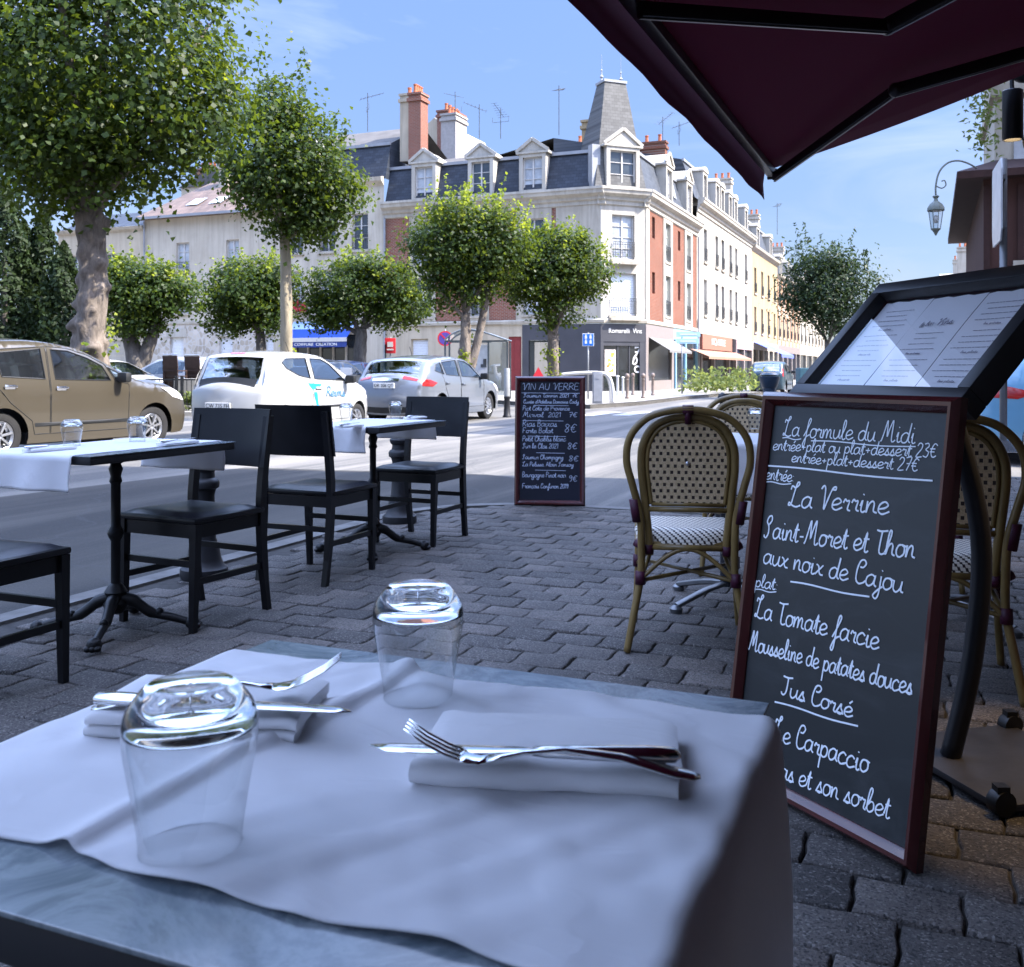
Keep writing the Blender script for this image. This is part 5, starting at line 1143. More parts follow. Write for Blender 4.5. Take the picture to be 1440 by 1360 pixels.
def grot(ch_, x, z, s_, sl=0): scribe(m, ch_, (x, .045, z), (x + s_ * .7, .045, z + sl), (0.1, 0, 1), s_ * .5, .045, (0, -1, 0), jr, .01)
grot('7', 1.78, 1.72, .5, -.05); grot('D', 1.78, 1.35, .36, -.05); grot('o', 1.85, .98, .6, -.1); m.build('window_lettering', M_letw, ch, world=True)
m = MB(); m.M = MR; m.bx(.45, xr(943), .03, .12, .5, 2.69); m.build('shop_window', M_night, ch, world=True)
m = MB(); m.M = MR; m.add([(.5, -.08, 2.7), (xr(944), -.08, 2.7), (xr(944), -1.15, 2.05), (.5, -1.15, 2.05), (.5, -1.15, 1.93), (xr(944), -1.15, 1.93)], [(0, 1, 2, 3), (3, 2, 5, 4)]); m.build('shop_awning', pm('grey awning', (.15, .147, .143), .8), ch, world=True)
x0 = xr(946); m = MB(); m.M = MR; m.bx(x0, RL, -.07, .1, 2.75, 3.34)
for px in (949, 963, 979): q = min(xr(px), RL - .15); m.bx(q - .12, q + .12, -.08, .1, 0, 2.749)
m.build('shopfront', M_sky, ch, world=True); m = MB(); m.M = MR; m.bx(x0, RL, .03, .12, 0, 2.74); m.build('shop_window', M_night, ch, world=True)
# ---------------------------------------------------------------- white town house down the street
W0 = C2 + D * RL; MW = frame(W0, AR); WLn = 20.3
wh = thing('white_townhouse', 'long white town house with paired mansard dormers, next down the street from the corner house', 'building', W0)
def xw(px): return xof(W0, D, px)
ww_ = []
for px in (992, 1008, 1016.5, 1027.5, 1035.5, 1049):
    c = xw(px); ww_ += [(c - .5, c + .5, 4.5, 6.8), (c - .5, c + .5, 7.9, 10.0)]
wall(wh, MW, 0, WLn, 3.3, 11.0, ww_, M_white, .25)
for i, w in enumerate(ww_): window(wh, MW, *w, y=.25, kind='dark' if i % 3 else 'light', rail=True, rows=2)
cornice(wh, MW, 0, WLn, 10.75, M_white); rw_ = mansard(wh, MW, 0, WLn, 11.65, 14.0, 15, M_slR, ins=.8)
for px in (993, 1010.5, 1017.5, 1028.5, 1036, 1050.5): dormer(wh, MW, xw(px), 1.35, 11.65, 2.0, ped=False, arch=True, kind='dark')
chimney(rw_, MW, .1, .7, 2, 4.5, 12.5, 15.2, M_brR, 3); chimney(rw_, MW, WLn - .8, WLn - .1, 1.5, 3.0, 12.5, 16.3, M_greyw, 3)
m = MB(); m.M = MW; a, b = xw(984), xw(1026); m.bx(0, WLn, .1, .3, 0, 3.29); m.build('shop_window', M_night, wh, world=True)
m = MB(); m.M = MW; m.bx(.1, xw(1031), -.16, .1, 3.3, 4.15); m.build('fascia', M_white, wh, world=True)
m = MB(); m.M = MW; m.bx(a, b, -.18, .1, 2.35, 3.29); fb = m.build('shop_sign', M_brownsh, wh, world=True)
ftext(fb, 'MC2 MODE', MW @ Matrix.Translation(((a + b) / 2, -.195, 2.85)), .6, M_letw, squeeze=1.5)
m = MB(); m.M = MW; m.add([(a - 3, -.1, 2.3), (b + 2, -.1, 2.3), (b + 2, -1.2, 1.85), (a - 3, -1.2, 1.85), (a - 3, -1.2, 1.7), (b + 2, -1.2, 1.7)], [(0, 1, 2, 3), (3, 2, 5, 4)]); m.build('shop_awning', pm('tan awning', (.30, .15, .10), .7), wh, world=True)
for px in (985, 1003, 1024, 1034, 1045, 1056): q = xw(px); m = MB(); m.M = MW; m.bx(q - .2, q + .2, -.1, .11, 0, 2.34 if px < 1030 else 3.29); m.build('shop_pillar', M_taupe, wh, world=True)
m = MB(); m.M = MW; m.bx(xw(1034), WLn - .2, -.12, .09, 2.6, 3.29); m.build('shop_sign', pm('rose shop sign', (.45, .32, .33), .5), wh, world=True)
# ---------------------------------------------------------------- houses further down
def row_house(label, start, L, ze, mat, brick, nwin, dorm, roof=True, awn=None, zr=2.2, ang=AR):
    Mh = frame(start, ang); h = thing('terraced_house', label, 'building', start, 0, 'houses down the sunny side street'); ops = []
    for i in range(nwin):
        c = L * (i + .5) / nwin
        for z in (4.1, 7.3): ops.append((c - .55, c + .55, z, z + 2.1))
    wall(h, Mh, 0, L, 3.4, ze, ops, mat, .25)
    for i, w in enumerate(ops): window(h, Mh, *w, y=.25, kind='dark' if i % 3 else 'light', rail=True, rows=2)
    m = MB(); m.M = Mh
    for i in range(nwin + 1): c = L * i / nwin; m.bx(max(0, c - .5), min(L, c + .5), -.05, 0.0, 3.4, ze)
    if brick: m.build('pilaster', brick, h, world=True)
    cornice(h, Mh, 0, L, ze - .05, M_stone, prof=((0, 0), (.1, .1), (.3, .25), (.35, .45), (.05, .5)))
    rf = mansard(h, Mh, 0, L, ze + .45, ze + .45 + zr, ze + zr + 1.4, M_slR, ins=.7)
    for i in range(dorm): dormer(h, Mh, L * (i + .5) / dorm, 1.5, ze + .45, 1.8, ped=False, arch=True, kind='dark')
    chimney(rf, Mh, L - .8, L - .1, 1.6, 3.0, ze + 1, ze + 4.8, M_greyw, 3)
    m = MB(); m.M = Mh; m.bx(0, L, .1, .3, 0, 3.39); m.build('shop_window', M_night, h, world=True)
    m = MB(); m.M = Mh; m.bx(0, L, -.08, .09, 2.7, 3.39); n = 5
    for i in range(n + 1): c = L * i / n; m.bx(max(0, c - .25), min(L, c + .25), -.08, .09, 0, 2.699)
    m.build('shopfront', M_taupe if brick else M_stone, h, world=True)
    if awn: m = MB(); m.M = Mh; m.add([(.4, -.1, 3.3), (L * .55, -.1, 3.3), (L * .55, -2.3, 2.3), (.4, -2.3, 2.3), (.4, -2.3, 2.05), (L * .55, -2.3, 2.05)], [(0, 1, 2, 3), (3, 2, 5, 4)]); m.build('shop_awning', awn, h, world=True)
    return h
Y0 = W0 + D * WLn; row_house('buff stone house with white dormers and a violet blue shop awning', Y0, 14.5, 10.7, M_buff, None, 4, 2, awn=M_violetaw)
Y1 = Y0 + D * 14.5; row_house('orange brick house with pale window bands, beyond the buff stone house', Y1, 17, 9.6, M_cream, M_brO, 6, 3, zr=1.6)
Y2 = Y1 + D * 17; row_house('pale far house partly hidden by the young street tree', Y2, 30, 9.0, M_stone, None, 8, 4, zr=1.6)
P_ = E * .83 + D * 127; row_house('far cream house on the shaded side of the street, near end', P_, 20, 8.2, M_cream, None, 6, 3, zr=1.5, ang=AR + math.pi)
P_ = E * .83 + D * 153; row_house('far buff house on the shaded side of the street, last before the horizon', P_, 26, 9.0, M_buff, None, 7, 3, zr=1.5, ang=AR + math.pi)
# ---------------------------------------------------------------- house with the blue shop awning
B0 = C0 - E * 7.2; MB_ = frame(B0, AL); BLn = 7.2; hb = thing('awning_house', 'pale house with a royal blue shop awning and slate mansard, beside the brick corner house', 'building', B0)
def xb(px): return xof(B0, E, px)
bw_ = []
for c in (1.5, 3.6, 5.7): bw_ += [(c - .5, c + .5, 4.6, 6.6), (c - .5, c + .5, 7.6, 9.6)]
gop = [(xb(414), xb(503), 0, 3.0)]
wall(hb, MB_, 0, BLn, 0, 11.2, bw_ + gop, M_greyw, .22)
for i, w in enumerate(bw_): window(hb, MB_, *w, y=.22, kind='dark' if i % 2 else 'light', rail=True)
cornice(hb, MB_, 0, BLn, 11.0, M_greyw, prof=((0, 0), (.1, .1), (.3, .25), (.35, .45), (.05, .5)))
rb_ = mansard(hb, MB_, 0, BLn, 11.4, 13.4, 15.2, M_slL, back=4.5)
dormer(hb, MB_, 2.2, 1.6, 11.4, 1.9, kind='dark')
chimney(rb_, MB_, xb(547), xb(560), 1.2, 2.4, 12.5, 16.1, M_cream, 1); chimney(rb_, MB_, xb(563), xb(563) + .75, .9, 1.75, 12.3, 16.0, M_brL, 4)
m = MB(); m.M = MB_; m.bx(gop[0][0], gop[0][1], .2, .3, 0, 3); m.build('shop_window', M_night, hb, world=True)
m = MB(); m.M = MB_; a, b = gop[0][:2]
for i in range(6): c = a + (b - a) * i / 5; m.bx(c - .05, c + .05, .1, .2, 0, 2.4)
m.bx(a, b, .08, .19, 1.2, 1.3); m.build('shop_frame', M_stone, hb, world=True)
m = MB(); m.M = MB_; m.quad((a, -.05, 3.75), (b, -.05, 3.75), (b, -.55, 3.3), (a, -.55, 3.3)); sa = m.build('shop_awning', M_bluelt, hb, world=True)
m = MB(); m.M = MB_; m.quad((a, -.55, 3.3), (b, -.55, 3.3), (b, -1.1, 2.8), (a, -1.1, 2.8)); m.build('awning_band', M_blueaw, sa, world=True)
m = MB(); m.M = MB_; m.bx(a, b, -1.16, -1.1, 2.58, 2.8); m.build('awning_bar', M_wpaint, sa, world=True)
m = MB(); m.M = MB_; m.bx(a, b, -1.13, -1.11, 2.28, 2.579); vl = m.build('awning_valance', pm('navy valance', (.02, .04, .17), .7), sa, world=True)
ftext(vl, 'COIFFURE  CREATION', MB_ @ Matrix.Translation(((a + b) / 2 + .1, -1.14, 2.43)), .22, M_letw, squeeze=1.25)
m = MB(); m.M = MB_; jr = random.Random(4); pr_ = []
for i in range(40): x, z = xb(398) + jr.uniform(0, 1.7), 4.3 + jr.uniform(0, .55); m.sphere((x, -.25 + jr.uniform(-.1, .1), z), .12, 6, 4)
m.build('flower_box', pm('red geraniums', (.32, .02, .03), .6, var=.6, scale=9), hb, world=True)
# ---------------------------------------------------------------- rubble-stone house
S0 = B0 - E * 9.4; MS = frame(S0, AL); SLn = 9.4; hs = thing('stone_house', 'white house with a rubble stone ground floor and brown tiled roof, behind the pollarded trees', 'building', S0)
def xs_(px): return xof(S0, E, px)
so_ = [(xs_(239), xs_(258), .9, 3.0), (xs_(308), xs_(327), .9, 3.0), (xs_(372), xs_(388), .9, 3.0)]
wall(hs, MS, 0, SLn, 0, 3.75, so_, M_rubble, .2, 'ground_wall')
for w in so_:
    window(hs, MS, *w, y=.2, kind='shut'); m = MB(); m.M = MS; m.bx(w[0] - .25, w[1] + .25, -.05, .02, 3.0, 3.5); m.build('lintel', M_white, hs, world=True)
so2 = [(xs_(248), xs_(266), 4.4, 6.1), (xs_(318), xs_(336), 4.4, 6.1), (xs_(372), xs_(388), 4.4, 6.1), (xs_(248), xs_(266), 7.0, 8.6), (xs_(318), xs_(336), 7.0, 8.6)]
wall(hs, MS, 0, SLn, 3.9, 10.3, so2, M_greyw, .2)
for w in so2: window(hs, MS, *w, y=.2, kind='light', rail=True)
cornice(hs, MS, 0, SLn, 3.75, M_stone, 'string_course', ((0, 0), (.06, .02), (.06, .14), (0, .16)))
m = MB(); m.M = MS; m.quad((-.3, -.5, 10.2), (SLn + .2, -.5, 10.2), (SLn + .2, 4.2, 13.0), (1.6, 4.2, 13.0)); m.add([(-.3, -.5, 10.2), (1.6, 4.2, 13.0), (-.3, 8, 10.2)], [(0, 1, 2)]); m.bx(-.3, SLn + .2, -.5, .02, 10.08, 10.19); rs_ = m.build('roof', M_tileroof, hs, world=True)
m = MB(); m.M = MS; m.bx(-.3, SLn + .2, -.6, -.5, 10.05, 10.2); m.tube([(.1, -.14, 10.0), (.1, -.14, 0)], .05, 8); m.build('gutter', M_zinc, rs_, world=True)
m = MB(); m.M = MS
for x in (2.6, 4.3): m.quad((x, .6, 10.93), (x + .9, .6, 10.93), (x + .9, 1.5, 11.46), (x, 1.5, 11.46))
m.build('skylight', M_panel, rs_, world=True); chimney(rs_, MS, 2.9, 3.5, 3.2, 3.9, 12, 13.9, M_greyw, 1)
G0 = S0 - E * 7; MG_ = frame(G0, AL); hg = thing('garage_wing', 'low cream house with a pale garage door, partly behind the knobbly tree trunk', 'building', G0)
go_ = [(3.6, 6.2, 0, 2.9), (3.8, 4.8, 6.5, 8.2), (1, 2, 6.5, 8.2)]
wall(hg, MG_, 0, 7, 0, 9.6, go_, M_cream, .2); window(hg, MG_, *go_[1], kind='dark'); window(hg, MG_, *go_[2], kind='dark')
m = MB(); m.M = MG_
for i in range(6): m.bx(3.6, 6.2, .1, .16, i * .48, i * .48 + .465)
m.build('garage_door', M_stone, hg, world=True); cornice(hg, MG_, 0, 7, 9.5, M_stone, prof=((0, 0), (.2, .1), (.3, .25), (.05, .3)))
m = MB(); m.M = MG_; m.quad((0, -.1, 9.8), (7, -.1, 9.8), (7, 4, 11.4), (0, 4, 11.4)); m.add([(0, -.1, 9.8), (0, 4, 11.4), (0, 8, 9.8)], [(0, 1, 2)]); m.build('roof', M_slL, hg, world=True)
# houses behind, only gables and chimneys showing over the roofs
H0 = at(575, 300, 66); H0.z = 0; MH = frame(H0, AL); hr = thing('gabled_house', 'cream gable with brick chimney rising behind the brick corner house', 'building', H0)
m = MB(); m.M = MH; m.prism_xz([(0, 0), (3.3, 0), (3.3, 15.2), (1.9, 17.6), (0, 16.2)][::-1], 0, 8); m.build('wall', M_cream, hr, world=True, fix=True)
chimney(hr, MH, 2.3, 3.4, -.4, 1.6, 13, 17.8, M_brL, 4); chimney(hr, MH, 3.9, 4.9, -3, -1.4, 12, 16.8, pm('grey chimney render', (.30, .28, .26), .8), 4)
I0 = at(255, 300, 72); I0.z = 0; MI = frame(I0, AL); hi = thing('rear_house', 'cream house end with a row of orange chimney pots above the brown tiled roof', 'building', I0)
m = MB(); m.M = MI; m.bx(0, 7, 0, 7, 0, 14.2); m.build('wall', M_cream, hi, world=True)
m = MB(); m.M = MI; m.prism_xz([(-.2, 14.2), (7.2, 14.2), (3, 15.5)][::-1], -.1, 7.1); m.build('roof', M_lead, hi, world=True, fix=True)
chimney(hi, MI, .9, 3.1, .5, 1.5, 13.5, 15.5, M_brL, 6)
for i, (px, py, Y, h) in enumerate(((517, 185, 57, 2.2), (786, 190, 54, 2.7), (640, 185, 60, 2.4), (674, 195, 58, 2.0), (704, 195, 56, 1.7), (932, 205, 62, 1.8), (955, 205, 62, 1.5), (1093, 330, 88, 2.8), (278, 265, 72, 1.7))):
    base = at(px, py, Y); antenna(('aerial mast left of the tall chimney over the awning house', 'yagi aerial by the small chimney left of the slate tower', 'aerial above the cream gable chimney', 'aerial over the corner house roof, third from the tower', 'aerial over the corner house roof, nearest the tower chimney', 'aerial behind the chimneys right of the slate tower', 'second aerial behind the chimneys right of the slate tower', 'aerial above the far street houses beside the young tree', 'aerial over the brown tiled roof')[i], base, h, yagi=i % 2 == 0, ang=.3 + i)
# ---------------------------------------------------------------- timber house across the side street, right
A0 = Vector((8.05, 17.0, 0)); MT = frame(A0, AL); MTs = frame(A0, AR)
M_timb = pm('brown painted timber', (.045, .02, .016), .8, spec=.2, var=.2, scale=3, sc=(1, 1, .3)); M_timbd = pm('dark eaves board', (.03, .014, .012), .8, spec=.2, var=.2)
ht = thing('timber_house', 'brown timber fronted house with deep eaves at the far side of the side street', 'building', A0)
tw_ = [(.55, 1.0, 2.9, 3.9), (1.3, 2.4, 2.9, 3.9), (.55, 1.0, .9, 2.5), (1.3, 2.4, .9, 2.5)]
wall(ht, MT, 0, 9, 0, 4.3, tw_, M_timb, .15)
for w in tw_: window(ht, MT, *w, y=.15, kind='light', cols=1, rows=2)
m = MB(); m.M = MT; x = .0
while x < 4: m.bx(x, x + .1, -.05, 0, 0, 4.2); x += .52
m.bx(0, 9, -.06, 0.002, 2.62, 2.76); m.build('timber_frame', M_timbd, ht, world=True)
wall(ht, MTs, -9, 0, 0, 4.3, [], M_timb, .1) if False else None
m = MB(); m.M = MT; m.quad((0, 9, 0), (0, 0, 0), (0, 0, 4.3), (0, 9, 4.3)); m.build('side_wall', M_timb, ht, world=True)
m = MB(); m.M = MT; m.bx(-.42, 9, -.3, 9.2, 4.3, 4.42); m.add([(-.42, -.3, 4.421), (9, -.3, 4.421), (9, 2.0, 5.0), (.3, 2.0, 5.0)], [(0, 1, 2, 3)]); m.add([(-.42, -.3, 4.421), (.3, 2, 5), (.3, 9.2, 5), (-.42, 9.2, 4.421)], [(0, 1, 2, 3)]); m.build('eaves', M_timbd, ht, world=True)
m = MB(); m.M = MT; m.bx(.28, 9, 2.0, 6.2, 4.42, 11.2); m.bx(.2, 9, 1.9, 6.3, 6.2, 6.4); m.bx(3.6, 10, -.0, 9.5, 4.43, 13.5); m.build('upper_wall', M_stone, ht, world=True)
m = MB(); m.M = MT
for x0, x1 in ((.6, 1.5), (2.0, 2.9)): m.bx(x0, x1, 1.95, 1.999, 4.9, 6.1); m.bx(x0, x1, 1.95, 1.999, 7.2, 9.4)
m.build('upper_window', M_panel, ht, world=True)
m = MB(); m.M = MT; m.box((-.35, 8.3, 1.9), (.5, .08, 1.4)); m.build('hanging_sign', M_timbd, ht, world=True)
# far roofs on the right side of the street
m = MB(); P = at(1385, 520, 62); P.z = 0; fh = thing('far_house', 'far cream house with small roofs, just above the lectern beneath the lantern', 'building', P)
m.M = frame(P, AL); m.bx(-1.4, 6, 0, 14, 0, 6.4); m.build('wall', M_cream, fh, world=True)
m = MB(); m.M = frame(P, AL); m.prism_xz([(-1.6, 6.4), (6.2, 6.4), (1.5, 7.6)][::-1], -.2, 14); m.build('roof', M_lead, fh, world=True, fix=True)
# ---------------------------------------------------------------- trees
M_leafL = leafmat('lime leaves', (.006, .015, .004), (.036, .064, .010), (.24, .32, .02), .33, .36)
M_leafY = leafmat('young lime leaves', (.06, .105, .014), (.22, .26, .03), (.48, .54, .04), .48, .4)
M_leafD = leafmat('dark conifer sprays', (.005, .014, .004), (.03, .05, .012), (.07, .11, .015), .2, .5)
M_leafA = leafmat('ash leaves', (.008, .019, .009), (.026, .048, .02), (.08, .12, .02), .3, .4)
M_leafG = leafmat('bed plants', (.05, .085, .025), (.19, .22, .07), (.35, .40, .08), .35, .5)
def bark(name, a, b_, sc=9):
    m, n, l, bb = nmat(name); v = coords(n, l, scale=(1, 1, .45)); h = noise(n, l, v, sc, 8, .65, .6)
    l.new(ramp(n, l, h, [(.32, a), (.68, b_)]), bb.inputs['Base Color']); bb.inputs['Roughness'].default_value = .9; bump(n, l, bb, h, .9, .03); return m
M_bark = bark('lime bark', (.065, .052, .042), (.20, .165, .135)); M_bark2 = bark('smooth pale bark', (.16, .135, .09), (.28, .24, .165), 5); M_bark3 = bark('dark bark', (.045, .038, .032), (.13, .115, .1))
def leaves(name, pts, nrm, size, mat, parent, seed, tone, aspect=.8, var=.35, split=None):
    g = np.random.default_rng(seed); N = len(pts); nrm = nrm / np.maximum(1e-6, np.linalg.norm(nrm, axis=1, keepdims=True))
    t = g.normal(size=(N, 3)); t -= nrm * np.sum(t * nrm, axis=1, keepdims=True); t /= np.maximum(1e-6, np.linalg.norm(t, axis=1, keepdims=True)); b = np.cross(nrm, t)
    s = size * (1 + var * (g.random((N, 1)) * 2 - 1)); w_ = s * aspect
    fold = nrm * s * (.10 + .12 * g.random((N, 1)))
    v = np.stack([pts - t * s * .5, pts + b * w_ * .5 - t * s * .08 + fold, pts + t * s * .55 - fold * .4, pts - b * w_ * .5 - t * s * .08 + fold], axis=1).reshape(-1, 3)
    if parent is not None: v = v - np.array(parent.location)
    me = bpy.data.meshes.new(name); me.vertices.add(4 * N); me.vertices.foreach_set('co', v.astype(np.float32).ravel())
    me.loops.add(4 * N); me.loops.foreach_set('vertex_index', np.arange(4 * N, dtype=np.int32)); me.polygons.add(N)
    me.polygons.foreach_set('loop_start', np.arange(0, 4 * N, 4, dtype=np.int32)); me.polygons.foreach_set('loop_total', np.full(N, 4, dtype=np.int32))
    me.update(calc_edges=True); me.validate(); [me.materials.append(q) for q in (mat if isinstance(mat, list) else [mat])]
    if split is not None: me.polygons.foreach_set('material_index', (np.arange(N) >= split).astype(np.int32))
    a = me.attributes.new('tone', 'FLOAT', 'POINT'); a.data.foreach_set('value', np.repeat(np.clip(tone, 0, 1), 4).astype(np.float32))
    o = bpy.data.objects.new(name, me); COL.objects.link(o); o.parent = parent; RM[o.name] = RM[parent.name] if parent is not None else Matrix.Identity(4); return o
def crown_points(lobes, n, seed, clump=.3, per=34, fill=.25, droop=0.0):
    g = np.random.default_rng(seed); vol = np.array([(r[0] * r[1] * r[2]) ** (2 / 3) for c, r in lobes]); vol = vol / vol.sum(); P = []; Nn_ = []; T = []
    nc = max(6, n // per); li = g.choice(len(lobes), nc, p=vol)
    for k in range(nc):
        c, r = np.array(lobes[li[k]][0]), np.array(lobes[li[k]][1]); d = g.normal(size=3); d /= np.linalg.norm(d)
        rad = 1 - abs(g.normal()) * .18 if g.random() > fill else g.random() ** .5 * .8
        wob = 1 + .13 * math.sin(d[0] * 5 + seed) * math.cos(d[2] * 6 + d[1] * 4)
        cc = c + d * r * rad * wob; m_ = int(per * (.5 + g.random())); sc = clump * (.6 + .8 * g.random())
        q = cc + g.normal(size=(m_, 3)) * sc * np.array([1, 1, .75]); P.append(q)
        nn = d * .8 + np.array([0, 0, .55]) + g.normal(size=(m_, 3)) * .55; Nn_.append(nn); T.append(np.clip(g.random() * .35 + .15 + g.random(m_) * .5, 0, 1))
    return np.vstack(P), np.vstack(Nn_), np.concatenate(T)
def shoots(lobes, n, seed, length=.7, top=.35, per=14):
    g = np.random.default_rng(seed); P = []; N_ = []; T = []
    for k in range(n):
        c, r = lobes[g.integers(len(lobes))]; d = g.normal(size=3); d /= np.linalg.norm(d); d[2] = abs(d[2]) * (1 - top) + top; d /= np.linalg.norm(d)
        b = np.array(c) + d * np.array(r) * .92; up = np.array([0, 0, 1.0]) + d * .35 + g.normal(size=3) * .12; L = length * (.4 + .8 * g.random())
        t = np.sort(g.random(per))[:, None]; q = b + up * L * t + g.normal(size=(per, 3)) * .07 * (1.2 - t); P.append(q); N_.append(g.normal(size=(per, 3)) + np.array([0, 0, .5])); T.append(.4 + .6 * g.random(per))
    return np.vstack(P), np.vstack(N_), np.concatenate(T)
def trunk_mesh(parent, path, radii, mat, knobs=0, seed=1, n=20, name='trunk'):
    jr = random.Random(seed); pts = crom(path, 26 if knobs > 20 else 12); N = len(pts); rr = [np.interp(i / (N - 1) * (len(path) - 1), range(len(path)), radii) for i in range(N)]
    m = MB(); m.tube(pts, list(rr), n, True, up=(1, .01, 0))
    kb = [(jr.uniform(0, 6.28), jr.uniform(.05, .95), jr.uniform(.16, .4), jr.uniform(.012, .028), jr.uniform(.16, .42)) for _ in range(knobs)]
    out = []
    for idx, v in enumerate(m.v):
        i, k = divmod(idx, n)
        if i >= N: out.append(v); continue
        a = 2 * math.pi * k / n; f = i / (N - 1); c = pts[i]; d = Vector(v) - c; amp = 1 + .08 * math.sin(a * 3 + f * 9) + .05 * math.sin(a * 7 - f * 21)
        for (ka, kf, kw, kh, ks) in kb:
            da = (a - ka + math.pi) % (2 * math.pi) - math.pi; amp += ks * math.exp(-(da / kw) ** 2 - ((f - kf) / kh) ** 2)
        out.append(tuple(c + d * amp))
    m.v = out; return m.build(name, mat, parent, smooth=True, world=True)
TREES = 'pollarded lime trees of the square'
def tree(label, base, path, radii, lobes, nleaf, size, seed, mat=None, bk=None, limbs=5, knobs=0, nsh=0, shl=.7, suck=0, clump=.3, name='lime_tree', group=TREES, aspect=.85, fork=None, shmat=None):
    base = Vector(base); t = thing(name, label, 'tree', base, 0, group); bk = bk or M_bark
    P = [base + Vector(p) for p in path]; L = [(tuple(base + Vector(c)), r) for c, r in lobes]
    trunk_mesh(t, P, radii, bk, knobs, seed, 40 if knobs > 20 else 18); jr = random.Random(seed)
    if fork: trunk_mesh(t, [base + Vector(p) for p in fork], [radii[1] * .8, radii[1] * .7, radii[-1] * .7], bk, 4, seed + 1, 14, 'limb')
    for i in range(limbs):
        c, r = L[i % len(L)]; d = Vector((jr.uniform(-1, 1), jr.uniform(-1, 1), jr.uniform(-.2, .9))); e_ = Vector(c) + Vector((d.x * r[0], d.y * r[1], d.z * r[2])) * .55; s_ = P[-1] - Vector((0, 0, jr.uniform(0, .3)))
        mid = s_.lerp(e_, .5) + Vector((0, 0, -.1 + jr.uniform(0, .3))); m = MB(); r0 = radii[-1] * jr.uniform(.4, .6); m.tube(crom([s_, mid, e_], 5), [r0 * (1 - .07 * k) for k in range(11)], 7); m.build('limb', bk, t, smooth=True, world=True)
    p, n, tn = crown_points(L, nleaf, seed, clump); k0 = len(p)
    if nsh: p2, n2, t2 = shoots(L, nsh, seed + 5, shl); p = np.vstack([p, p2]); n = np.vstack([n, n2]); tn = np.concatenate([tn, t2])
    leaves('crown', p, n, size, [mat or M_leafL, shmat or M_leafY], t, seed, tn, aspect, split=k0)
    if suck:
        g = np.random.default_rng(seed + 9); Q = []; 
        for k in range(suck):
            f = g.random(); a = g.random() * 6.28; c = P[0].lerp(P[-1], f * .8); r = radii[0] * 1.15; c = np.array(c) + np.array([math.cos(a) * r, math.sin(a) * r, 0]); Q.append(c + g.normal(size=(26, 3)) * np.array([.09, .09, .13]))
        Q = np.vstack(Q); leaves('foliage', Q, g.normal(size=Q.shape) + np.array([0, -.3, .6]), size * .85, M_leafY, t, seed + 3, g.random(len(Q)), aspect)
    return t
def rp(px, Y): return Vector(((px - 720) / F * Y, Y, ROADZ))
tree('largest tree, leaning over the olive car on a thick knobbly trunk', rp(128, 15.6), [(0.05, 0, 0), (-.02, 0, 1.2), (.03, 0, 2.4), (-.02, 0, 3.7)], [.25, .24, .2, .19],
    [((.35, 0, 6.1), (2.15, 2.0, 2.2)), ((-1.7, .3, 6.0), (1.7, 1.7, 1.9)), ((-.15, -.1, 4.35), (1.15, 1.1, .75)), ((1.35, -.2, 5.15), (1.0, 1.0, .9)), ((.3, 0, 8.0), (2.0, 1.8, 1.4)), ((-.9, 0, 4.9), (1.2, 1, .8))], 38000, .098, 11, limbs=7, knobs=110, nsh=46, shl=.5, suck=10, clump=.27)
tree('tall slim tree with a smooth pale trunk, above the white car', rp(402, 22.5), [(0, 0, 0), (.02, 0, 2), (-.03, 0, 4.2)], [.15, .135, .11],
    [((.1, 0, 5.6), (1.35, 1.3, 1.5)), ((-.55, 0, 5.9), (.9, .9, 1.2)), ((.75, .1, 5.3), (.95, .9, .95)), ((-.1, 0, 7.0), (.75, .75, .75)), ((.6, 0, 4.45), (.75, .7, .55))], 19000, .095, 23, bk=M_bark2, limbs=6, nsh=44, shl=.75, suck=3, clump=.2, shmat=M_leafL)
tree('pollarded tree on a forked dark trunk before the garage door', rp(188, 34), [(0, 0, 0), (.12, 0, 1.2), (-.25, 0, 2.6)], [.36, .34, .2],
    [((.4, 0, 3.95), (1.5, 1.3, .95)), ((-.35, 0, 3.9), (1.1, 1.1, 1.15)), ((1.4, 0, 3.7), (.9, .9, .7)), ((.1, 0, 2.75), (.8, .8, .5))], 13500, .118, 31, bk=M_bark3, limbs=5, nsh=60, shl=.45, clump=.22, fork=[(.1, 0, .8), (.45, 0, 1.8), (.75, 0, 2.8)])
tree('pollarded tree between the stone house door and the slim pale trunk', rp(366, 36), [(0, 0, 0), (.05, 0, 1.5), (-.05, 0, 2.8)], [.2, .18, .15],
    [((-.5, 0, 4.0), (1.4, 1.3, 1.15)), ((.5, 0, 4.2), (1.0, 1.0, .95)), ((-1.2, 0, 3.2), (.9, .8, .8)), ((.3, 0, 3.1), (.8, .8, .6))], 13500, .118, 37, bk=M_bark3, nsh=60, shl=.5, clump=.22)
tree('pollarded tree in front of the royal blue shop awning', rp(508, 37), [(0, 0, 0), (-.05, 0, 1.5), (0, 0, 2.7)], [.3, .24, .2],
    [((-.6, 0, 4.0), (1.5, 1.3, 1.2)), ((.9, 0, 4.0), (1.35, 1.2, 1.2)), ((1.6, 0, 3.5), (.9, .8, .7)), ((-1.2, 0, 3.3), (.9, .8, .6)), ((.2, 0, 4.9), (1.0, .9, .55))], 15500, .118, 41, bk=M_bark3, nsh=55, shl=.5, clump=.22)
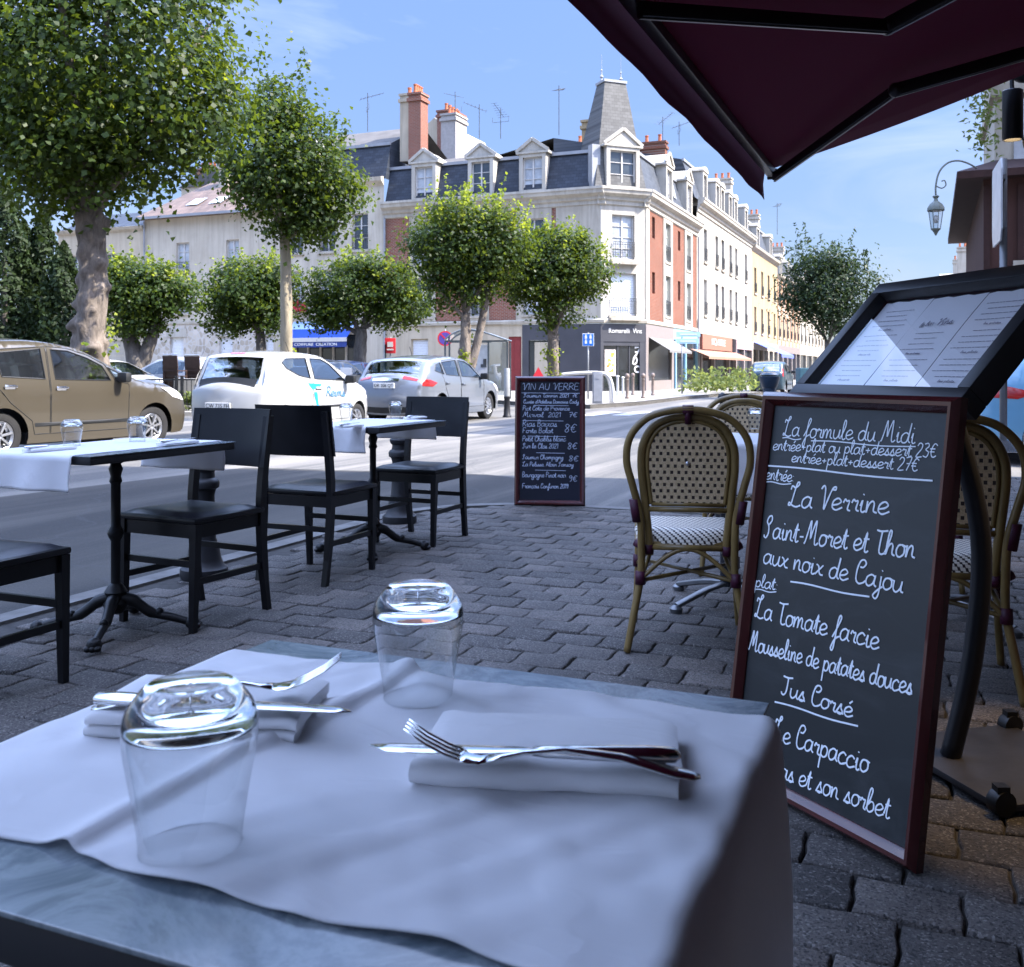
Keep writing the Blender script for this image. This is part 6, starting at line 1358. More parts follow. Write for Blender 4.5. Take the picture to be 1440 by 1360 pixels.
tree('bright lime tree with a forked trunk in front of the glass shelter', rp(655, 30), [(0, 0, 0), (.0, 0, 1.3), (-.02, 0, 2.9)], [.2, .18, .13],
    [((.0, 0, 4.9), (1.35, 1.2, 1.2)), ((-.85, 0, 4.8), (1.0, 1.0, 1.05)), ((.95, 0, 4.9), (1.0, 1.0, 1.0)), ((-.6, 0, 3.5), (.7, .7, .55)), ((.3, 0, 3.8), (.8, .8, .7)), ((0, 0, 5.8), (1.3, 1.1, .55))], 17000, .102, 53, limbs=6, knobs=14, nsh=120, shl=.62, suck=8, clump=.2, fork=[(.05, 0, 1.0), (.35, .1, 2.0), (.65, .2, 3.6)])
tree('round lime tree with a leafy trunk behind the wine slate', rp(777, 32), [(0, 0, 0), (.03, 0, 1.2), (0, 0, 2.5)], [.2, .18, .17],
    [((-.1, 0, 4.3), (1.4, 1.3, 1.25)), ((.9, 0, 4.3), (.95, .9, .95)), ((-1.0, 0, 4.2), (.95, .9, .9)), ((.1, 0, 3.1), (.85, .8, .65)), ((.1, 0, 5.2), (1.1, 1.0, .55))], 17000, .102, 59, knobs=14, nsh=80, shl=.4, suck=13, clump=.2)
tree('young airy street tree standing over the lectern of menus', Vector(((1163 - 720) / F * 40, 40, 0)), [(0, 0, 0), (-.05, 0, 1.2), (.02, 0, 2.2)], [.10, .09, .08],
    [((-.1, 0, 4.2), (1.5, 1.3, 1.3)), ((-1.0, 0, 3.9), (.9, .8, .9)), ((1.0, 0, 4.3), (1.0, .9, 1.0)), ((-.2, 0, 5.3), (1.3, 1.2, .7)), ((.3, 0, 3.0), (1.1, 1.0, .6))], 9500, .17, 67, mat=M_leafA, bk=M_bark3, limbs=8, nsh=46, shl=.8, clump=.3, aspect=.42, name='street_tree', group=None, shmat=M_leafA)
def conifer(label, px, Y, h, r, seed):
    b = rp(px, Y); t = thing('conifer', label, 'tree', b, 0, 'dark conifers beyond the olive car'); m = MB(); m.tube([b, b + Vector((0, 0, h * .85))], [.12, .03], 8); m.build('trunk', M_bark3, t, world=True)
    g = np.random.default_rng(seed); n = int(9000 * r); z = g.random(n) ** .9; rad = r * (1 - z ** 2.2) ** .8 * (.65 + .4 * g.random(n) ** .5) * (1 + .25 * np.sin(z * 23 + seed) * np.cos(g.random(n) * 6)); a = g.random(n) * 6.283; rad *= 1 + .22 * np.sin(a * 4 + z * 17 + seed)
    P = np.stack([b.x + rad * np.cos(a), b.y + rad * np.sin(a), b.z + z * h], 1); N_ = np.stack([np.cos(a), np.sin(a), .2 + 0 * a], 1) + g.normal(size=(n, 3)) * .5
    leaves('crown', P, N_, .13, M_leafD, t, seed, np.clip(g.random(n) * .8, 0, 1), .5)
for i_, (px_, Y_, h_, r_2) in enumerate(((6, 24.5, 5.9, .85), (34, 25.5, 5.0, .62), (60, 25, 5.3, .62), (90, 24, 4.25, .68))): conifer(('tallest dark conifer, at the picture edge beyond the olive car', 'dark conifer in the gap beside the tallest one', 'slender dark conifer second from the knobbly trunk', 'short conifer standing against the knobbly tree trunk')[i_], px_, Y_, h_, r_2, 3 + i_)
def patch(name, label, cat, cs, n, size, sp, mat, seed, kind='stuff'):
    g = np.random.default_rng(seed); P = []; 
    for (x, y, z, h) in cs: q = np.stack([x + g.normal(size=n) * sp, y + g.normal(size=n) * sp, z + h * g.random(n) ** .8], 1); P.append(q)
    P = np.vstack(P); o = leaves(name, P, g.normal(size=P.shape) + np.array([0, 0, .6]), size, mat, None, seed, g.random(len(P)), .5); tag(o, label, cat, kind=kind); return o
cs = []
for i in range(26): f = i / 25; px = 972 + 86 * f; Y = 46 + 2 * math.sin(i * 2.1); cs.append(((px - 720) / F * Y, Y, .1, .35 + .75 * abs(math.sin(i * 1.7))))
patch('planting_bed', 'loose green and yellow planting in front of the street shops', 'planting bed', cs, 30, .24, .34, M_leafG, 71)
patch('hedge_plants', 'low green plants behind the black railing', 'plants', [((px - 720) / F * 26.4, 26.4, ROADZ + .1, .5) for px in range(200, 300, 8)], 60, .13, .16, M_leafG, 73)
patch('hanging_vine', 'wispy plants hanging from the ledge above the timber house', 'climbing plant', [((px - 720) / F * 18.4, 18.4, z, 1.1) for px, z in ((1372, 5.5), (1379, 5.0), (1385, 6.2), (1388, 5.6), (1391, 6.6), (1376, 6.4), (1368, 6.2), (1391, 4.9))], 60, .12, .14, M_leafG, 75, kind='thing')
# ---------------------------------------------------------------- cars
M_tyre = pm('tyre rubber', (.018, .018, .019), .8, var=.2); M_rim = pm('alloy rim', (.55, .56, .58), .3, metal=.9, var=.08); M_carblk = pm('black car plastic', (.016, .017, .018), .5, var=.2)
M_inter = pm('car interior', (.035, .036, .04), .8, var=.3); M_carglass = panemat('car glass', (.60, .68, .72), 1.5, .34, .01); M_lamp = pm('red lamp glass', (.28, .015, .015), .15, var=.2, coat=.5); M_clear = pm('clear lamp glass', (.62, .62, .64), .12, var=.15, coat=.6)
M_plate = pm('number plate', (.7, .7, .68), .4); M_pl_txt = pm('plate figures', (.03, .03, .03), .6); M_chrome = pm('chrome', (.75, .75, .76), .12, metal=1, var=.03)
def paint(name, col, metal=.0, rough=.32): return pm(name, col, rough, metal=metal, var=.04, scale=2, coat=.9)
def car(label, center, heading, sp, pmat, group=None, plate='AB 512 RC', full=True, rotz=None):
    ang = math.atan2(heading.y, heading.x); c = Vector((center[0], center[1], ROADZ)); t = thing('parked_car', label, 'car', c, ang, group)
    W, belt, tum = sp['W'], sp['belt'], sp['tum']; K = 5; ctrl = sp['prof']; prof = [(p.x, p.z) for p in crom([(x, 0, z) for x, z in ctrl], K)]
    xs = [p[0] for p in prof]; xf, xb = max(xs), min(xs); R_ = .10
    segs = [(Vector(prof[i]), Vector(prof[i + 1])) for i in range(len(prof) - 1)]
    def dist(x, z):
        p = Vector((x, z)); best = 9
        for a, b in segs:
            d = b - a; tt = max(0, min(1, (p - a).dot(d) / max(1e-9, d.length_squared))); best = min(best, (a + d * tt - p).length)
        return best
    def base_w(x, z):
        k = 1 - .20 * max(0, (x - (xf - .9)) / .9) ** 2.2 - .13 * max(0, ((xb + .7) - x) / .7) ** 2.2
        s_ = 1 - .035 * ((z - .62) / .5) ** 2 if z < belt else (1 - .035 * ((belt - .62) / .5) ** 2) - tum * (z - belt) / (sp['H'] - belt)
        sh = .012 * math.exp(-((z - sp.get('crease', .78)) / .05) ** 2)
        return W * (k * s_) + sh
    def wy(x, z):
        d = min(dist(x, z), R_); return base_w(x, z) - R_ * .75 * (1 - math.sqrt(max(0, 1 - (1 - d / R_) ** 2)))
    r, ar = sp['r'], sp['r'] + .055; zb = .2
    bottom = [(prof[-1][0], prof[-1][1])]
    for wx in (sp['rw'], sp['fw']):
        a0 = math.asin((r - zb) / ar) if r > zb else 0
        pts = [(wx - ar * math.cos(-a0 + (math.pi + 2 * a0) * i / 16), r + ar * math.sin(-a0 + (math.pi + 2 * a0) * i / 16)) for i in range(17)]; bottom += pts
    outline = [(x, z) for x, z in prof] + bottom[1:]
    wins = [[tuple(p) for p in w_] for w_ in sp['wins']]; doors = sp['doors']
    def densify(poly, d=.09):
        out = []
        for i in range(len(poly)):
            a, b = Vector(poly[i]), Vector(poly[(i + 1) % len(poly)]); n = max(1, int((b - a).length / d)); out += [tuple(a.lerp(b, k / n)) for k in range(n)]
        return out
    outline = densify(outline, .12); wins = [densify([(p.x, p.z) for p in crom([(x, 0, z) for x, z in w_], 1, True)]) for w_ in wins]
    verts = []; edges = []
    for poly in [outline] + wins + [densify(d_) for d_ in doors]:
        b0 = len(verts); verts += [Vector(p) for p in poly]; edges += [(b0 + i, b0 + (i + 1) % len(poly)) for i in range(len(poly))]
    x = xb + .05
    while x < xf:
        z = .22
        while z < sp['H']:
            if inside(outline, x, z) and dist(x, z) > .03: verts.append(Vector((x + .003 * math.sin(z * 50), z)))
            z += .085
        x += .11
    # extra rows close to the roof line for a round edge
    for i in range(0, len(prof) - 1):
        a, b = Vector(prof[i]), Vector(prof[i + 1]); nn = Vector((b - a)).orthogonal().normalized()
        for q in (.02, .055):
            for s_ in (1, -1):
                p = (a + b) / 2 + nn * q * s_
                if inside(outline, p.x, p.y) and dist(p.x, p.y) > q * .8: verts.append(p)
    rv, re, rf, _, _, _ = MG.delaunay_2d_cdt(verts, edges, [], 0, 1e-5)
    tris = []
    for f in rf:
        cx = sum(rv[i].x for i in f) / 3; cz = sum(rv[i].y for i in f) / 3
        if not inside(outline, cx, cz): continue
        wi = next((k for k, w_ in enumerate(wins) if inside(w_, cx, cz)), None); di = next((k for k, d_ in enumerate(doors) if inside(d_, cx, cz)), None); tris.append((f, wi, di))
    P3 = [(v.x, wy(v.x, v.y), v.y) for v in rv]
    def side(sel, sgn, off=0.0):
        m = MB(); used = {}; vs = []; fs = []
        for f, wi, di in tris:
            if not sel(wi, di): continue
            ids = []
            for i in f:
                if i not in used: used[i] = len(vs); p = P3[i]; vs.append((p[0], sgn * (p[1] + off), p[2]))
                ids.append(used[i])
            fs.append(tuple(ids[::-1]) if sgn > 0 else tuple(ids))
        m.add(vs, fs); return m
    NF = 12
    def strip(i0, i1, f0, f1, off=0.0, nf=NF):
        vs = []; fs = []; n = i1 - i0
        for i in range(i0, i1 + 1):
            x, z = prof[i]; a = Vector(prof[max(0, i - 1)]); b = Vector(prof[min(len(prof) - 1, i + 1)]); d = (b - a).normalized(); nx, nz = d.y, -d.x
            hw = base_w(x, z) - R_ * .75; end = max(0, abs(x) - (xf - .9)) ; cam_ = .045 + (.10 if (x > xf - .35 or x < xb + .30) and z < belt + .05 else 0)
            for k in range(nf + 1):
                f = f0 + (f1 - f0) * k / nf; bl = cam_ * (1 - f * f) + off; vs.append((x + nx * -bl * -1, f * hw, z + nz * bl))
        for i in range(n):
            for k in range(nf): a = i * (nf + 1) + k; fs.append((a, a + 1, a + nf + 2, a + nf + 1))
        return vs, fs
    w0, w1 = [q * K for q in sp['ws']]; q0, q1 = [q * K for q in sp['rwin']]; NPR = len(prof) - 1
    m = MB()
    for sgn in (1, -1):
        s_ = side(lambda wi, di: wi is None and di is None, sgn); m.add(s_.v, s_.f)
    for (a, b) in ((0, w0), (w1, q0), (q1, NPR)): m.add(*strip(a, b, -1, 1))
    for (a, b) in ((w0, w1), (q0, q1)): m.add(*strip(a, b, -1, -.90, nf=2)); m.add(*strip(a, b, .90, 1, nf=2))
    body = m.build('body', pmat, t, fix=False, auto=40)
    bm = bmesh.new(); bm.from_mesh(body.data); bmesh.ops.remove_doubles(bm, verts=bm.verts, dist=.002); bmesh.ops.recalc_face_normals(bm, faces=bm.faces); bm.to_mesh(body.data); bm.free()
    for (a, b, nm) in ((w0, w1, 'windscreen'), (q0, q1, 'rear_window')): m = MB(); m.add(*strip(a, b, -.905, .905, -.006)); m.build(nm, M_carglass, t, smooth=True)
    for k in range(len(wins)):
        for sgn in (1, -1): s_ = side(lambda wi, di: wi == k, sgn, -.006); s_.build('side_window', M_carglass, t, smooth=True)
    for k, d_ in enumerate(doors):
        for sgn in (1, -1):
            s_ = side(lambda wi, di: di == k and wi is None, sgn); dm = s_.build('door', pmat, t, auto=40)
            if not full: continue
            m = MB(); pts = [(x, sgn * (wy(x, z) + .0005), z) for x, z in densify(d_, .07)]; m.tube(pts, .0055, 4, closed=True); m.build('door_seam', M_carblk, dm)
            hx, hz = sp['handles'][k]; m = MB(); yy = wy(hx, hz); m.box((hx, sgn * (yy + .018), hz), (.19, .03, .03), None, .01); m.box((hx, sgn * (yy + .002), hz - .005), (.15, .012, .06), None, .004); m.build('handle', M_chrome if sp.get('chrome') else pmat, dm, auto=40)
    if full:
        for k, w_ in enumerate(wins):
            for sgn in (1, -1): m = MB(); m.tube([(x, sgn * (wy(x, z) + .001), z) for x, z in w_], .009, 4, closed=True); m.build('window_seal', M_carblk, t)
    for (wx, nm) in ((sp['fw'], 'wheel'), (sp['rw'], 'wheel')):
        for sgn in (1, -1):
            yo = sgn * (W * .965 - .10 - (.03 if sgn else 0)); m = MB(); m.lathe([(r * .62, -.09), (r * .9, -.10), (r * .985, -.085), (r, -.05), (r, .05), (r * .985, .085), (r * .9, .10), (r * .66, .092), (r * .64, .06)], (wx, yo, r), 28, axis=(0, sgn, 0)); wh_ = m.build('wheel', M_tyre, t, auto=40)
            m = MB(); m.lathe([(.001, .07), (r * .12, .072), (r * .13, .05)], (wx, yo, r), 14, axis=(0, sgn, 0)); m.lathe([(r * .54, .06), (r * .63, .085), (r * .66, .08), (r * .64, .02), (r * .5, .0)], (wx, yo, r), 28, axis=(0, sgn, 0))
            ns = sp.get('spokes', 7)
            for q in range(ns):
                a = 2 * math.pi * q / ns + .2; u = Vector((math.cos(a), 0, math.sin(a))); o = Vector((wx, yo + sgn * .058, r)); m.bar(o + u * r * .08, o + u * r * .6, .03 + .0 * q, .058, up=(0, 1, 0), bev=.006)
            m.build('rim', M_rim, wh_, auto=40); m = MB(); m.lathe([(.001, -.02), (r * .64, -.02)], (wx, yo, r), 20, axis=(0, sgn, 0)); m.build('brake_disc', M_carblk, wh_)
    m = MB(); m.bx(xb + .12, xf - .15, -W * .62, W * .62, .2, belt - .28); m.bx(xb + .3, sp['rw'] - ar - .02, -W * .9, W * .9, .21, .45); m.bx(sp['rw'] + ar + .02, sp['fw'] - ar - .02, -W * .9, W * .9, .18, .34); m.bx(sp['fw'] + ar + .02, xf - .25, -W * .75, W * .75, .2, .45)
    un = m.build('underbody', M_carblk, t)
    m = MB()
    for sx in (.25, -.62):
        for sy in (-.37, .37): m.box((sx, sy, belt - .22), (.5, .48, .2), None, .05); m.box((sx - .28, sy, belt + .0), (.14, .46, .52), Matrix.Rotation(R(-14), 3, 'Y'), .05); m.box((sx - .36, sy, belt + .36), (.09, .25, .17), None, .03)
    m.box((prof[w0][0] - .42, 0, belt - .08), (.5, W * 1.5, .16), None, .05); m.tube([(prof[w0][0] - .74 + .03 * math.cos(a), .37 + .17 * math.cos(a), belt - .02 + .17 * math.sin(a)) for a in [k * .524 for k in range(12)]], .015, 6, closed=True)
    m.build('seats', M_inter, t, auto=50)
    # lamps, plate, trims
    def spatch(nm, mat, polys, off=.004):
        for sgn in (1, -1):
            for poly in polys:
                m = MB(); cc = densify(poly, .05); n = len(cc); ctr_ = Vector((sum(p[0] for p in cc) / n, sum(p[1] for p in cc) / n)); vs = [(x, sgn * (wy(x, z) + off), z) for x, z in cc] + [(ctr_.x + (x - ctr_.x) * .5, sgn * (wy(ctr_.x + (x - ctr_.x) * .5, ctr_.y + (z - ctr_.y) * .5) + off + .008), ctr_.y + (z - ctr_.y) * .5) for x, z in cc]; vs.append((ctr_.x, sgn * (wy(*ctr_) + off + .01), ctr_.y))
                fs = [(i, (i + 1) % n, n + (i + 1) % n, n + i) for i in range(n)] + [(n + i, n + (i + 1) % n, 2 * n) for i in range(n)]; m.add(vs, fs if sgn < 0 else [f[::-1] for f in fs]); m.build(nm, mat, t, auto=60, fix=True)
    def stpatch(nm, mat, a, b, f0, f1, off=.006, both=False):
        m = MB(); m.add(*strip(a, b, f0, f1, off, 6)); m.build(nm, mat, t, smooth=True)
        if both: m = MB(); m.add(*strip(a, b, -f1, -f0, off, 6)); m.build(nm, mat, t, smooth=True)
    for nm, mat, polys in sp.get('side_lamps', []): spatch(nm, {'red': M_lamp, 'clear': M_clear, 'black': M_carblk}[mat], polys)
    for nm, mat, a, b, f0, f1, both in sp.get('strips', []): stpatch(nm, {'red': M_lamp, 'clear': M_clear, 'black': M_carblk, 'chrome': M_chrome}[mat], int(a * K), int(b * K), f0, f1, .007, both)
    if full:
        zi = sp['plate']; x, z = prof[int(zi * K)]; m = MB(); bl = .16; m.box((x - bl + .0, 0, z), (.02, .5, .11), Matrix.Rotation(R(-6), 3, 'Y')); pl_ = m.build('number_plate', M_plate, t)
        Mp = RM[t.name] @ Matrix.Translation((x - bl - .013, 0, z)) @ Matrix.Rotation(R(-90), 4, 'Z'); ftext(pl_, plate, Mp, .095, M_pl_txt, 'plate_figures', .001)
    for sgn in (1, -1):
        mx_, mz = sp['mirror']; y = wy(mx_, mz); m = MB(); m.box((mx_, sgn * (y + .12), mz + .05), (.12, .2, .15), None, .045); m.box((mx_ + .02, sgn * (y + .01), mz - .01), (.07, .1, .04), None, .01); mi = m.build('mirror', pmat if sp.get('mir') else M_carblk, t, auto=50)
    m = MB(); m.tube([(sp['ant'][0], 0, sp['ant'][1]), (sp['ant'][0] - .15, 0, sp['ant'][1] + .25)], .006, 5); m.build('aerial', M_carblk, t)
    return t, wy, prof, K
mpv = dict(W=.865, belt=1.0, H=1.565, tum=.14, r=.315, fw=1.24, rw=-1.30, crease=.86, chrome=True, spokes=7, mirror=(.56, 1.02), ant=(-1.2, 1.55), plate=12.4,
    prof=[(1.98, .22), (2.04, .45), (2.0, .68), (1.84, .84), (1.48, .95), (.95, 1.035), (.10, 1.425), (-.3, 1.525), (-.8, 1.57), (-1.4, 1.535), (-1.72, 1.44), (-1.95, 1.1), (-2.03, .9), (-2.05, .5), (-2.0, .24)], ws=(5, 6), rwin=(10, 11),
    wins=[[(.80, 1.035), (.52, 1.03), (.40, 1.215)], [(.42, 1.028), (-.50, 1.05), (-.52, 1.455), (-.25, 1.44), (.06, 1.345), (.30, 1.235)], [(-.66, 1.055), (-1.3, 1.09), (-1.36, 1.40), (-.68, 1.465)], [(-1.44, 1.10), (-1.72, 1.13), (-1.62, 1.35), (-1.46, 1.39)]],
    doors=[[(.72, .32), (.74, .97), (.5, 1.02), (.36, 1.25), (.08, 1.385), (-.25, 1.475), (-.58, 1.495), (-.59, .32)], [(-.605, .32), (-.60, 1.495), (-1.40, 1.44), (-1.40, .98), (-1.2, .75), (-.88, .5), (-.84, .32)]], handles=[(-.42, .93), (-1.2, .96)],
    side_lamps=[('headlight', 'clear', [[(1.92, .70), (1.62, .76), (1.36, .91), (1.58, .91), (1.84, .81)]]), ('tail_light', 'red', [[(-1.88, .85), (-1.99, .86), (-1.93, 1.08), (-1.82, 1.28), (-1.76, 1.22)]]), ('side_moulding', 'black', [[(.72, .42), (-.84, .42), (-.84, .47), (.72, .47)]])],
    strips=[('grille', 'black', .6, 1.4, -.7, .7, False)])
hatch3 = dict(W=.815, belt=.97, H=1.465, tum=.14, r=.275, fw=1.16, rw=-1.18, crease=.80, spokes=8, mirror=(.66, .96), ant=(.1, 1.43), plate=12.7,
    prof=[(1.66, .22), (1.72, .45), (1.66, .66), (1.5, .82), (1.22, .93), (1.0, 1.0), (.25, 1.36), (-.1, 1.44), (-.7, 1.465), (-1.2, 1.425), (-1.40, 1.37), (-1.60, .93), (-1.69, .8), (-1.72, .45), (-1.66, .24)], ws=(5, 6), rwin=(10, 11),
    wins=[[(.66, .985), (-.30, 1.02), (-.34, 1.375), (.0, 1.365), (.24, 1.275)], [(-.42, 1.03), (-.74, 1.08), (-1.06, 1.20), (-1.16, 1.30), (-1.04, 1.365), (-.46, 1.378)]],
    doors=[[(.78, .3), (.80, .95), (.3, 1.30), (.02, 1.405), (-.37, 1.415), (-.36, .98), (-.42, .3)]], handles=[(-.22, .86)],
    side_lamps=[('headlight', 'clear', [[(1.62, .62), (1.4, .66), (1.18, .88), (1.3, .88), (1.52, .77)]]), ('tail_light', 'clear', [[(-1.50, .80), (-1.66, .80), (-1.55, 1.10), (-1.42, 1.34), (-1.34, 1.30), (-1.44, 1.0)]]), ('side_moulding', 'black', [[(.65, .52), (-.32, .52), (-.32, .56), (.65, .56)]])],
    strips=[('grille', 'black', .6, 1.6, -.6, .6, False), ('rear_bumper_trim', 'black', 13.0, 13.6, -.95, .95, False), ('hatch_glass_surround', 'black', 10.8, 11.4, -.86, .86, False), ('brake_light', 'red', 9.6, 9.9, -.25, .25, False)])
hatch5 = dict(W=.88, belt=.985, H=1.47, tum=.15, r=.315, fw=1.30, rw=-1.30, crease=.84, spokes=9, mirror=(.70, .98), ant=(-1.0, 1.44), plate=12.35, mir=False,
    prof=[(2.1, .22), (2.165, .45), (2.1, .64), (1.9, .78), (1.52, .90), (1.08, .99), (.3, 1.37), (0, 1.44), (-.6, 1.47), (-1.3, 1.42), (-1.70, 1.34), (-2.0, 1.0), (-2.1, .9), (-2.16, .55), (-2.1, .26)], ws=(5, 6), rwin=(10, 11),
    wins=[[(.74, .995), (-.26, 1.03), (-.28, 1.395), (.02, 1.375), (.3, 1.285)], [(-.38, 1.035), (-1.02, 1.07), (-1.12, 1.345), (-.40, 1.40)], [(-1.12, 1.08), (-1.52, 1.16), (-1.44, 1.28), (-1.2, 1.34)]],
    doors=[[(.90, .34), (.88, .97), (.36, 1.315), (.02, 1.415), (-.33, 1.43), (-.33, .34)], [(-.345, .34), (-.345, 1.43), (-1.10, 1.385), (-1.22, 1.1), (-1.10, .78), (-.92, .5), (-.86, .34)]], handles=[(-.2, .86), (-1.0, .89)],
    side_lamps=[('headlight', 'clear', [[(2.0, .62), (1.7, .68), (1.42, .84), (1.6, .84), (1.9, .74)]]), ('tail_light', 'red', [[(-1.50, .90), (-1.72, .82), (-2.06, .84), (-2.02, .98), (-1.8, .97)]])],
    strips=[('grille', 'black', .6, 1.5, -.6, .6, False), ('tail_light', 'red', 11.2, 11.8, .55, .98, True), ('rear_bumper_trim', 'black', 13.4, 13.85, -.9, .9, False), ('hatch_trim', 'chrome', 11.9, 12.1, -.45, .45, False)])
CG = 'cars parked around the square'
M_olive = paint('olive bronze metallic paint', (.082, .070, .050), .4, .28); M_whitec = paint('white car paint', (.34, .34, .33)); M_silver = paint('silver blue paint', (.17, .187, .215), .45, .3)
M_graphite = paint('graphite paint', (.05, .055, .065), .3, .3); M_teal = paint('dark teal paint', (.02, .045, .06), .2, .3); M_lblue = paint('light blue paint', (.10, .26, .42), .1, .3)
f_ = Vector((.454, .891, 0)).normalized(); r_ = Vector((f_.y, -f_.x, 0))
car('olive bronze metallic people carrier, cut by the picture edge, with a black mirror', Vector((-6.08, 14.06, 0)) - r_ * .74, f_, mpv, M_olive, CG, 'BX 418 KD')
cw, wyc, prc, Kc = car('small white three-door car with a blue arrow mark and the word Reims on its door', Vector((-3.39, 17.58, 0)) - E * .70, D, hatch3, M_whitec, CG, 'CW 735 FH')
M_decal = pm('bright blue decal', (.02, .30, .62), .35, var=.05); M_decal2 = pm('grey blue decal', (.06, .17, .30), .35)
def decal(poly):
    m = MB(); bm_pts = []
    n = len(poly)
    vs = [(x, -(wyc(x, z) + .004), z) for x, z in poly]; m.add(vs, [tuple(range(n))]); return m
m = MB()
for poly in ([(-.52, .95), (-.10, .93), (-.33, .76)], [(-.40, .86), (-.20, .85), (-.34, .72)], [(-.36, .79), (-.27, .79), (-.22, .58), (-.13, .42), (-.18, .42), (-.29, .60)]): vs = [(x, -(wyc(x, z) + .004), z) for x, z in poly]; m.add(vs, [tuple(range(len(vs)))])
m.build('arrow_mark', M_decal, cw, fix=True)
m = MB(); y = wyc(.3, .76); scribe(m, 'Reims', (.02, -(y + .003), .715), (.62, -(wyc(.6, .75) + .004), .70), (0, 0, 1), .085, .012, (0, -1, 0), random.Random(8), .003); m.build('door_lettering', M_decal2, cw)
car('silver blue five-door car with a long red tail light, parked behind the second kerb table', Vector((-1.12, 22.8, 0)) - E * .76, D, hatch5, M_silver, CG, 'DR 206 QT')
car('white car showing its flank between the knobbly trunk and the railing', at(150, 520, 29).xy.to_3d(), E * .9 + D * .15, hatch5, M_whitec, CG, 'EA 640 NM', False)
car('silver white car behind the stacks of brown chairs', at(243, 520, 31).xy.to_3d(), -E + D * .1, mpv, paint('pale silver paint', (.32, .325, .325), .3, .3), CG, 'FB 159 LS', False)
car('dark grey car far behind the white door car roof', at(462, 520, 33).xy.to_3d(), D, hatch5, M_graphite, CG, 'AJ 871 VW', False)
car('dark blue car beside the silver car, mostly hidden by it', at(492, 520, 36).xy.to_3d(), D, hatch5, paint('dark blue paint', (.02, .035, .09), .2, .3), CG, 'CT 333 BN', False)
car('dark teal people carrier far down the side street by the young tree', at(1086, 520, 50).xy.to_3d(), D, mpv, M_teal, CG, 'DG 927 XZ', False)
car('light blue car with a red tail light glimpsed beneath the lectern of menus', (8.1, 12.3, 0), E, hatch5, M_lblue, CG, 'GH 482 PA', False)
# ---------------------------------------------------------------- far pavement and street furniture
M_farpav = pm('pale far paving', (.23, .215, .19), .85, var=.12, scale=1.3, bmp=.2, bscale=30)
fe = [(-45, 42.5), (-8.5, 42.5)]
def pxg(px, Y): return ((px - 720) / F * Y, Y)
far_poly = [pxg(-400, 60), pxg(-100, 46), pxg(540, 41), pxg(640, 37), pxg(700, 34.5), pxg(760, 31), pxg(830, 30), pxg(900, 33), pxg(960, 39), pxg(1010, 44), pxg(1062, 46), pxg(1092, 52), pxg(1128, 75), pxg(1200, 190), (60, 260), (-60, 260)]
m = MB(); m.prism(far_poly, -.3, 0.0); struct(m.build('far_pavement', M_farpav, fix=True))
m = MB(); strip([p for p in far_poly[:-3]], -.16, -.3, .006, m); struct(m.build('far_kerb', M_kerb, fix=True))
rs = [tuple(stx(SF + .1, 13.4)[:2]), tuple(stx(-1.0 + .0, 17.0)[:2])]
q = [stx(-.3, 18.3), stx(8, 18.3), stx(8, 46), stx(-.3, 46)]
m = MB(); m.prism([(p.x, p.y) for p in q], -.3, 0.0); struct(m.build('side_pavement', M_farpav, fix=True))
m = MB(); isl = [pxg(180, 25.4), pxg(285, 25.4), pxg(305, 26.6), pxg(298, 28.5), pxg(160, 28.5)]; m.prism(isl, -.3, -.02); struct(m.build('traffic_island', M_farpav, fix=True))
# painted road markings
M_mark = pm('worn road paint', (.36, .355, .34), .7, var=.15, scale=6)
m = MB()
for i in range(6): a = Vector((1.6 + i * .95, 25.5 + .25 * i, ROADZ + .004)); u, v_ = E * .5, D * 2.6; m.quad(a, a + u, a + u + v_, a + v_)
struct(m.build('road_markings', M_mark))
m = MB(); p = gnd(905, 1000); mh = gnd(1000, 610, ROADZ); m.lathe([(.001, .004), (.34, .004), (.36, .002)], (mh.x, mh.y, ROADZ + .002), 24); o = m.build('manhole_cover', M_iron); tag(o, 'round iron manhole cover set in the sunlit road', 'manhole cover')
# ball-topped posts by the corner shop
bp_ = [(.08, 0), (.085, .05), (.06, .08), (.055, .68), (.07, .7), (.04, .73), (.075, .77), (.09, .83), (.075, .89), (.03, .925), (.003, .93)]
M_post = pm('brown grey post', (.15, .115, .095), .5, var=.2)
labs = ['ball-topped post before the dark corner shop, nearest the grey cabinet', 'ball-topped post set back behind the first one by the corner shop', 'tallest looking ball-topped post before the taupe shopfront', 'ball-topped post nearest the light blue shopfront']
m = MB(); m.lathe(bp_, n=14, cap=True); base_o = m.build('ball_post', M_post, auto=40)
for i, (px, Y) in enumerate(((882, 36.5), (890, 42), (904.5, 37), (918, 41))):
    o = base_o if i == 0 else base_o.copy()
    if i: COL.objects.link(o)
    x, y = pxg(px, Y); o.location = (x, y, 0); tag(o, labs[i], 'bollard', 'ball-topped posts before the corner shop')
M_wpost = pm('white post paint', (.5, .5, .49), .5, var=.05)
for i, (px, Y, h, l_) in enumerate(((868.5, 40, .82, 'white bollard before the shop door, the taller looking one'), (876, 43, .75, 'white bollard before the shop door, set slightly further back'))):
    x, y = pxg(px, Y); lathe_thing('white_bollard', l_, 'bollard', (x, y, 0), [(.05, 0), (.05, h - .06), (.075, h - .03), (.07, h), (.003, h + .02)], M_wpost, 'white bollards before the shop door')
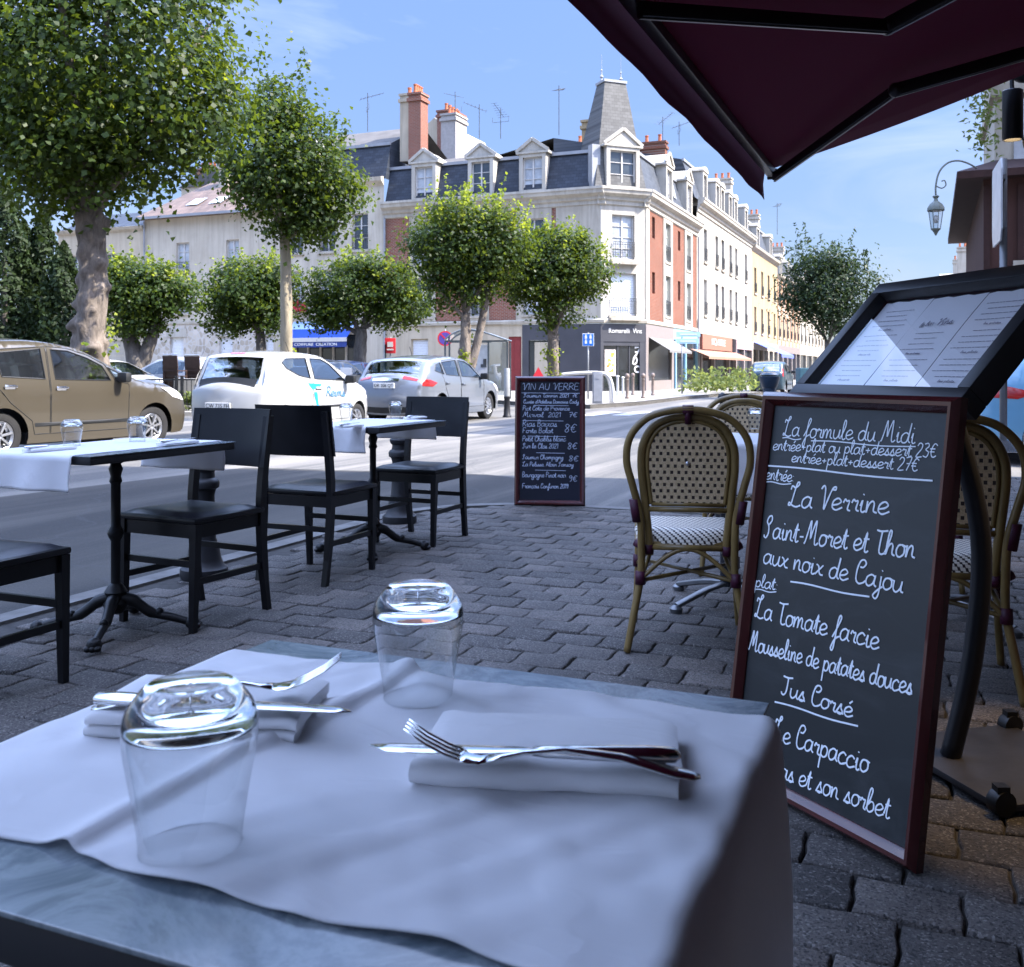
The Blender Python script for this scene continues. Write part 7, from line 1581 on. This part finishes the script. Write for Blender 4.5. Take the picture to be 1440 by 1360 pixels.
x, y = pxg(713, 24.7); t = thing('marker_post', 'dark tapered post with a grey sleeve standing in the road beside the wine slate', 'bollard', (x, y, ROADZ)); m = MB(); m.lathe([(.11, 0), (.11, .03), (.085, .06), (.07, .45), (.08, .47), (.08, .52)], n=16, cap=True); m.build('base', M_bol, t, auto=40); m = MB(); m.lathe([(.072, .521), (.072, 1.2), (.06, 1.22)], n=16, cap=True); m.build('sleeve', pm('grey sleeve', (.22, .225, .22), .5), t, auto=40)
x, y = pxg(840, 31.2); t = thing('street_cabinet', 'grey service cabinet behind the wine slate, under the blue sign', 'cabinet', (x, y, 0)); m = MB(); m.box((0, 0, .5), (.30, .26, 1.0), None, .015); m.build('body', pm('grey cabinet paint', (.20, .21, .23), .5), t, auto=40); m = MB(); m.box((0, -.135, .5), (.24, .012, .85)); m.box((.0, -.145, .8), (.1, .01, .05)); m.build('door', pm('cabinet door', (.24, .25, .27), .45), t)
x, y = pxg(826, 32); t = thing('hoop_barrier', 'white curved barrier beside the grey service cabinet', 'barrier', (x, y, 0), -ANG * .3)
m = MB(); m.tube(crom([(-.85, 0, .9), (-.3, 0, .95), (.35, 0, .96), (.66, 0, .86), (.8, 0, .5), (.82, 0, 0)], 6), .055, 10); m.build('hoop', M_wpost, t, smooth=True); m = MB(); m.tube(crom([(.35, .25, .98), (.6, .25, .86), (.72, .25, .5), (.74, .25, 0)], 6), .04, 10); m.build('inner_hoop', M_wpost, t, smooth=True)
m = MB(); m.lathe([(.05, 0), (.05, .9)], (-.85, 0, 0), 10, cap=True); m.build('post', M_wpost, t)
# signs
M_signb = pm('sign blue', (.02, .13, .48), .4, var=.03); M_signw = pm('sign white', (.55, .55, .55), .4, var=.02); M_signr = pm('sign red', (.55, .03, .04), .4, var=.03); M_galv = pm('galvanised pole', (.20, .205, .21), .5, metal=.4, var=.1, scale=8); M_signl = pm('pale blue sign', (.30, .46, .58), .45, var=.05); M_nav = pm('purple blue sign', (.09, .06, .28), .4)
def sign(name, label, px, Y, z0, h, draw, rot=0.0, pr=.03):
    x, y = pxg(px, Y); t = thing(name, label, 'sign', (x, y, z0), rot); m = MB(); m.tube([(0, 0, 0), (0, 0, h)], pr, 10); m.build('pole', M_galv, t, smooth=True); draw(t); return t
def d_blue(t):
    m = MB(); m.box((0, -.04, 2.14), (.42, .012, .46), None, .004); p = m.build('panel', M_signw, t); m = MB(); m.box((0, -.05, 2.14), (.38, .012, .42), None, .004); q = m.build('face', M_signb, p)
    m = MB()
    for sx in (-.085, .085):
        for z in (2.23, 2.05): m.box((sx, -.06, z), (.08, .006, .1)); m.lathe([(.001, 0), (.03, 0)], (sx, -.063, z + .075), 10, axis=(0, -1, 0))
    m.build('pictograms', M_signw, q)
sign('information_sign', 'square blue sign with white figures on a pale pole beside the dark shop', 827, 36, 0, 2.4, d_blue)
def d_nopark(t):
    m = MB(); m.lathe([(.001, .0), (.29, 0), (.29, .012), (.001, .013)], (0, -.05, 2.25), 28, axis=(0, -1, 0)); p = m.build('disc', M_signr, t, auto=40); m = MB(); m.lathe([(.001, .015), (.235, .015)], (0, -.05, 2.25), 28, axis=(0, -1, 0)); q = m.build('disc_face', M_nav, p); m = MB(); m.bar((-.16, -.068, 2.41), (.16, -.068, 2.09), .05, .004, up=(0, 1, 0)); m.build('slash', M_signr, q)
sign('no_parking_sign', 'round purple blue no-stopping sign on the cream wall side, near the shelter', 626, 38, 0, 2.6, d_nopark)
def d_bus(t):
    m = MB(); m.box((0, -.04, 2.0), (.42, .03, .60), None, .01); p = m.build('flag', M_signr, t, auto=40); m = MB(); m.box((0, -.062, 2.05), (.22, .01, .2)); m.box((0, -.062, 1.85), (.26, .01, .06)); m.build('flag_print', M_signw, p); m = MB(); m.box((-.19, -.03, 1.45), (.06, .05, 1.2)); m.build('side_panel', M_teal, t)
sign('bus_stop_flag', 'red bus stop flag on a pole before the cream ground floor', 549, 39, 0, 2.35, d_bus)
def d_dir(t):
    for k, (z, w_) in enumerate(((2.62, 1.05), (2.32, 1.0))):
        m = MB(); m.box((w_ / 2 - .25, -.05, z), (w_, .02, .22), None, .004); p = m.build('direction_panel', M_signl, t); m = MB(); m.box((w_ / 2 - .25, -.064, z + .0), (w_ * .7, .006, .05)); m.build('panel_print', M_signw, p)
sign('direction_sign', 'pale blue direction panels on a dark pole before the blue shopfront', 959, 44, 0, 2.75, d_dir)
def d_red(t): m = MB(); m.prism_xz([(-.19, .80), (.19, .80), (.0, 1.14)], -.05, -.035); p = m.build('triangle', M_signr, t, fix=True); m = MB(); m.box((0, -.045, .66), (.36, .02, .24)); m.build('plate', M_signw, t)
sign('warning_sign', 'small red and white works sign just above the wine slate', 757, 29, 0, .9, d_red)
def d_back(t):
    a = R(0); m = MB(); pts = [(-.33, 3.0), (.33, 3.0), (.36, 2.9), (.36, 2.35), (.30, 2.25), (-.30, 2.25), (-.36, 2.35), (-.36, 2.9)]; m.prism_xz(pts[::-1], -.06, -.045); m.build('panel', pm('back of sign', (.55, .56, .57), .4, metal=.5), t, fix=True); m = MB(); 
    for z in (2.4, 2.85): m.box((0, -.02, z), (.4, .05, .04))
    m.build('clamp', M_galv, t)
sg = sign('road_sign', 'road sign seen nearly edge-on on a grey pole at the end of the terrace', 1411, 9.4, 0, 3.05, d_back, rot=R(-110), pr=.034)
# glass shelter with an information panel
x, y = pxg(668, 35.5); t = thing('glass_shelter', 'glass shelter with an arched roof and a pale information panel, behind the silver car', 'shelter', (x, y, 0), R(-6)); m = MB()
for sx in (-1.08, .48, 1.16): m.bx(sx - .03, sx + .03, -.03, .03, 0, 2.05)
m.bx(-1.08, 1.16, -.03, .03, 2.05, 2.11); m.bx(-1.08, .48, .9, .96, 2.05, 2.11)
for sx in (-1.08, 1.16): m.bx(sx - .03, sx + .03, .9, .96, 0, 2.05)
m.build('frame', pm('shelter frame', (.10, .115, .12), .4, metal=.4), t); m = MB(); ar_ = [(-1.08, 2.1), (-.8, 2.33), (-.3, 2.5), (.3, 2.4), (.9, 2.2), (1.2, 2.1)]; cr2 = crom([(a, 0, b) for a, b in ar_], 4)
m.tube([(p.x, -.2, p.z) for p in cr2], .03, 6); m.tube([(p.x, 1.05, p.z) for p in cr2], .03, 6); m.build('arch', pm('arch metal', (.16, .18, .19), .4, metal=.4), t)
m = MB(); n = len(cr2); m.add([(p.x, -.2, p.z) for p in cr2] + [(p.x, 1.05, p.z) for p in cr2], [(i, i + 1, n + i + 1, n + i) for i in range(n - 1)]); m.build('roof_pane', M_carglass, t, smooth=True)
m = MB(); m.box((.10, .2, 1.05), (.68, .08, 1.8), None, .01); ip = m.build('information_panel', pm('pale panel', (.50, .51, .54), .4), t); m = MB()
for (a, b, c, d) in ((-.14, 1.6, .2, .1), (-.12, 1.35, .22, .25), (.18, 1.2, .1, .12), (.28, 1.3, .12, .3)): m.box((a + .05, .155, b), (c, .008, d))
m.build('panel_print', M_graphite, ip)
m = MB(); m.quad((.5, 0, .15), (1.15, 0, .15), (1.15, 0, 2.04), (.5, 0, 2.04)); m.build('side_pane', M_carglass, t)
# black railing, stacked chairs and bin before the stone house
x0, y0 = pxg(205, 26.2); x1, y1 = pxg(300, 26.2); t = thing('railing', 'black railing in front of the stacked brown chairs', 'railing', (x0, y0, -.02)); L_ = x1 - x0; m = MB(); m.bx(0, L_, -.02, .02, .80, .84); m.bx(0, L_, -.015, .015, .16, .19)
k = 0
while k * .12 < L_: m.bx(k * .12 - .008, k * .12 + .008, -.008, .008, .19, .80); k += 1
m.build('bars', M_carblk, t); m = MB()
for px in (248, 256, 290): q_ = pxg(px, 26.2)[0] - x0; m.bx(q_ - .035, q_ + .035, -.035, .035, 0, .92)
m.build('posts', M_carblk, t)
M_brchair = pm('dark brown terrace chair', (.045, .028, .022), .5, var=.2)
def tchair(label, loc, rot):
    t = thing('terrace_chair', label, 'chair', loc, rot, 'brown chairs in stacks by the railing'); m = MB(); m.box((0, 0, .45), (.46, .46, .03)); m.build('seat', M_brchair, t); m = MB(); m.box((0, .24, .70), (.46, .03, .34), Matrix.Rotation(R(-8), 3, 'X')); m.build('backrest', M_brchair, t); m = MB(); m.tube([(-.22, .26, .9), (.22, .26, .9)], .016, 6); m.build('top_rail', M_rim, t)
    for sx in (-.21, .21):
        for sy in (-.21, .22): m = MB(); m.bar((sx, sy, .44), (sx, sy, 0), .03); m.build('leg', M_brchair, t)
    return t
x, y = pxg(247, 28); tb = None
for k in range(5):
    lab = ('lowest brown chair of the taller stack by the railing', 'second brown chair up in the taller stack by the railing', 'third brown chair up in the taller stack by the railing', 'fourth brown chair up in the taller stack by the railing', 'topmost brown chair of the taller stack by the railing')[k]; loc = (x + .01 * k, y - .035 * k, -.02 + .15 * k); tb = tchair(lab, loc, R(165)) if k == 0 else dup(tb, loc, R(165), lab)
x, y = pxg(277, 28.6)
for k in range(3): dup(tb, (x, y - .03 * k, .28 + .15 * k), R(170), ('lowest brown chair of the shorter stack on the crate', 'middle brown chair of the shorter stack on the crate', 'topmost brown chair of the shorter stack on the crate')[k])
m = MB(); m.box((0, 0, .15), (.62, .6, .28), None, .01); o = m.build('crate', M_taupe); o.location = (x, y, -.02); tag(o, 'taupe crate under the shorter stack of brown chairs', 'crate')
x, y = pxg(272, 27.6); m = MB(); m.box((0, 0, .42), (.95, .45, .84), None, .02); o = m.build('planter_box', pm('taupe planter', (.20, .19, .17), .6)); o.location = (x, y, -.02); tag(o, 'taupe planter box beside the stacks of brown chairs', 'planter')
x, y = pxg(487, 30); m = MB(); m.box((0, 0, .62), (.32, .3, 1.24), None, .02); o = m.build('white_cabinet', M_wpost); o.location = (x, y, ROADZ); tag(o, 'white cabinet post between the white car and the silver car', 'cabinet')
x, y = pxg(1082, 26); t = thing('litter_bin', 'dark navy litter bin with a flared top beyond the far rattan chair', 'bin', (x, y, ROADZ)); m = MB(); m.lathe([(.16, 0), (.17, .7), (.19, .72), (.2, .74), (.27, .95), (.27, 1.0), (.2, 1.01)], n=18, cap=True); m.build('body', pm('navy bin', (.012, .025, .045), .4), t, auto=40); m = MB(); m.lathe([(.06, 1.02), (.2, 1.03), (.24, 1.05), (.2, 1.1), (.01, 1.12)], n=18, cap=True); m.build('lid', M_teal, t, auto=40)
x, y = pxg(1128, 33); m = MB(); m.box((0, 0, .62), (.30, .5, 1.24), None, .02); o = m.build('teal_cabinet', pm('teal cabinet', (.04, .10, .13), .5)); o.location = (x, y, ROADZ); tag(o, 'teal cabinet by the foot of the young street tree', 'cabinet')
# lantern on an arched bracket
lt_ = at(1316, 300, 17); M_verd = pm('green grey lantern metal', (.10, .115, .10), .5, var=.2); t = thing('street_lantern', 'old style lantern hanging from an arched scroll bracket on the timber house', 'street lamp', (lt_.x, lt_.y, 3.36))
m = MB(); m.tube(crom([(.0, 0, .68), (.0, 0, .85), (.06, 0, 1.08), (.2, 0, 1.23), (.38, 0, 1.27), (.56, 0, 1.22), (.70, 0, 1.14)], 5), .016, 8); m.tube(crom([(.0, 0, .84), (.1, 0, .80), (.17, 0, .85), (.15, 0, .93), (.1, 0, .92)], 5), .011, 7); m.build('bracket', M_verd, t, smooth=True)
m = MB(); m.lathe([(.03, .68), (.06, .66), (.03, .62), (.04, .58), (.11, .52), (.145, .46), (.15, .42), (.135, .41)], n=8, cap=True); m.build('hood', M_verd, t, auto=30)
m = MB(); m.lathe([(.118, .405), (.075, .10), (.03, .06), (.008, .0)], n=8)
gm = m.build('lantern_glass', panemat('lantern glass', (.85, .88, .9), 1.5, .12, .05), t); m = MB()
for k in range(8): a = 2 * math.pi * k / 8; m.tube([(.122 * math.cos(a), .122 * math.sin(a), .408), (.078 * math.cos(a), .078 * math.sin(a), .10)], .006, 5)
m.lathe([(.08, .09), (.085, .11), (.04, .05), (.01, -.01)], n=8, cap=True); m.build('glazing_bars', M_verd, t)
m = MB(); m.sphere((0, 0, .27), .05, 10, 8, (1, 1, 1.4)); m.build('bulb', M_wpost, t, smooth=True)
